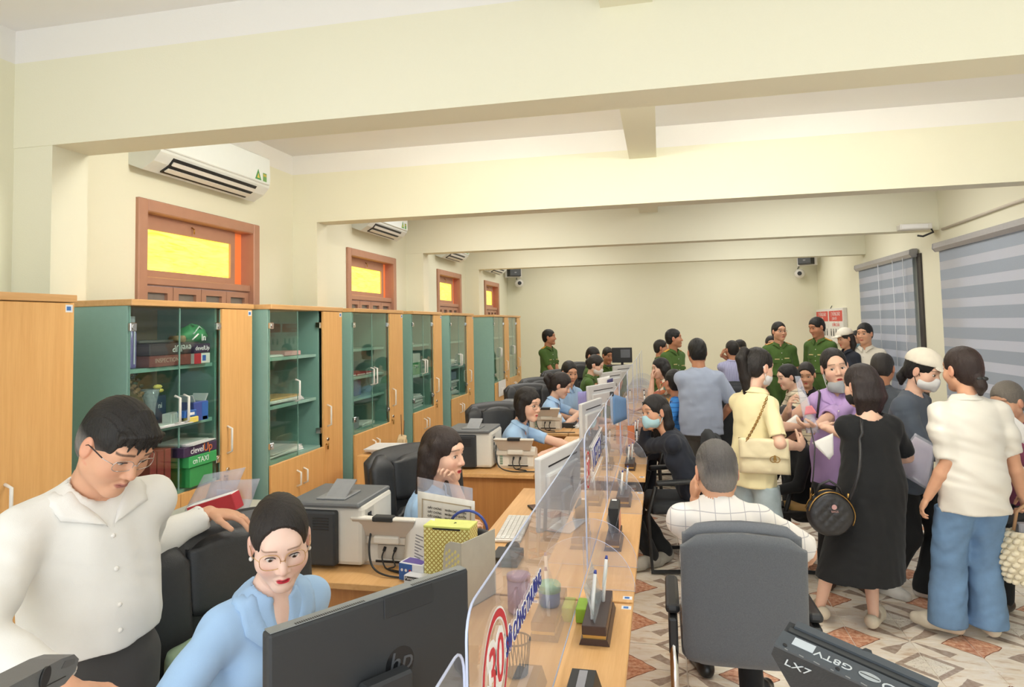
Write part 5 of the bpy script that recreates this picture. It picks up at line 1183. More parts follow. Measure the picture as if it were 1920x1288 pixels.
P19 = person('officer with glasses facing the room, hands lowered, belt on green trousers', at(1461, 621, 9.5), 172, 'stand', 1.0, .009, 'mid', hyaw=-14, hs=1.05, hair='short', hair_col='1C1A19', hairline=.012, hh=.0065, uniform=True, glasses=DARKW, gsize=(.024, .015), bulk=1.05, top=T(m=OLIVE, hem=-.10, slen=.85, buttons=5, fold=.003), bottom=T(m=OLIVED), belt=True, shoes=T(m=SHB))
P20 = person('officer by the red headed board looking down to the left', at(1531, 613, 9.4), 225, 'stand', 1.02, .009, 'tan', hyaw=14, hpitch=-16, hs=1.05, hair='short', hair_col='1C1A19', hh=.0065, uniform=True, top=T(m=OLIVE, hem=-.10, slen=.85, buttons=5, fold=.003), bottom=T(m=OLIVED), belt=True, shoes=T(m=SHB))
P21 = person('woman with cream cap and black hair near the board', at(1584, 634, 9.0), 250, 'stand', .94, .011, 'mid', True, hair='longback', hairlen=.2, hpitch=-14, cap=mat('cream_cap', 'E6DFD0', .85), top=T(m=NAVY, sleeve='long', hem=.1), bottom=T(m=BLK), hh=.009)
P22 = person('person with blue mask between the cream cap and the man in white', at(1606, 637, 9.3), 235, 'stand', .95, .011, 'mid', True, hair='bun', mask=MBL, top=T(m=BLK, sleeve='long', hem=.1), bottom=T(m=BLK), hh=.009)
P23 = person('man in cream white shirt standing before the striped blind, looking left', at(1621, 625, 8.9), 215, 'stand', .99, .009, 'mid', hyaw=5, hpitch=-4, hs=1.05, hair='short', hair_col='1E1C1B', hh=.0065, top=T(m=cloth('cream_shirt', 'E8E2D4', .8, .02), sleeve='long', hem=-.10, buttons=3), bottom=T(m=BLK), shoes=T(m=SHB))
P24 = person('woman in lilac shirt, mask pulled below her chin, holding clear folder', at(1565, 688, 5.0), 186, 'stand', .96, .007, 'light', True, lean=4, hyaw=-5, hpitch=-4, hroll=8, hs=1.06, hair='bun', hair_col='2A2423', hairline=.016, hh=.0036, handh=.005, lips='C0504E', gaze=(.25, 1, -.05), mask=MGR, maskpos=(0, -.012, -.062), bulk=1.08, top=T(m=LILAC, sleeve='half', hem=.15, fold=.005, loose=.012, vdepth=.06, buttons=3, lapel=(.10, .058)), bottom=T(m=BLK, wide=.02),
    arms={'R': T(to=at(1478, 768, 4.9), pole=(.8, -.3, -.8), d=(-.2, .4, .9), n=(-.8, .2, 0), curl=.7), 'L': T(to=at(1530, 800, 4.72), pole=(.9, -.2, -.5), d=(-.9, .2, .1), n=(0, -.4, 1), curl=.5)}, shoes=T(m=SHBR))
P25 = person('woman in long black dress with black quilted bag and cream clogs, back turned', at(1614, 722, 4.42), 350, 'stand', .92, .007, 'light', True, lean=3, hyaw=-22, hpitch=-12, hs=1.04, hair='longback', hairlen=.17, hair_col='352A2A', sheen='5A3A40', hh=.0042, handh=.005, mask=MBK, loopm=MBK, bulk=1.12, top=T(m=BLK, sleeve='short', slen=.85, neck='wide', collar=False, fold=.003, loose=.012, name='dress'), bottom=T(kind='dress', hem=.30, r=.245, shift=(-.10, 0, 0), m=BLK),
    arms={'L': T(to=at(1545, 800, 4.62), pole=(1, -.4, -.5), d=(-.4, 1, .2), curl=.5), 'R': T(b=(-.02, .26, -.30), pole=(1, -.4, -.3))}, feet={'L': (.885, 4.46, .085), 'R': (1.155, 4.38, .085)}, footdir={'L': (-.1, 1, 0), 'R': (.45, .9, 0)}, shoes=T(m=SHC, sole=.02, open=True))
P26 = person('balding man in dark grey shirt, back of head behind the black dress woman', at(1655, 690, 6.0), 30, 'stand', .95, .008, 'tan', hs=1.05, hair='bald', hair_col='3A3432', hh=.006, hpitch=-16, lean=8, top=T(m=cloth('dark_grey_shirt', '555B63', .85), sleeve='short', hem=.1, fold=.003), bottom=T(m=BLK), shoes=T(m=SHB))
P27 = person('masked woman in cream cap and slate hoodie looking down', at(1732, 694, 4.85), 128, 'stand', .95, .007, 'light', True, lean=8, hyaw=4, hpitch=-22, hs=1.05, hair='lowpony', hair_col='1E1B1A', hh=.0045, handh=.005, mask=MWH, loopm=MBK, cap=mat('cream_cap', 'E6DFD0', .85), bulk=1.12, top=T(m=HOOD, sleeve='long', hem=.13, fold=.005, foldk=60, loose=.026, neck='crew', collar=False), bottom=T(m=BLK, wide=.03),
    arms={'R': T(b=(-.12, .26, -.32), pole=(.9, -.4, -.4)), 'L': T(b=(-.12, .28, -.30), pole=(.9, -.4, -.4))}, feet={'R': (1.36, 4.95, .085), 'L': (1.62, 4.9, .085)}, shoes=T(m=SHW))
P28 = person('woman in white satin puff sleeve blouse and blue jeans, back turned', at(1803, 692, 4.27), 352, 'stand', .95, .007, 'mid', True, hyaw=-16, hpitch=-4, lean=0, hs=1.04, hair='lowpony', hair_col='3A2A26', sheen='7A4A3A', hh=.0042, handh=.0048, bulk=1.1, nape=-.10, top=T(m=SATIN, sleeve='puff', hem=.13, fold=.0065, foldk=50, loose=.02, folddir=(.4, 0, .9), hemr=.165), bottom=T(m=DEN2, wide=.045, fold=.005, name='jeans', cuff=.07),
    arms={'L': T(b=(.10, .02, -.49), pole=(.6, -.8, -.2), curl=.5), 'R': T(b=(.16, .06, -.49), pole=(.6, -.8, -.2), curl=.9, n=(-1, .2, 0))}, feet={'L': (1.53, 4.34, .085), 'R': (1.74, 4.36, .085)}, footdir={'L': (-.75, .55, 0), 'R': (-.1, 1, 0)}, shoes=T(m=SHC, sole=.03, open=True))
P29 = person('elderly grey haired man in white checked shirt, back turned, on grey fabric chair', at(1343, 882, 3.02), 356, 'sit', .96, .007, 'mid', hs=1.06, hpitch=-12, hyaw=-3, lean=8, neck=.74, hair='grey', hair_col='6E6A68', grey_sides=.9, hh=.0032, handh=.0045, bulk=1.02, hairh=.0036, nape=-.085, top=T(m=PLAID, sleeve='short', slen=.98, hem=.1, fold=.003, loose=.012, foldk=60), bottom=T(m=BLK),
    arms={'L': T(to=at(1303, 938, 3.28), pole=(1, -.3, -.7), d=(0, .3, 1), n=(-.9, .2, 0), curl=.6), 'R': T(to=(.60, 3.27, .73), pole=(1, -.6, -.3), d=(.1, 1, -.1), curl=.5)}, feet={'R': (.36, 3.42, .09), 'L': (.16, 3.7, .085)}, knees={'R': (.36, 3.55, .52), 'L': (.16, 3.55, .52)}, footdir={'R': (.5, .8, 0)}, shoes=T(m=SHB))
P30 = person('seated person in cream striped top with short black hair, facing left', at(1476, 706, 6.9), 265, 'sit', .93, .009, 'light', True, hyaw=-10, hpitch=-14, lean=10, hair='bun', hair_col='1C1A19', hh=.007, top=T(m=STRB, hem=.1, sleeve='short', loose=.015), bottom=T(m=BLK), shoes=T(m=SHB))
P31 = person('dark haired visitor seated behind the lilac shirt woman', at(1512, 702, 7.6), 200, 'sit', .93, .011, 'mid', True, hair='bun', hpitch=-16, top=T(m=BLK, hem=.1), bottom=T(m=BLK), hh=.009, hs=1.05)
P32 = person('grey haired visitor bending over papers at the right edge', at(1888, 752, 5.0), 240, 'sit', .95, .008, 'mid', hair='grey', hair_col='8E857A', hpitch=-14, hs=1.05, lean=8, hh=.006, top=T(m=cloth('mauve_top', '8A4A62', .85), sleeve='half', hem=.1), bottom=T(m=BLK), arms={'R': T(b=(-.1, .34, -.22)), 'L': T(b=(-.1, .34, -.22))}, shoes=T(m=SHB))
P33 = person('visitor behind the standing officer with glasses, only black hair showing', at(1446, 645, 10.4), 180, 'sit', 1., .011, 'mid', hair='short', top=T(m=cloth('dark_red_top', '8A3A40', .85), hem=.1), bottom=T(m=BLK), hh=.0095)
P34 = person('seated visitor with bare feet in sandals, mostly hidden behind jeans woman', at(1478, 790, 5.35), 250, 'sit', .9, .010, 'mid', True, hair='bun', hpitch=-34, top=T(m=BLK, sleeve='long', hem=.1), bottom=T(m=BLK), hh=.0095, feet={'L': (.82, 5.4, .085), 'R': (.98, 5.5, .085)}, shoes=T(m=SHBR))
# ================================================================ SMALL THINGS
def boxt(name, label, cat, c, d, m, rz=0., ch=.003, group=None, face=None):
    """a box-shaped thing standing at c (bottom centre); face = list of (name, material, side, u0, u1, v0, v1) flat prints"""
    w = thing(name, label, cat, c, rz, group); rbox('body' if name not in ('book', 'paper_stack') else 'block', m, w, (-d[0]/2, -d[1]/2, 0), (d[0]/2, d[1]/2, d[2]), ch)
    for f in face or []:
        nm, fm, sd, u0, u1, v0, v1 = f; e = .0006; z0, z1 = d[2]*v0, d[2]*v1
        if sd == '+x': A, B = (d[0]/2, -d[1]/2+d[1]*u0, z0), (d[0]/2+e, -d[1]/2+d[1]*u1, z1)
        elif sd == '-y': A, B = (-d[0]/2+d[0]*u0, -d[1]/2-e, z0), (-d[0]/2+d[0]*u1, -d[1]/2, z1)
        else: A, B = (-d[0]/2+d[0]*u0, -d[1]/2+d[1]*v0, d[2]), (-d[0]/2+d[0]*u1, -d[1]/2+d[1]*v1, d[2]+e)
        rbox(nm, fm, w, A, B, 0)
    return w
def papers(label, c, n=4, size=(.21, .30), rz=0., m=PAPER, group='loose paper stacks', spread=.02, seed=1, t=.006):
    w = thing('paper_stack', label, 'papers', c, rz, group); r = random.Random(seed)
    for i in range(n):
        mb = MB().box((r.uniform(-spread, spread), r.uniform(-spread, spread), t*(i+.5)), (size[0], size[1], t*.9), (0, 0, r.uniform(-.15, .15)))
        mb.obj('sheet_bundle', m if i % 3 != 1 else PAPERG, w)
    return w
FX = lambda y, z, x: frame((x, y, z), (0, 1, 0), (0, 0, 1))
FXR = lambda y, z, x: frame((x, y, z), (0, -1, 0), (0, 0, -1))
X1 = -2.53
# ---- cabinet with purple bottle (shelves at 1.33, 1.63)
w = thing('water_bottle', 'tall clear and violet bottle on top shelf of the first glazed cabinet', 'bottle', (X1+.02, 2.79, 1.632))
MB().lathe([(.034, 0), (.036, .01), (.036, .17), (.024, .2), (.022, .21)], n=20).obj('shell', mat('violet_plastic', '8E7CC0', .15, spec=.8), w); MB().lathe([(.024, .21), (.03, .212), (.03, .25), (.0, .252)], n=20).obj('cap', mat('clear_grey', 'C9C9D6', .2), w)
MB().bx((.036, -.006, .02), (.038, .004, .19)).obj('highlight_strip', mat('pale_strip', 'D8D4E8', .2), w)  # pale strip modelled as the glint on the bottle
w = boxt('flat_box', 'maroon flat box at the bottom of pile on top shelf', 'box', (X1, 3.02, 1.632), (.2, .36, .055), mat('maroon_board', '8C4A44', .5)); text('INSPECTION', .03, mat('dull_print', 'C9A79A', .6), w, FX(-.06, .03, .1006))
w = boxt('flat_box', 'dark box with upside down white lettering on top of the maroon box', 'box', (X1, 3.02, 1.688), (.2, .36, .06), mat('brown_black_board', '4A3B3F', .5)); text('develUP', .05, WHITET, w, FXR(.06, .032, .1006))
boxt('folder', 'grey slanting folder leaning behind purple bottle', 'folder', (X1-.03, 2.95, 1.75), (.16, .24, .014), mat('dark_grey_board', '6A6460', .6))
w = boxt('small_box', 'red white and blue small box at the right end of top shelf', 'box', (X1+.07, 3.20, 1.632), (.1, .13, .055), mat('white_board', 'E8E4E0', .5), face=[('red_print', RED, '+x', 0, .42, 0, 1), ('blue_print', BLUE, '+x', .5, .72, .25, .8)])
w = boxt('small_box', 'dark purple box with white print, right end of the top shelf', 'box', (X1+.07, 3.20, 1.689), (.1, .13, .05), PURP); text('develUp', .034, WHITET, w, FX(0, .025, .0508))
w = thing('plastic_bag', 'crumpled green and white plastic bag on top of the purple box', 'bag', (X1+.06, 3.19, 1.74)); r_ = random.Random(4)
mb = MB().sphere((0, 0, .045), (.06, .095, .05), 14, 9); mb.v = [(x*(1+r_.uniform(-.15, .15)), y*(1+r_.uniform(-.1, .1)), max(0, z*(1+r_.uniform(-.2, .15)))) for x, y, z in mb.v]; mb.obj('bag_body', GREEN, w)
MB().tube([(.05, -.05, .05), (.055, -.01, .09), (.04, .04, .07)], .004, 6).tube([(.06, -.07, .02), (.065, -.03, .05)], .004, 6).obj('white_stripe', WHITET, w); text('In', .05, WHITET, w, FX(.0, .03, .075))
tag(MB().tube([(0, 0, 0), (.08, 0, 0)], .018, 14).obj('tape_roll', mat('kraft', 'B08E66', .7), None, loc=(X1+.02, 3.08, 1.766)), 'brown cardboard tube lying on the dark lettered box', 'tube')
w = thing('glass_vase', 'flared glass vase with dry sprig on second shelf, behind the bowing man', 'vase', (X1+.05, 2.90, 1.332))
MB().lathe([(.025, 0), (.022, .03), (.03, .12), (.046, .19), (.043, .19), (.028, .12), (.018, .02), (.0, .015)], n=20).obj('vessel', glassy('vase_glass', (.86, .9, .88), ior=1.6, haze=.25), w)
LF = mat('dark_leaf', '3E4A3A', .6); LB = mat('dry_leaf', '8A6A4A', .7)
for (dx, dy, hh_, m_) in ((-.02, -.10, .34, LF), (.0, -.16, .30, LB)):
    pts = [Vector((0, 0, .05)), Vector((dx*.4, dy*.35, .16)), Vector((dx, dy, hh_-.06))]; MB().tube(pts, .0025, 5).obj('stem', LB, w)
    for k in range(9):
        p = pts[1].lerp(pts[2], k/8); s_ = 1 if k % 2 else -1; mb = MB().sphere((0, 0, 0), (.004, .017, .009), 8, 5); mb.v = [tuple(Vector(v)+p+Vector((.004, s_*.014, .006))) for v in mb.v]; mb.obj('leaf', m_, w)
MB().sphere((.02, .03, .2), (.015, .03, .012), 8, 5).sphere((.02, .05, .18), (.012, .02, .01), 8, 5).obj('yellow_flower', YELL, w)
w = boxt('canister', 'dark blue canister beside the glass vase', 'jar', (X1, 2.99, 1.332), (.07, .09, .15), mat('navy_tin', '2E4560', .3)); text('ni', .04, WHITET, w, FX(0, .1, .0355))
boxt('calendar_stand', 'small white folding stand on the second shelf', 'stand', (X1+.08, 3.02, 1.332), (.05, .1, .06), PAPERG, rz=.2)
w = boxt('carton', 'blue carton with open flaps on second shelf', 'box', (X1+.08, 3.18, 1.332), (.1, .11, .10), mat('deep_blue_board', '4456A0', .45), face=[('print', BLUE, '+x', .55, 1, 0, .95), ('print', WHITET, '+x', .6, .95, .02, .2)])
for sy in (-1, 1): MB().box((.0, sy*.05, .115), (.09, .004, .05), (sy*-.5, 0, 0)).obj('flap', PAPERG, w)
w = boxt('small_box', 'light blue small box by the blue carton', 'box', (X1+.12, 3.08, 1.362), (.05, .09, .035), BLUE, face=[('print', WHITET, '+x', .2, .8, .3, .7)])
boxt('note_pad', 'yellow note pad on the second shelf edge', 'notepad', (X1+.13, 3.10, 1.332), (.04, .07, .03), YELL)
papers('loose papers on second shelf of the first glazed cabinet', (X1+.06, 2.98, 1.332), 3, (.18, .2), seed=3, t=.004)
w = boxt('flat_box', 'dark purple box with clevelUp lettering in the lower part of first glazed cabinet', 'box', (X1+.06, 3.14, 1.165), (.2, .26, .05), PURP); text('clevel', .045, WHITET, w, FX(-.03, .025, .1006)); text('Up', .06, ORANT, w, FX(.055, .027, .1006))
papers('grey papers on the purple clevelUp box', (X1+.06, 3.14, 1.216), 3, (.18, .22), m=PAPERG, seed=5, t=.004)
w = boxt('flat_box', 'green box with white print just under the purple clevelUp box', 'box', (X1+.06, 3.16, 1.105), (.2, .22, .058), mat('green_box', '3FA85E', .5)); text('cnTAXI', .04, WHITET, w, FX(-.02, .03, .1006))
boxt('flat_box', 'plain green box at the bottom of the lettered pile', 'box', (X1+.05, 3.16, 1.002), (.2, .18, .10), mat('green_box2', '3A9A55', .5))
for k in range(3):
    boxt('binder', ('dark red binder nearest the bowing man', 'middle dark red binder of three', 'dark red binder farthest from bowing man')[k], 'binder', (X1, 2.86+k*.05, 1.002), (.22, .042, .22), mat('dark_red_binder', '9E3A3E', .5), group='red binders in the first glazed cabinet', face=[('spine_label', mat('dull_pink', 'C98A84', .6), '+x', .2, .8, .2, .35)])
# ---- other cabinets
w = thing('gift_bag', 'bright green bag with white emblem in the second glazed cabinet', 'bag', (-2.47, 3.79, 1.632)); rbox('bag_body', mat('bright_green', '4FBE5A', .5), w, (-.06, -.07, 0), (.06, .05, .19), .004); ring(.016, .02, w, WHITET, FX(-.0, .11, .0612), 'emblem'); text('ip', .03, WHITET, w, FX(.0, .11, .0612)); text('o_o', .025, WHITET, w, FX(-.03, .03, .0612))
boxt('folder', 'pink edged ledger on the top shelf of second glazed cabinet', 'folder', (-2.5, 4.1, 1.632), (.2, .2, .03), mat('pink_board', 'D9A8A8', .6)); papers('white sheets on top shelf beside the pink edged ledger', (-2.5, 3.95, 1.632), 2, (.2, .24), seed=7)
papers('envelopes and folders on middle shelf, second glazed cabinet', (-2.5, 4.0, 1.332), 4, (.22, .40), seed=8); boxt('folder', 'kraft folder topping the middle shelf papers of second cabinet', 'folder', (-2.5, 4.02, 1.357), (.2, .36, .012), mat('kraft_folder', 'D9B27A', .6), ch=.001)
papers('papers on the lowest glazed shelf of second cabinet', (-2.5, 4.0, 1.002), 5, (.22, .40), seed=9)
for k in range(3): boxt('booklet', ('red booklet nearest on the red shelf', 'middle red booklet on the red shelf', 'far red booklet on the red shelf')[k], 'book', (-2.5, 4.98+k*.17, 1.422), (.2, .15, .02), RED, group='red booklets in the third cabinet', face=[('page_edge', PAPER, '+x', 0, 1, .2, .5)])
boxt('file_box', 'grey file box low in the third glazed cabinet', 'box', (-2.5, 5.0, 1.002), (.2, .2, .09), GREYP); papers('papers low in the third glazed cabinet', (-2.5, 5.28, 1.002), 4, (.2, .25), seed=10)
boxt('blue_pouch', 'blue pouch hanging under the red booklets', 'pouch', (-2.48, 5.2, 1.252), (.05, .12, .12), mat('dull_blue', '54709A', .6))
w = thing('carrier_bag', 'white and green carrier bag on upper shelf of fourth cabinet', 'bag', (-2.48, 6.4, 1.332)); rbox('bag_body', WHITEP, w, (-.08, -.14, 0), (.08, .14, .21), .006); rbox('green_band', GREEN, w, (.08, -.1, 0), (.082, .14, .12), 0); text('20 kg', .04, WHITET, w, FX(.02, .08, .0832)); papers('small white stack on the top shelf of fourth cabinet', (-2.5, 6.35, 1.632), 3, (.15, .18), seed=11)
papers('papers piled at the bottom of fourth glazed cabinet', (-2.5, 6.45, 1.002), 10, (.2, .32), seed=12, t=.012); papers('white folders piled on shelf of the fifth cabinet', (-2.5, 7.62, 1.332), 7, (.2, .32), seed=13, t=.012); papers('papers piled at bottom of the fifth glazed cabinet', (-2.5, 7.62, 1.002), 12, (.2, .34), seed=14, t=.014); boxt('storage_box', 'blue grey box on papers in fifth cabinet', 'box', (-2.5, 7.62, 1.18), (.2, .3, .09), mat('blue_grey_box', '8C9CB4', .5))
tag(rbox('pinned_sheet', PAPER, None, (-2.305, 9.5, .78), (-2.30, 9.95, 1.0), .001), 'white sheets hung on the lower doors beyond the far column', 'papers')
# ---- between the first chair and cabinets
w = thing('filing_pedestal', 'grey steel pedestal behind the black chair of gold glasses woman', 'cabinet', (-2.02, 2.84, 0)); rbox('carcass', mat('pale_grey_steel', 'C2C4B8', .45), w, (-.24, -.13, 0), (.24, .2, .94), .006); rbox('lid', mat('pale_grey_steel', 'C2C4B8', .45), w, (-.25, -.14, .94), (.25, .21, .965), .004)
for k in range(3): d = rbox('drawer', mat('pale_grey_steel', 'C2C4B8', .45), w, (.24, -.12, .03+k*.3), (.252, .19, .31+k*.3), .003); rbox('drawer_pull', DGREY, d, (.252, 0, .25+k*.3), (.258, .07, .265+k*.3), .001)
def sheet(name, label, cat, P, m, th=.0015, group=None, part='leaf_of_plastic'):
    """thin rectangular sheet through four corners given in order"""
    P = [Vector(p) for p in P]; c = sum(P, Vector())/4; w = thing(name, label, cat, c, group=group); n = 6
    def fn(u, v): a = P[0].lerp(P[1], u); b = P[3].lerp(P[2], u); q = a.lerp(b, v); return q-c
    MB().grid(fn, n, n).obj(part, m, w, solid=th); return w
w = sheet('clear_folder', 'tilted clear plastic folder standing behind red book on grey pedestal', 'folder', [(-2.2, 2.80, .967), (-1.98, 2.80, .967), (-1.90, 2.83, 1.17), (-2.12, 2.83, 1.13)], CLEARF)
w = sheet('clear_folder', 'second clear plastic folder, lower, standing over red book on the pedestal', 'folder', [(-2.1, 2.78, .967), (-1.86, 2.78, .967), (-1.80, 2.79, 1.13), (-2.05, 2.79, 1.11)], CLEARF)
rbox('paper_inside', PAPER, w, (-.07, .004, -.05), (.02, .006, .03), 0)
w = thing('book', 'thick red book leaning on the grey pedestal', 'book', (-2.0, 2.74, 1.0), rot=(.1, -.3, 0)); rbox('cover', RED, w, (-.11, -.03, -.03), (.13, .03, .045), .003); rbox('page_block', PAPER, w, (-.108, -.027, .038), (.128, .027, .047), 0)
# ---- second desk: thermos, yellow box, file holder, folders
w = thing('thermos', 'beige insulated bottle with flip lid behind the front scanner', 'bottle', (-1.43, 3.22, .752)); MB().lathe([(.033, 0), (.036, .006), (.036, .13), (.031, .15), (.031, .16)], n=22).obj('shell', mat('beige_enamel', 'E0D6CA', .35), w); MB().lathe([(.036, .155), (.037, .16), (.036, .215), (.028, .228), (0, .23)], n=22).obj('lid', mat('beige_enamel', 'E0D6CA', .35), w); MB().bx((.03, -.012, .165), (.046, .012, .21), 0, .004).obj('clasp', mat('beige_enamel2', 'D2C6B8', .4), w)
def yellow_mat():
    t = NT('yellow_lattice_box'); v = t.coord('Object', (1, 1, 1)); sp = t.n('ShaderNodeSeparateXYZ', ins={0: v}); o = t.math('ADD', sp.outputs[0], sp.outputs[1])
    def ln(e): return t.math('LESS_THAN', t.math('ABSOLUTE', t.math('SUBTRACT', t.math('FRACT', t.math('MULTIPLY', e, 52.)), .5)), .16)
    m = t.math('MAXIMUM', ln(t.math('ADD', o, sp.outputs[2])), ln(t.math('SUBTRACT', o, sp.outputs[2]))); t.set(Base_Color=t.mix(m, c4('F2EFA8'), c4('B9A24E')), Roughness=.5); return t.m
w = thing('snack_box', 'tall yellow lattice patterned box in the grey file holder', 'box', (-.875, 2.72, .754), rz=-.06); rbox('carton', yellow_mat(), w, (-.10, -.05, 0), (.10, .05, .225), .002); rbox('lid', mat('yellow_green_lid', 'DDE27E', .5), w, (-.101, -.051, .2255), (.101, .051, .236), .002); MB().bx((-.06, -.0525, .221), (.06, -.05, .2275)).obj('lid_gap', SLOT, w); text('P', .02, BLACKT, w, frame((.02, 0, .2366), (1, 0, 0), (0, 1, 0)), 'emblem')
w = thing('file_holder', 'grey plastic magazine holder with punched holes by the black monitor', 'holder', (-.79, 2.45, .752), rz=-.38); HM = mat('holder_grey', 'B9B8AC', .5)
M = Matrix(((0, 0, 1, 0), (1, 0, 0, 0), (0, 1, 0, 0), (0, 0, 0, 1)))
rbox('right_side', HM, w, (.047, 0, 0), (.05, .215, .25), .001); rbox('base', HM, w, (-.06, 0, 0), (.05, .215, .004), .001)
F_ = MB(); MB().prism([(-.06, 0), (.05, 0), (.05, .25), (-.0, .25), (-.025, .235), (-.035, .2), (-.045, .09), (-.06, .07)], 0, .003, Matrix(((1, 0, 0, 0), (0, 0, 1, 0), (0, 1, 0, 0), (0, 0, 0, 1)))).obj('front_side', HM, w)
h_ = MB()
for i in range(5):
    for j in range(8):
        x = -.02+i*.014; z = .05+j*.022+(i % 2)*.011
        if x > -.03 + (.012 if z < .09 else 0): h_.box((x, -.0006, z), (.008, .001, .013), (0, .5, 0))
h_.obj('punched_holes', mat('hole_yellow', 'D8CF86', .6), w)['kind'] = 'stuff'
sheet('clear_folder', 'tall dotted clear folder standing behind the yellow box', 'folder', [(-1.13, 3.02, .76), (-.83, 2.90, .76), (-.83, 2.90, 1.09), (-1.13, 3.02, 1.105)], CLEARF)
w = sheet('certificate_sleeve', 'certificate with ornamental border in a clear sleeve behind yellow box', 'papers', [(-1.10, 2.94, .76), (-.81, 2.86, .76), (-.81, 2.86, 1.045), (-1.10, 2.94, 1.06)], mat('certificate_paper', 'E8E4DC', .7), part='certificate')
Mc = frame((0, -.004, 0), (.29, -.08, -.01), (0, 0, 1))
for a_ in ((-.13, -.02, .13, -.015), (-.13, .115, .13, .12), (-.13, -.02, -.125, .12), (.125, -.02, .13, .12)): MB().prism([(a_[0], a_[1]), (a_[2], a_[1]), (a_[2], a_[3]), (a_[0], a_[3])], 0, .0006, Mc).obj('border', mat('dull_gold', 'BBAA90', .7), w)
for k in range(4):
    for cx, t_ in ((-.06, 'GIẤY CHỨNG'), (.05, 'NHẬN CHỦ QUYỀN')): text(t_, .012, BLACKT, w, Mc @ Matrix.Translation((cx, .085-.018*k, .001)))
w = sheet('printed_sheet', 'printed paper sheet leaning left of the yellow box', 'papers', [(-1.12, 2.80, .76), (-.99, 2.70, .76), (-.95, 2.74, 1.0), (-1.11, 2.84, .97)], PAPER, part='page')
Mp = frame((-.0, -.006, -.02), (.13, -.1, 0), (.02, .04, .22))
for k in range(10): MB().prism([(-.06, .06-k*.012), (.055-.02*(k % 3), .06-k*.012), (.055-.02*(k % 3), .064-k*.012), (-.06, .064-k*.012)], 0, .0005, Mp).obj('text_line', mat('grey_print', '8A8A90', .7), w)
MB().tube([(-.86+.085*math.cos(a)+.86, 0, .085*math.sin(a)) for a in np.linspace(.1, 2.6, 12)], .006, 8).obj('cable_loop', mat('blue_band', '3A4FA0', .4), tag(thing('blue_headband', None, None, (-.83, 2.82, .93)), 'dark blue arched band sticking up behind yellow box', 'headband'))
w = boxt('ink_box', 'blue and white cartridge box in front of the yellow box', 'box', (-1.03, 2.72, .752), (.12, .07, .075), mat('ink_white', 'E4E6EA', .45), rz=-.25, face=[('print', BLUE, '-y', 0, .55, .05, .95), ('print', mat('violet_print', '6A5AA8', .5), '+z', .1, .9, .1, .9)])
for k in range(3): MB().cyl((-.045+k*.02, -.036, .045), .006, .001, 10, 'y').obj('icon', WHITET if k < 2 else RED, w)
w = boxt('battery_pack', 'white and black label box before the blue cartridge box', 'box', (-.99, 2.655, .752), (.12, .05, .045), mat('ink_white', 'E4E6EA', .45), rz=-.2, face=[('print', BLACKT, '-y', .05, .6, .55, .92)]); text('Panasonic', .016, WHITET, w, frame((-.02, -.0262, .034), (1, 0, 0), (0, 0, 1))); text('MULTI', .014, BLACKT, w, frame((.0, -.0258, .012), (1, 0, 0), (0, 0, 1)))
# keyboards, mouse, phone
def keyboard(label, x, y, rz):
    w = thing('keyboard', label, 'keyboard', (x, y, .751), rz=rz); rbox('base', WHITEP, w, (-.065, -.21, 0), (.065, .21, .016), .004); mb = MB()
    for i in range(5):
        for j in range(16): mb.bx((-.058+i*.023, -.2+j*.025, .016), (-.039+i*.023, -.179+j*.025, .021))
    mb.obj('keys', mat('key_cap', 'EDEBE6', .5), w)['kind'] = 'stuff'; return w
keyboard('white keyboard on second desk in front of the first white computer', -.77, 3.45, 0.06)
keyboard('keyboard on third desk before the bob haired clerk', -.78, 5.75, 0)
w = thing('computer_mouse', 'black mouse beside the white keyboard', 'mouse', (-.71, 3.14, .752)); MB().sphere((0, 0, .012), (.035, .055, .026), 16, 8).obj('shell', BLACKP, w); rbox('scroll_wheel', GREYP, w, (-.004, .02, .034), (.004, .035, .039), .001)
w = boxt('black_device', 'flat black box under the mouse, partly behind the file holder', 'box', (-.70, 2.99, .752), (.12, .15, .04), BLACKP); rbox('slot', DGREY, w, (-.05, -.076, .015), (.05, -.075, .025), 0)
w = boxt('mobile_phone', 'dark phone lying on desk by the first white computer', 'phone', (-.72, 3.85, .752), (.075, .15, .009), BLACKP, rz=.5, ch=.003, face=[('screen', mat('screen_glass', '33363C', .1), '+z', .05, .95, .04, .96)])
w = thing('phone_stand', 'clear plastic document stand at the end of second desk', 'stand', (-.78, 4.25, .752)); MB().tube([(-.0, -.12, 0), (0, -.12, .12), (0, -.09, .15), (0, .12, .15)], .004, 6).obj('frame_wire', ACRE, w); rbox('panel', CLEARF, w, (-.002, -.12, .0), (.0, .12, .15), 0)
# ---- front desk bits behind the front screen
w = thing('tumbler', 'pink mug with handle behind the front acrylic screen', 'mug', (-.54, 2.48, .752)); PK = mat('dusty_pink', 'C9A0AC', .4); MB().lathe([(.034, 0), (.042, .01), (.042, .12), (.039, .12), (.036, .012), (0, .01)], n=22).obj('cup', PK, w); MB().lathe([(.044, .12), (.044, .135), (.03, .14), (0, .142)], n=22).obj('lid', PK, w); MB().tube([(-.0, -.04, .1), (0, -.075, .09), (0, -.075, .04), (0, -.04, .03)], .006, 8).obj('handle', PK, w)
w = thing('lidded_jar', 'small green lidded jar behind the front screen', 'jar', (-.44, 2.56, .752)); MB().lathe([(.035, 0), (.04, .01), (.04, .05), (.036, .055)], n=20).obj('bowl', mat('blue_jar', '6C7FB0', .3), w); MB().lathe([(.043, .052), (.044, .075), (.038, .082), (0, .084)], n=20).obj('lid', mat('green_lid', '8FC796', .4), w)
w = thing('pen_basket', 'black wire pen basket behind the red 30 emblem', 'basket', (-.46, 2.05, .752)); mb = MB()
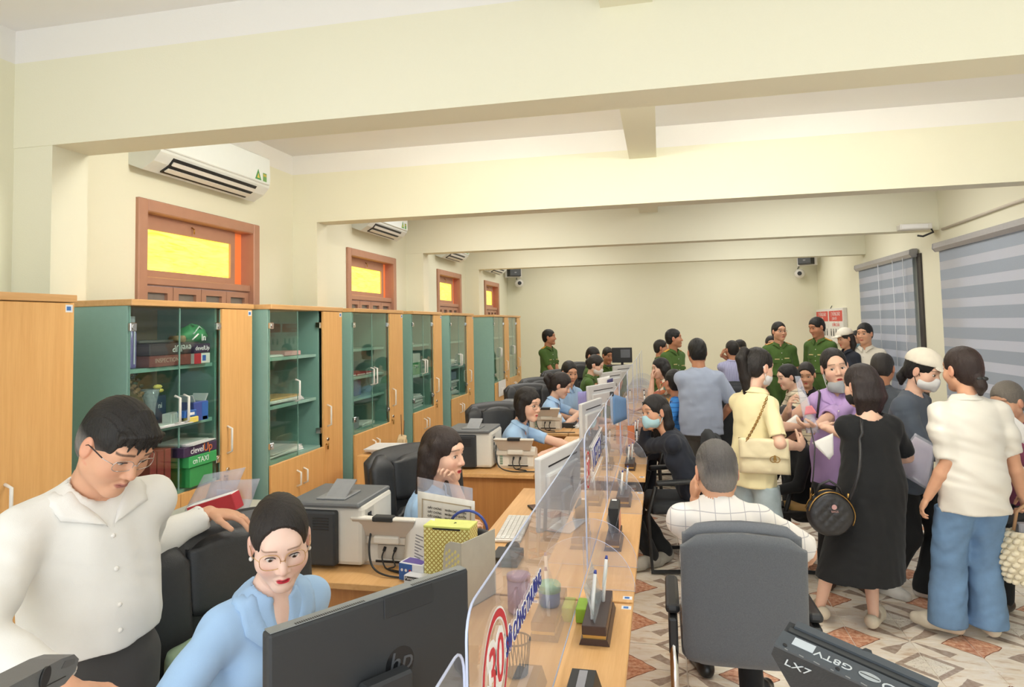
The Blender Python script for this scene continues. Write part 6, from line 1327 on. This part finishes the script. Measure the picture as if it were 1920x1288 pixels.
for k in range(22): a = 2*PI*k/22; mb.tube([(.035*math.cos(a), .035*math.sin(a), .0), (.045*math.cos(a+.25), .045*math.sin(a+.25), .1)], .002, 4)
mb.obj('wires', BLACKP, w)['kind'] = 'stuff'; MB().tube([(.045*math.cos(a), .045*math.sin(a), .1) for a in np.linspace(0, 2*PI, 20)[:-1]], .003, 5, closed=True).obj('rim', BLACKP, w); MB().cyl((0, 0, .003), .035, .006, 18).obj('bottom', BLACKP, w)
w = boxt('green_box', 'small green mesh box behind the nearest wooden pen stand', 'box', (-.305, 2.47, .752), (.04, .1, .05), mat('lime', '9AC23A', .5))
# ---- pen stands on the counter
PW = mat('dark_walnut', '453430', .35); VAC = glassy('sign_acrylic', (.9, .94, .93), ior=1.5, haze=.12)
def penstand(label, x, y, sc=1., pens=True):
    w = thing('pen_stand', label, 'pen stand', (x, y, .751), group='walnut pen and name stands on the counter'); w.scale = (sc, sc, sc)
    M = Matrix(((1, 0, 0, 0), (0, 0, 1, 0), (0, 1, 0, 0), (0, 0, 0, 1)))
    MB().prism([(-.05, 0), (.05, 0), (.042, .02), (-.042, .02)], -.155, .155, M).obj('base', PW, w); rbox('gold_band', mat('brass_band', 'C9A560', .3, .6), w, (-.038, -.15, .02), (.038, .15, .032), 0); rbox('block', PW, w, (-.04, -.155, .032), (.04, .155, .062), .002)
    for s_ in (-1, 1): MB().box((s_*.016, .0, .062+.055), (.003, .26, .115), (0, s_*.28, 0)).obj('acrylic_plate', VAC, w)
    if pens:
        for k, (px, py) in enumerate(((-.012, -.1), (.014, .05))):
            p = MB().tube([(px, py, .06), (px+.004, py+.01, .12), (px+.012, py+.03, .2)], [.006, .007, .006], 8).obj('pen', mat('pen_white', 'E8E8E6', .3), w); MB().tube([(px+.012, py+.03, .2), (px+.0135, py+.034, .212)], [.006, .004], 8).obj('pen_tip', mat('pen_blue', '3A4A9A', .4), p)
    return w
penstand('nearest walnut pen stand with two upright white pens', -.245, 2.42)
penstand('second walnut pen stand, at the end of second desk', -.245, 4.10, .9)
penstand('walnut pen stand in front of the masked visitor', -.25, 5.05, .8)
penstand('far walnut pen stand beyond the masked visitor', -.25, 6.3, .8)
w = penstand('walnut stand with black block, middle of second desk', -.25, 3.32, .8, False); rbox('black_block', BLACKP, w, (-.03, -.02, .062), (.03, .19, .21), .004); rbox('orange_reflection', mat('salmon_reflection', 'E39A80', .5), w, (.03, .0, .062), (.032, .17, .16), 0); rbox('sticker', WHITET, w, (-.02, .15, .21), (.01, .18, .2108), 0)  # salmon panel paints an orange reflection on the black block
w = thing('name_stand', 'low black stand at the bottom edge of the counter', 'stand', (-.25, 1.93, .751)); MB().prism([(-.05, 0), (.05, 0), (.035, .045), (-.035, .045)], -.09, .09, Matrix(((1, 0, 0, 0), (0, 0, 1, 0), (0, 1, 0, 0), (0, 0, 0, 1)))).obj('base', BLACKP, w); rbox('plate_slot', GREYP, w, (-.012, -.08, .045), (.012, .08, .047), 0)
# branching white pen posts beyond the masked visitor
def penpost(label, x, y, k=0):
    w = thing('chained_pen_post', label, 'pen', (x, y, .751), group='white chained pens'); PWm = mat('pen_white', 'E8E8E6', .3)
    MB().cyl((0, 0, .008), .035, .016, 16).obj('base', PWm, w)
    p = MB().tube([(0, 0, .016), (.0, -.03, .05), (-.0, .06, .16)], [.004, .006, .007], 8).obj('pen', PWm, w); MB().cyl((0, .06, .165), .008, .02, 10).obj('pen_cap', BLACKP, p)
for i, (x, y, lb) in enumerate(((-.22, 5.65, 'white chained pen near the masked visitor'), (-.2, 6.9, 'white chained pen beyond the masked visitor'), (-.22, 7.6, 'white chained pen by the grey blue shirt man'), (-.22, 8.4, 'white chained pen at the floral shirt visitor'), (-.24, 9.0, 'farthest white chained pen'))): penpost(lb, x, y)
w = thing('leaflet_card', 'orange leaflet card on counter beside the masked visitor', 'card', (-.28, 6.0, .751)); rbox('card', mat('orange_card', 'E58A5A', .6), w, (-.03, -.002, 0), (.03, .002, .16), .001)
w = sheet('paper_bag', 'blue paper with white edge clipped to the third acrylic screen', 'papers', [(-.335, 4.6, 1.12), (-.27, 5.2, 1.08), (-.27, 5.15, 1.24), (-.335, 4.6, 1.33)], mat('sky_blue_paper', '6C97CC', .6), part='blue_sheet'); rbox('white_strip', PAPER, w, (-.04, -.30, -.07), (-.03, -.24, .13), 0); rbox('clip', BLACKP, w, (-.045, -.30, .12), (-.02, -.27, .15), .003)
# papers on staff desks further along
papers('paper pile on third desk by the white computer', (-.62, 6.1, .751), 6, (.22, .3), seed=21); papers('papers under the arm of the ponytailed clerk', (-.75, 7.0, .751), 4, (.25, .34), seed=22)
papers('paper stack on a low shelf beside the third cabinet, behind leather chair', (-1.83, 4.45, .955), 5, (.3, .26), seed=23); boxt('side_cabinet', 'low oak side cabinet behind the long haired woman', 'cabinet', (-1.84, 4.5, 0), (.36, .5, .95), OAK, face=[('door', OAKT, '+x', .02, .98, .02, .98)])
w = thing('toy_model', 'small beige wooden figure with spikes on the low cabinet by the fourth cabinet', 'ornament', (-1.86, 4.66, .952)); KR = mat('kraft_wood', 'CDB48C', .6); MB().box((0, 0, .04), (.06, .1, .05), (.1, .2, .3), 0, .01).obj('torso', KR, w); MB().cyl((.035, -.03, .03), .022, .02, 14, 'x').obj('wheel', KR, w); MB().tube([(0, 0, .06), (.0, -.01, .22)], .003, 5).tube([(0, .04, .06), (0, .05, .17)], .003, 5).obj('spike', mat('brown_stick', '6A4A30', .6), w)
w = sheet('violet_folder', 'violet folder standing beside the fourth computer', 'folder', [(-.86, 7.02, .76), (-.78, 7.1, .76), (-.78, 7.1, 1.1), (-.86, 7.02, 1.1)], mat('violet_card', '9C98D2', .5), part='cover')
w = sheet('held_sheet', 'white form held by the green uniformed woman clerk', 'papers', [(-.80, 8.72, 1.0), (-.66, 8.78, .95), (-.66, 8.8, 1.13), (-.82, 8.75, 1.10)], PAPER, part='page')
w = sheet('lanyard', 'dark violet striped card beside the fifth computer', 'card', [(-.70, 8.75, .95), (-.62, 8.78, .95), (-.62, 8.79, 1.1), (-.69, 8.76, 1.08)], mat('violet_stripe', '3E3A70', .5), part='cover')
w = thing('plastic_water_bottle', 'small clear water bottle beside the young man in blue', 'bottle', (-.84, 8.2, .752)); MB().lathe([(.03, 0), (.032, .14), (.014, .19), (.014, .2)], n=16).obj('shell', glassy('pet', (.85, .9, .95), ior=1.5, haze=.3), w); MB().cyl((0, 0, .21), .015, .02, 12).obj('cap', mat('cap_blue', '4A78C0', .4), w)
boxt('desk_telephone', 'black desk telephone in front of ponytailed clerk', 'telephone', (-.98, 6.95, .752), (.2, .18, .05), BLACKP, face=[('keypad', GREYP, '+z', .5, .9, .2, .8)])
o_ = P2['o']; hd = P2['tw']
w = thing('necklace', 'thin gold necklace with a small pearl on the gold glasses woman', 'necklace', tuple(P2['nb'])); nb_ = P2['nb']; pts = [P2['Rs']*math.sin(t)*.058+P2['Ft']*(-math.cos(t)*.055+.012+.02*(1-math.cos(t)))+P2['u']*(.02-.055*(1-math.cos(t))) for t in np.linspace(-PI*.98, PI*.98, 40)]
tv = np.array([0])
MB().tube([Vector(p) for p in pts], .0012, 5).obj('chain', GOLD, w)
pd = P2['Ft']*.112-P2['u']*.092; MB().tube([Vector(pts[0]), Vector(pd)], .001, 5).tube([Vector(pts[-1]), Vector(pd)], .001, 5).obj('pendant_chain', GOLD, w); MB().sphere(tuple(pd), (.005, .005, .005), 10, 8).obj('pearl', WHITEP, w)
for sx in (-1, 1): tag(MB().sphere((0, 0, 0), (.005, .005, .006), 10, 8).obj('earring', WHITEP, None, None, tuple(hd((sx*.078, .004, -.042)))), ('pearl earring at the %s ear of gold glasses woman, '+('away from monitor' if sx < 0 else 'near the black chair')) % ('left' if sx < 0 else 'right'), 'earring')
# cushion behind the gold glasses woman
w = thing('back_cushion', 'pale green cushion with a tag on the black chair', 'cushion', (-1.26, 1.84, .60), rz=1.07)
mb = slab(.40, .34, .15, .07); mb.v = [(a, b, c+.17) for a, b, c in mb.v]; mb.obj('cover', mat('pale_green_fabric', 'A9C4A4', .85, var=.12, vs=18), w); rbox('tag', mat('tag_white', 'E6D8D4', .6), w, (-.21, -.06, .2), (-.15, -.055, .24), 0); rbox('tag_red', mat('tag_red', 'E07058', .6), w, (-.225, -.061, .2), (-.205, -.054, .245), 0)
# ---- foreground: grey arm at the lower left, camera battery at the lower right
o_ = at(40, 1285, .70); e_ = at(118, 1243, .80)
w = thing('grey_plastic_arm', 'dark grey plastic arm with rounded tip, lower left corner', 'plastic arm', tuple(o_)); d_ = Vector(e_-o_); xa = d_.normalized(); back = (o_-d_*1.6)-o_; MA = frame((0, 0, 0), xa, (0, .25, 1.)); MAI = MA
L_ = d_.length; pl = [(-.16, -.016), (L_*.75, -.019), (L_, -.010), (L_+.004, .004), (L_*.86, .014), (L_*.5, .017), (-.16, .016)]
MB().prism(pl, -.02, .018, MA).obj('shell', mat('arm_grey', '6A6E72', .45, bump=.1, bs=600), w); MB().prism([(L_*.1, -.0075), (L_*.72, -.0095), (L_*.72, -.0085), (L_*.1, -.0062)], .018, .0186, MA).obj('groove', SLOT, w); MB().prism([(L_*.55, .004), (L_*.62, .012), (L_*.9, .008), (L_*.93, .001), (L_*.7, .002)], .018, .0184, MA).obj('recess', mat('arm_dark', '5A5D61', .4), w)
MB().cyl((0, 0, 0), .012, .003, 20).obj('round_button', BLACKP, w).matrix_local = MA @ Matrix.Translation((L_*.12, .006, .0195))
c0 = at(1462, 1208, .92); cm_ = S.camera.matrix_world.to_3x3(); ub_ = cm_ @ Vector((.14, -.044, .055)); vb_ = cm_ @ Vector((.050, .020, -.036))
w = thing('camera_battery', 'worn black camera battery with LX7 and handwritten white marks, lower right corner', 'battery', tuple(c0)); L_ = .185; un_ = ub_.normalized(); vn_ = (vb_.normalized()*.7+frame((0, 0, 0), ub_, vb_).to_3x3().col[1]*.3).normalized(); wn_ = un_.cross(vn_).normalized(); MBt = Matrix((un_*.9, vn_*.66, wn_)).transposed().to_4x4()      # u along the long edge, v away from the camera, w up
BK = mat('battery_black', '2F3336', .55, var=.2, vs=40, bump=.2, bs=300); BG = mat('battery_grey', '4A5055', .5, var=.12, vs=30, bump=.1, bs=500)
MB().add([MBt @ Vector(p) for p in ((-.005, -.004, -.002), (L_, -.004, -.002), (L_, .062, -.002), (-.005, .062, -.002), (-.004, -.004, -.022), (L_, -.004, -.022), (L_, .062, -.022), (-.004, .062, -.022), (.075, .0, -.12), (L_, .0, -.12), (L_, .06, -.12), (.075, .06, -.12))], [(0, 1, 2, 3), (0, 4, 5, 1), (1, 5, 6, 2), (2, 6, 7, 3), (3, 7, 4, 0), (4, 8, 9, 5), (5, 9, 10, 6), (6, 10, 11, 7), (7, 11, 8, 4), (11, 10, 9, 8)]).obj('case', BK, w); MB().prism([(-.006, -.005), (L_+.001, -.005), (L_+.001, .034), (-.006, .034)], -.004, .0, MBt).obj('top_plate', BG, w)
MB().prism([(.0, .036), (L_, .036), (L_, .046), (.0, .046)], -.004, .002, MBt).obj('rail_groove', mat('rail_dark', '3A3C3C', .5), w); MB().prism([(.004, .047), (L_, .047), (L_, .062), (.004, .062)], -.002, .006, MBt).obj('rail', BG, w); MB().prism([(L_*.48, .06), (L_*.56, .06), (L_*.54, .068), (L_*.5, .068)], -.004, .006, MBt).obj('latch', BK, w)
MB().prism([(.012, .012), (.040, .012), (.040, .030), (.012, .030)], 0, .0006, MBt).obj('label_sticker', mat('label_grey', 'C4CCD0', .5), w)
mt = lambda u, v: MBt @ Matrix.Translation((u, v, .0007)) @ Matrix.Rotation(PI, 4, 'Z')
CH = mat('chalk_white', 'C9CECE', .8)
text('G8TV', .017, CH, w, mt(.066, .016), 'lettering', sx=1.2); text('CAO', .022, CH, w, mt(L_-.03, .012), 'lettering', sx=1.15)
cy_ = MB(); cy_.add([MBt @ Vector((.112+.014*math.cos(a), .016+.008*math.sin(a), .0008)) for a in np.linspace(0, 2*PI, 25)[:-1]], [tuple(range(24))]); cy_.obj('oval_slot', mat('slot_pale', 'A9AFB0', .5), w); MB().prism([(.1, .0155), (.124, .0155), (.124, .0168), (.1, .0168)], .0009, .0012, MBt).obj('slot_line', SLOT, w)
text('LX7', .017, CH, w, MBt @ Matrix.Translation((.032, -.0050, -.024)) @ Matrix.Rotation(PI/2, 4, 'X'), 'lettering', sx=1.2)
for u in (.006, .075, .145): MB().cyl((0, 0, 0), .003, .001, 12).obj('screw', SLOT, w).matrix_local = MBt @ Matrix.Translation((u, .003, .0006))
for k in range(9): MB().box((0, 0, 0), (.004+.002*(k % 3), .0015, .0006)).obj('scuff', mat('scuff', '8C8E8C', .7), w).matrix_local = MBt @ Matrix.Translation((.01+k*.02, -.0045, .0003))
# ================================================================ VISITORS' CHAIRS AND BELONGINGS
FAB = mat('grey_fabric', '64686D', .9, var=.18, vs=260, bump=.35, bs=900, sheen=.2); FABL = mat('grey_fabric_light', '71757B', .9, var=.15, vs=260, bump=.3, bs=900); BFAB = mat('black_mesh_fabric', '33363A', .85, bump=.3, bs=600)
def visitor_chair(x, y, rz, label, fab=FAB, top=.97, wdt=.46, arms=True):
    """local -y is the back of the chair, the sitter faces +y"""
    w = thing('visitor_chair', label, 'chair', (x, y, 0), rz=rz, group='padded visitor chairs')
    zb = .485 if fab is FAB and arms else .40; h = top-zb
    def sh(mb, dx, dy, dz): mb.v = [(a+dx, b+dy, c+dz) for a, b, c in mb.v]; return mb
    sh(slab(wdt, h, .07, .06, .012, -.10), 0, -.24, zb+h/2).obj('back_shell', fab, w); sh(slab(wdt*.96, h*.95, .06, .05, .012, -.10), 0, -.195, zb+.045+h/2).obj('back_cushion', FABL if fab is FAB else fab, w)
    s = slab(wdt*1.02, .48, .10, .06); s.v = [(a, c, b) for a, b, c in s.v]; sh(s, 0, .06, .50 if fab is FAB and arms else .45).obj('seat', fab, w)
    for k in (-1, 1):
        q = k*(wdt/2+.035); MB().tube([(q, -.24, .03), (q, -.22, .42), (q, -.16, .62)], .016, 10).tube([(q, -.24, .03), (q, .26, .02), (q, .28, .42), (q, .22, .62)], .016, 10).obj('leg', CHROME if fab is FAB else BLACKP, w)
        if arms:
            a = MB().box((q, .02, .655), (.055, .40, .035), (-.06, 0, 0), 0, .014).obj('armrest', BLACKP, w); rbox('arm_panel', BLACKP, a, (q-.018, -.2, .50), (q+.018, -.1, .64), .008)
    return w
visitor_chair(.275, 2.98, 0, 'grey fabric chair seen from behind under the elderly man', top=1.0)
visitor_chair(.12, 5.32, PI/2+.1, 'black padded chair of the masked woman in navy', BFAB, .95, .46)
visitor_chair(.48, 5.6, PI/2+.35, 'empty grey fabric chair between standing man and cream yellow top woman', FAB, 1.02, .46, False)
visitor_chair(.75, 7.5, 0.1, 'dark mesh chair behind the grey blue shirt man', BFAB, 1.14, .52)
visitor_chair(.22, 7.0, PI/2, 'black chair of the man in blue polo', BFAB, .9, .46, False)
visitor_chair(.15, 7.95, PI/2, 'black chair of the floral shirt woman', BFAB, .9, .46, False)
visitor_chair(.96, 9.9, 0, 'dark chair of the man in purple stripes', BFAB, .95, .48, False)
visitor_chair(1.40, 6.9, PI/2, 'dark chair of the striped top visitor', BFAB, .92, .46, False)
visitor_chair(1.15, 5.4, PI/2-.2, 'tan backed chair behind the lilac shirt woman', mat('tan_ply', 'C49A5A', .5), .86, .42, False)
# ---- bags
QC = mat('cream_quilted_leather', 'EADDB8', .45, var=.03, bump=.15, bs=300); QB = mat('black_quilted_leather', '2A2A2D', .35, bump=.2, bs=300)
def quilt(w, h, t, m, rnd, n=26, amp=.004, k=14., drop=0.):
    """puffy quilted panel pair, centred, width along x, height z"""
    mb = MB()
    def fn(sgn):
        def g(u, v):
            x, z = (u-.5)*w, (v-.5)*h; ex = abs(u-.5)*2; ez = abs(v-.5)*2; e = max(0, 1-ex**rnd)*max(0, 1-ez**rnd)
            q = abs(math.sin((u*w+v*h)*k*PI))*abs(math.sin((u*w-v*h)*k*PI)); lim = (1-max(0, ez-.55)*drop)
            return Vector((x*lim, sgn*(t/2*e**.35+amp*q*e), z))
        return g
    mb.grid(fn(-1), n, n).grid(fn(1), n, n); return mb
def strap(parent, pts, r, m, name='strap', flat=False): 
    return MB().tube(pts, r, 8).obj(name, m, parent)
b0 = at(1433, 855, 4.50); w = thing('handbag', 'cream quilted flap bag with gold clasp on the hip of cream yellow top woman', 'bag', tuple(b0), rz=-.12)
quilt(.30, .22, .10, QC, 5, k=9.).obj('bag_body', QC, w); fl_ = quilt(.285, .125, .03, QC, 6, k=9.); fl_.v = [(x, y-.052, z+.055) for x, y, z in fl_.v]; fl_.obj('flap', QC, w)
GD_ = mat('antique_gold', 'A8844A', .3, .9); ring(.015, .02, w, GD_, frame((.05, -.075, -.005), (1, 0, 0), (0, 0, 1)), 'clasp'); ring(.015, .02, w, GD_, frame((.07, -.076, -.005), (1, 0, 0), (0, 0, 1)), 'clasp'); MB().box((.06, -.074, .005), (.012, .008, .03)).obj('turn_lock', GD_, w)
s0 = V3(-.11, -.03, .10); s1 = np.array(P18['SH']['R'])+P18['u']*.055-P18['Ft']*.02-b0; pts = [s0+(s1-s0)*t+V3(0, -.02-.05*math.sin(PI*t), 0) for t in np.linspace(0, 1, 26)]
cz = math.cos(.12); sz = math.sin(.12); loc = lambda p: Vector((p[0]*cz-p[1]*sz, p[0]*sz+p[1]*cz, p[2]))
ch_ = MB()
for i in range(25):
    p = (Vector(pts[i])+Vector(pts[i+1]))/2; d = (Vector(pts[i+1])-Vector(pts[i])).normalized(); q = d.cross(Vector((0, 1, 0))).normalized() if i % 2 else d.cross(Vector((1, 0, 0))).normalized()
    ch_.tube([loc(p+d*.012*math.cos(a)+q*.006*math.sin(a)) for a in np.linspace(0, 2*PI, 9)[:-1]], .0028, 5, closed=True)
ch_.obj('chain', GD_, w)['kind'] = 'stuff'; strap(w, [loc(p) for p in pts], .003, QC, 'chain_leather')
b1 = at(1556, 962, 4.16); w = thing('crossbody_bag', 'round black quilted bag with gold zips hanging at the black dress', 'bag', tuple(b1), rz=.1)
def disc(mb, r, t, amp, yo=0.):
    def g(sgn):
        def f(u, v):
            a = 2*PI*u; q = r*v*(1+.10*math.sin(a)*0); x, z = q*math.cos(a)*1.02, q*math.sin(a)*(1.0 if math.sin(a) > 0 else 1.02); x *= 1-.12*max(0, z/r); k = 24.
            qq = abs(math.sin((x+z)*k*PI/1.4))*abs(math.sin((x-z)*k*PI/1.4)); e = max(0, 1-v**8); return Vector((x, yo+sgn*(t/2*e**.4+amp*qq*e), z))
        return f
    mb.grid(g(-1), 40, 18, True).grid(g(1), 40, 18, True); return mb
disc(MB(), .125, .075, .005).obj('bag_body', QB, w)
for yo, rr in ((-.03, .124), (.0, .127), (.03, .124)): MB().tube([(rr*1.01*math.cos(a)*(1-.12*max(0, math.sin(a))), yo, rr*math.sin(a)) for a in np.linspace(-.5, PI*.95, 24)], .0035, 6).obj('zip', GD_ if yo else QB, w)
MB().tube([(-.075, 0, .10), (-.05, -.01, .16), (.0, -.015, .185), (.05, -.01, .15), (.085, 0, .08)], .007, 8).obj('top_handle', QB, w); MB().cyl((.01, -.046, .045), .014, .004, 16, 'y').obj('charm', mat('pink_metal', 'C9A0A0', .3, .6), w); text('BAGS', .016, mat('pink_metal', 'C9A0A0', .3, .6), w, frame((.012, -.0475, .02), (1, 0, 0), (0, 0, 1)), 'lettering')
top = np.array(P25['SH']['L'])*.45+np.array(P25['nb'])*.55+P25['u']*.015-P25['Ft']*.06-b1; bk = V3(.06, -.12, 0)
for s_, (x0, z0) in enumerate(((-.10, .09), (.10, .06))):
    e = top if s_ else top+V3(.02, .2, -.16)
    pts = [V3(x0, 0, z0)+(e-V3(x0, 0, z0))*t+V3(0, -.10*math.sin(PI*min(1, t*1.05))-(.05 if t > .8 else 0), 0) for t in np.linspace(0, 1, 14)] if s_ else [V3(x0, 0, z0), V3(x0+.01, -.03, z0+.12), V3(x0+.03, -.02, z0+.28), V3(x0+.035, .06, z0+.38)]
    strap(w, [Vector(p) for p in pts], .009 if s_ else .004, QB, 'strap'); MB().tube([(x0, 0, z0-.02), (x0+.004, -.004, z0+.05)], .007, 6).obj('buckle', GD_, w)
b2 = at(1930, 1030, 4.27); w = thing('woven_bag', 'cream woven rope handbag held by the white blouse woman', 'bag', tuple(b2)); RP = mat('cream_rope', 'E9DFC4', .8, bump=.3, bs=120)
def bag(u, v): a = 2*PI*u; rr = .88*(.075+.05*math.sin(PI*min(1, (1-v)*.75+.1))); return Vector((rr*1.25*math.cos(a), rr*.7*math.sin(a), -.17+.27*v))
MB().grid(bag, 28, 12, True).obj('lining', RP, w)
for r_i in range(9):
    v = .02+r_i*.115
    for k in range(15):
        p = bag((k+.5*(r_i % 2))/15, min(1, v)); t_ = MB().sphere((0, 0, 0), (.021, .021, .017), 8, 6); t_.v = [tuple(Vector((x+z*.4, y, z))+Vector((p.x, p.y, p.z))*1.0) for x, y, z in t_.v]; t_.obj('knot', RP, w)
rbox('grey_pouch', GREYP, w, (-.05, -.02, .07), (.04, .03, .14), .006); MB().tube([(-.07, 0, .10), (-.05, 0, .2), (-.0, -.0, .245), (.03, 0, .2), (.07, 0, .10)], .009, 8).obj('handle', mat('tan_leather', 'B8906A', .5), w)
# ---- sheets and folders in hands
w = sheet('clear_folder', 'clear folder with pink form hanging from lilac shirt woman hands', 'folder', [at(1490, 705, 4.78), at(1500, 705, 4.75), at(1538, 812, 4.68), at(1512, 812, 4.7)], CLEARF)
w = sheet('pink_form', 'pink red patterned form inside the clear folder of lilac shirt woman', 'papers', [at(1511, 762, 4.695), at(1522, 760, 4.685), at(1532, 775, 4.67), at(1508, 778, 4.69)], mat('pink_red_form', 'D9838E', .6), part='page')
w = sheet('white_paper_roll', 'large white sheet held folded by the black dress woman', 'papers', [at(1522, 830, 4.55), at(1562, 812, 4.5), at(1563, 852, 4.48), at(1555, 862, 4.5)], PAPER, part='page')
w = sheet('pink_folder', 'clear folder with pale pink papers held beside the white blouse woman', 'folder', [at(1672, 874, 4.62), at(1716, 818, 4.6), at(1752, 838, 4.5), at(1738, 914, 4.5)], mat('pale_pink_paper', 'DCCBD2', .6), part='page'); 
w = sheet('clear_cover', 'clear plastic cover around the pale pink papers', 'folder', [at(1668, 876, 4.61), at(1716, 812, 4.59), at(1756, 835, 4.49), at(1740, 920, 4.49)], CLEARF)
w = sheet('visitor_sheet', 'bluish white sheet of papers at the right edge, upper one', 'papers', [at(1888, 770, 4.6), at(1925, 800, 4.6), at(1925, 835, 4.62), at(1890, 815, 4.62)], PAPER, part='page')
w = sheet('visitor_sheet', 'white papers at the right edge, lower one over dark clothes', 'papers', [at(1898, 858, 4.6), at(1925, 880, 4.6), at(1925, 925, 4.62), at(1905, 890, 4.62)], PAPER, part='page')
w = sheet('form_sheet', 'white paper held by the elderly man near his ear', 'papers', [at(1308, 928, 3.32), at(1332, 930, 3.3), at(1332, 955, 3.3), at(1312, 958, 3.32)], PAPER, part='page')
w = thing('purse', 'dark brown purse between cream yellow and lilac women', 'bag', tuple(at(1482, 800, 4.85)), rz=.3); MB().box((0, 0, 0), (.17, .06, .075), (0, -.6, 0), 0, .015).obj('bag_body', mat('dark_brown_leather', '4A3C38', .4), w); MB().box((0, -.02, .03), (.12, .03, .05), (0, -.6, 0), 0, .01).obj('paper_inside', PAPER, w)
w = thing('shoulder_strap', 'thin black shoulder strap over the lilac shirt', 'strap', tuple(P24['nb'])); sR = np.array(P24['SH']['R'])-P24['nb']
strap(w, [Vector(sR*.8+P24['u']*.06), Vector(sR*.8+P24['u']*.05+P24['Ft']*.06), Vector(sR*1.0-P24['u']*.10+P24['Ft']*.10)], .008, QB)
w = thing('hair_bow', 'small black hair clip on the low tied hair of white blouse woman', 'hair clip', tuple(P28['tw']((.0, -.122, -.052)))); MB().sphere((-.012, 0, 0), (.018, .008, .012), 10, 6).sphere((.012, 0, 0), (.018, .008, .012), 10, 6).obj('bow', BLACKP, w)
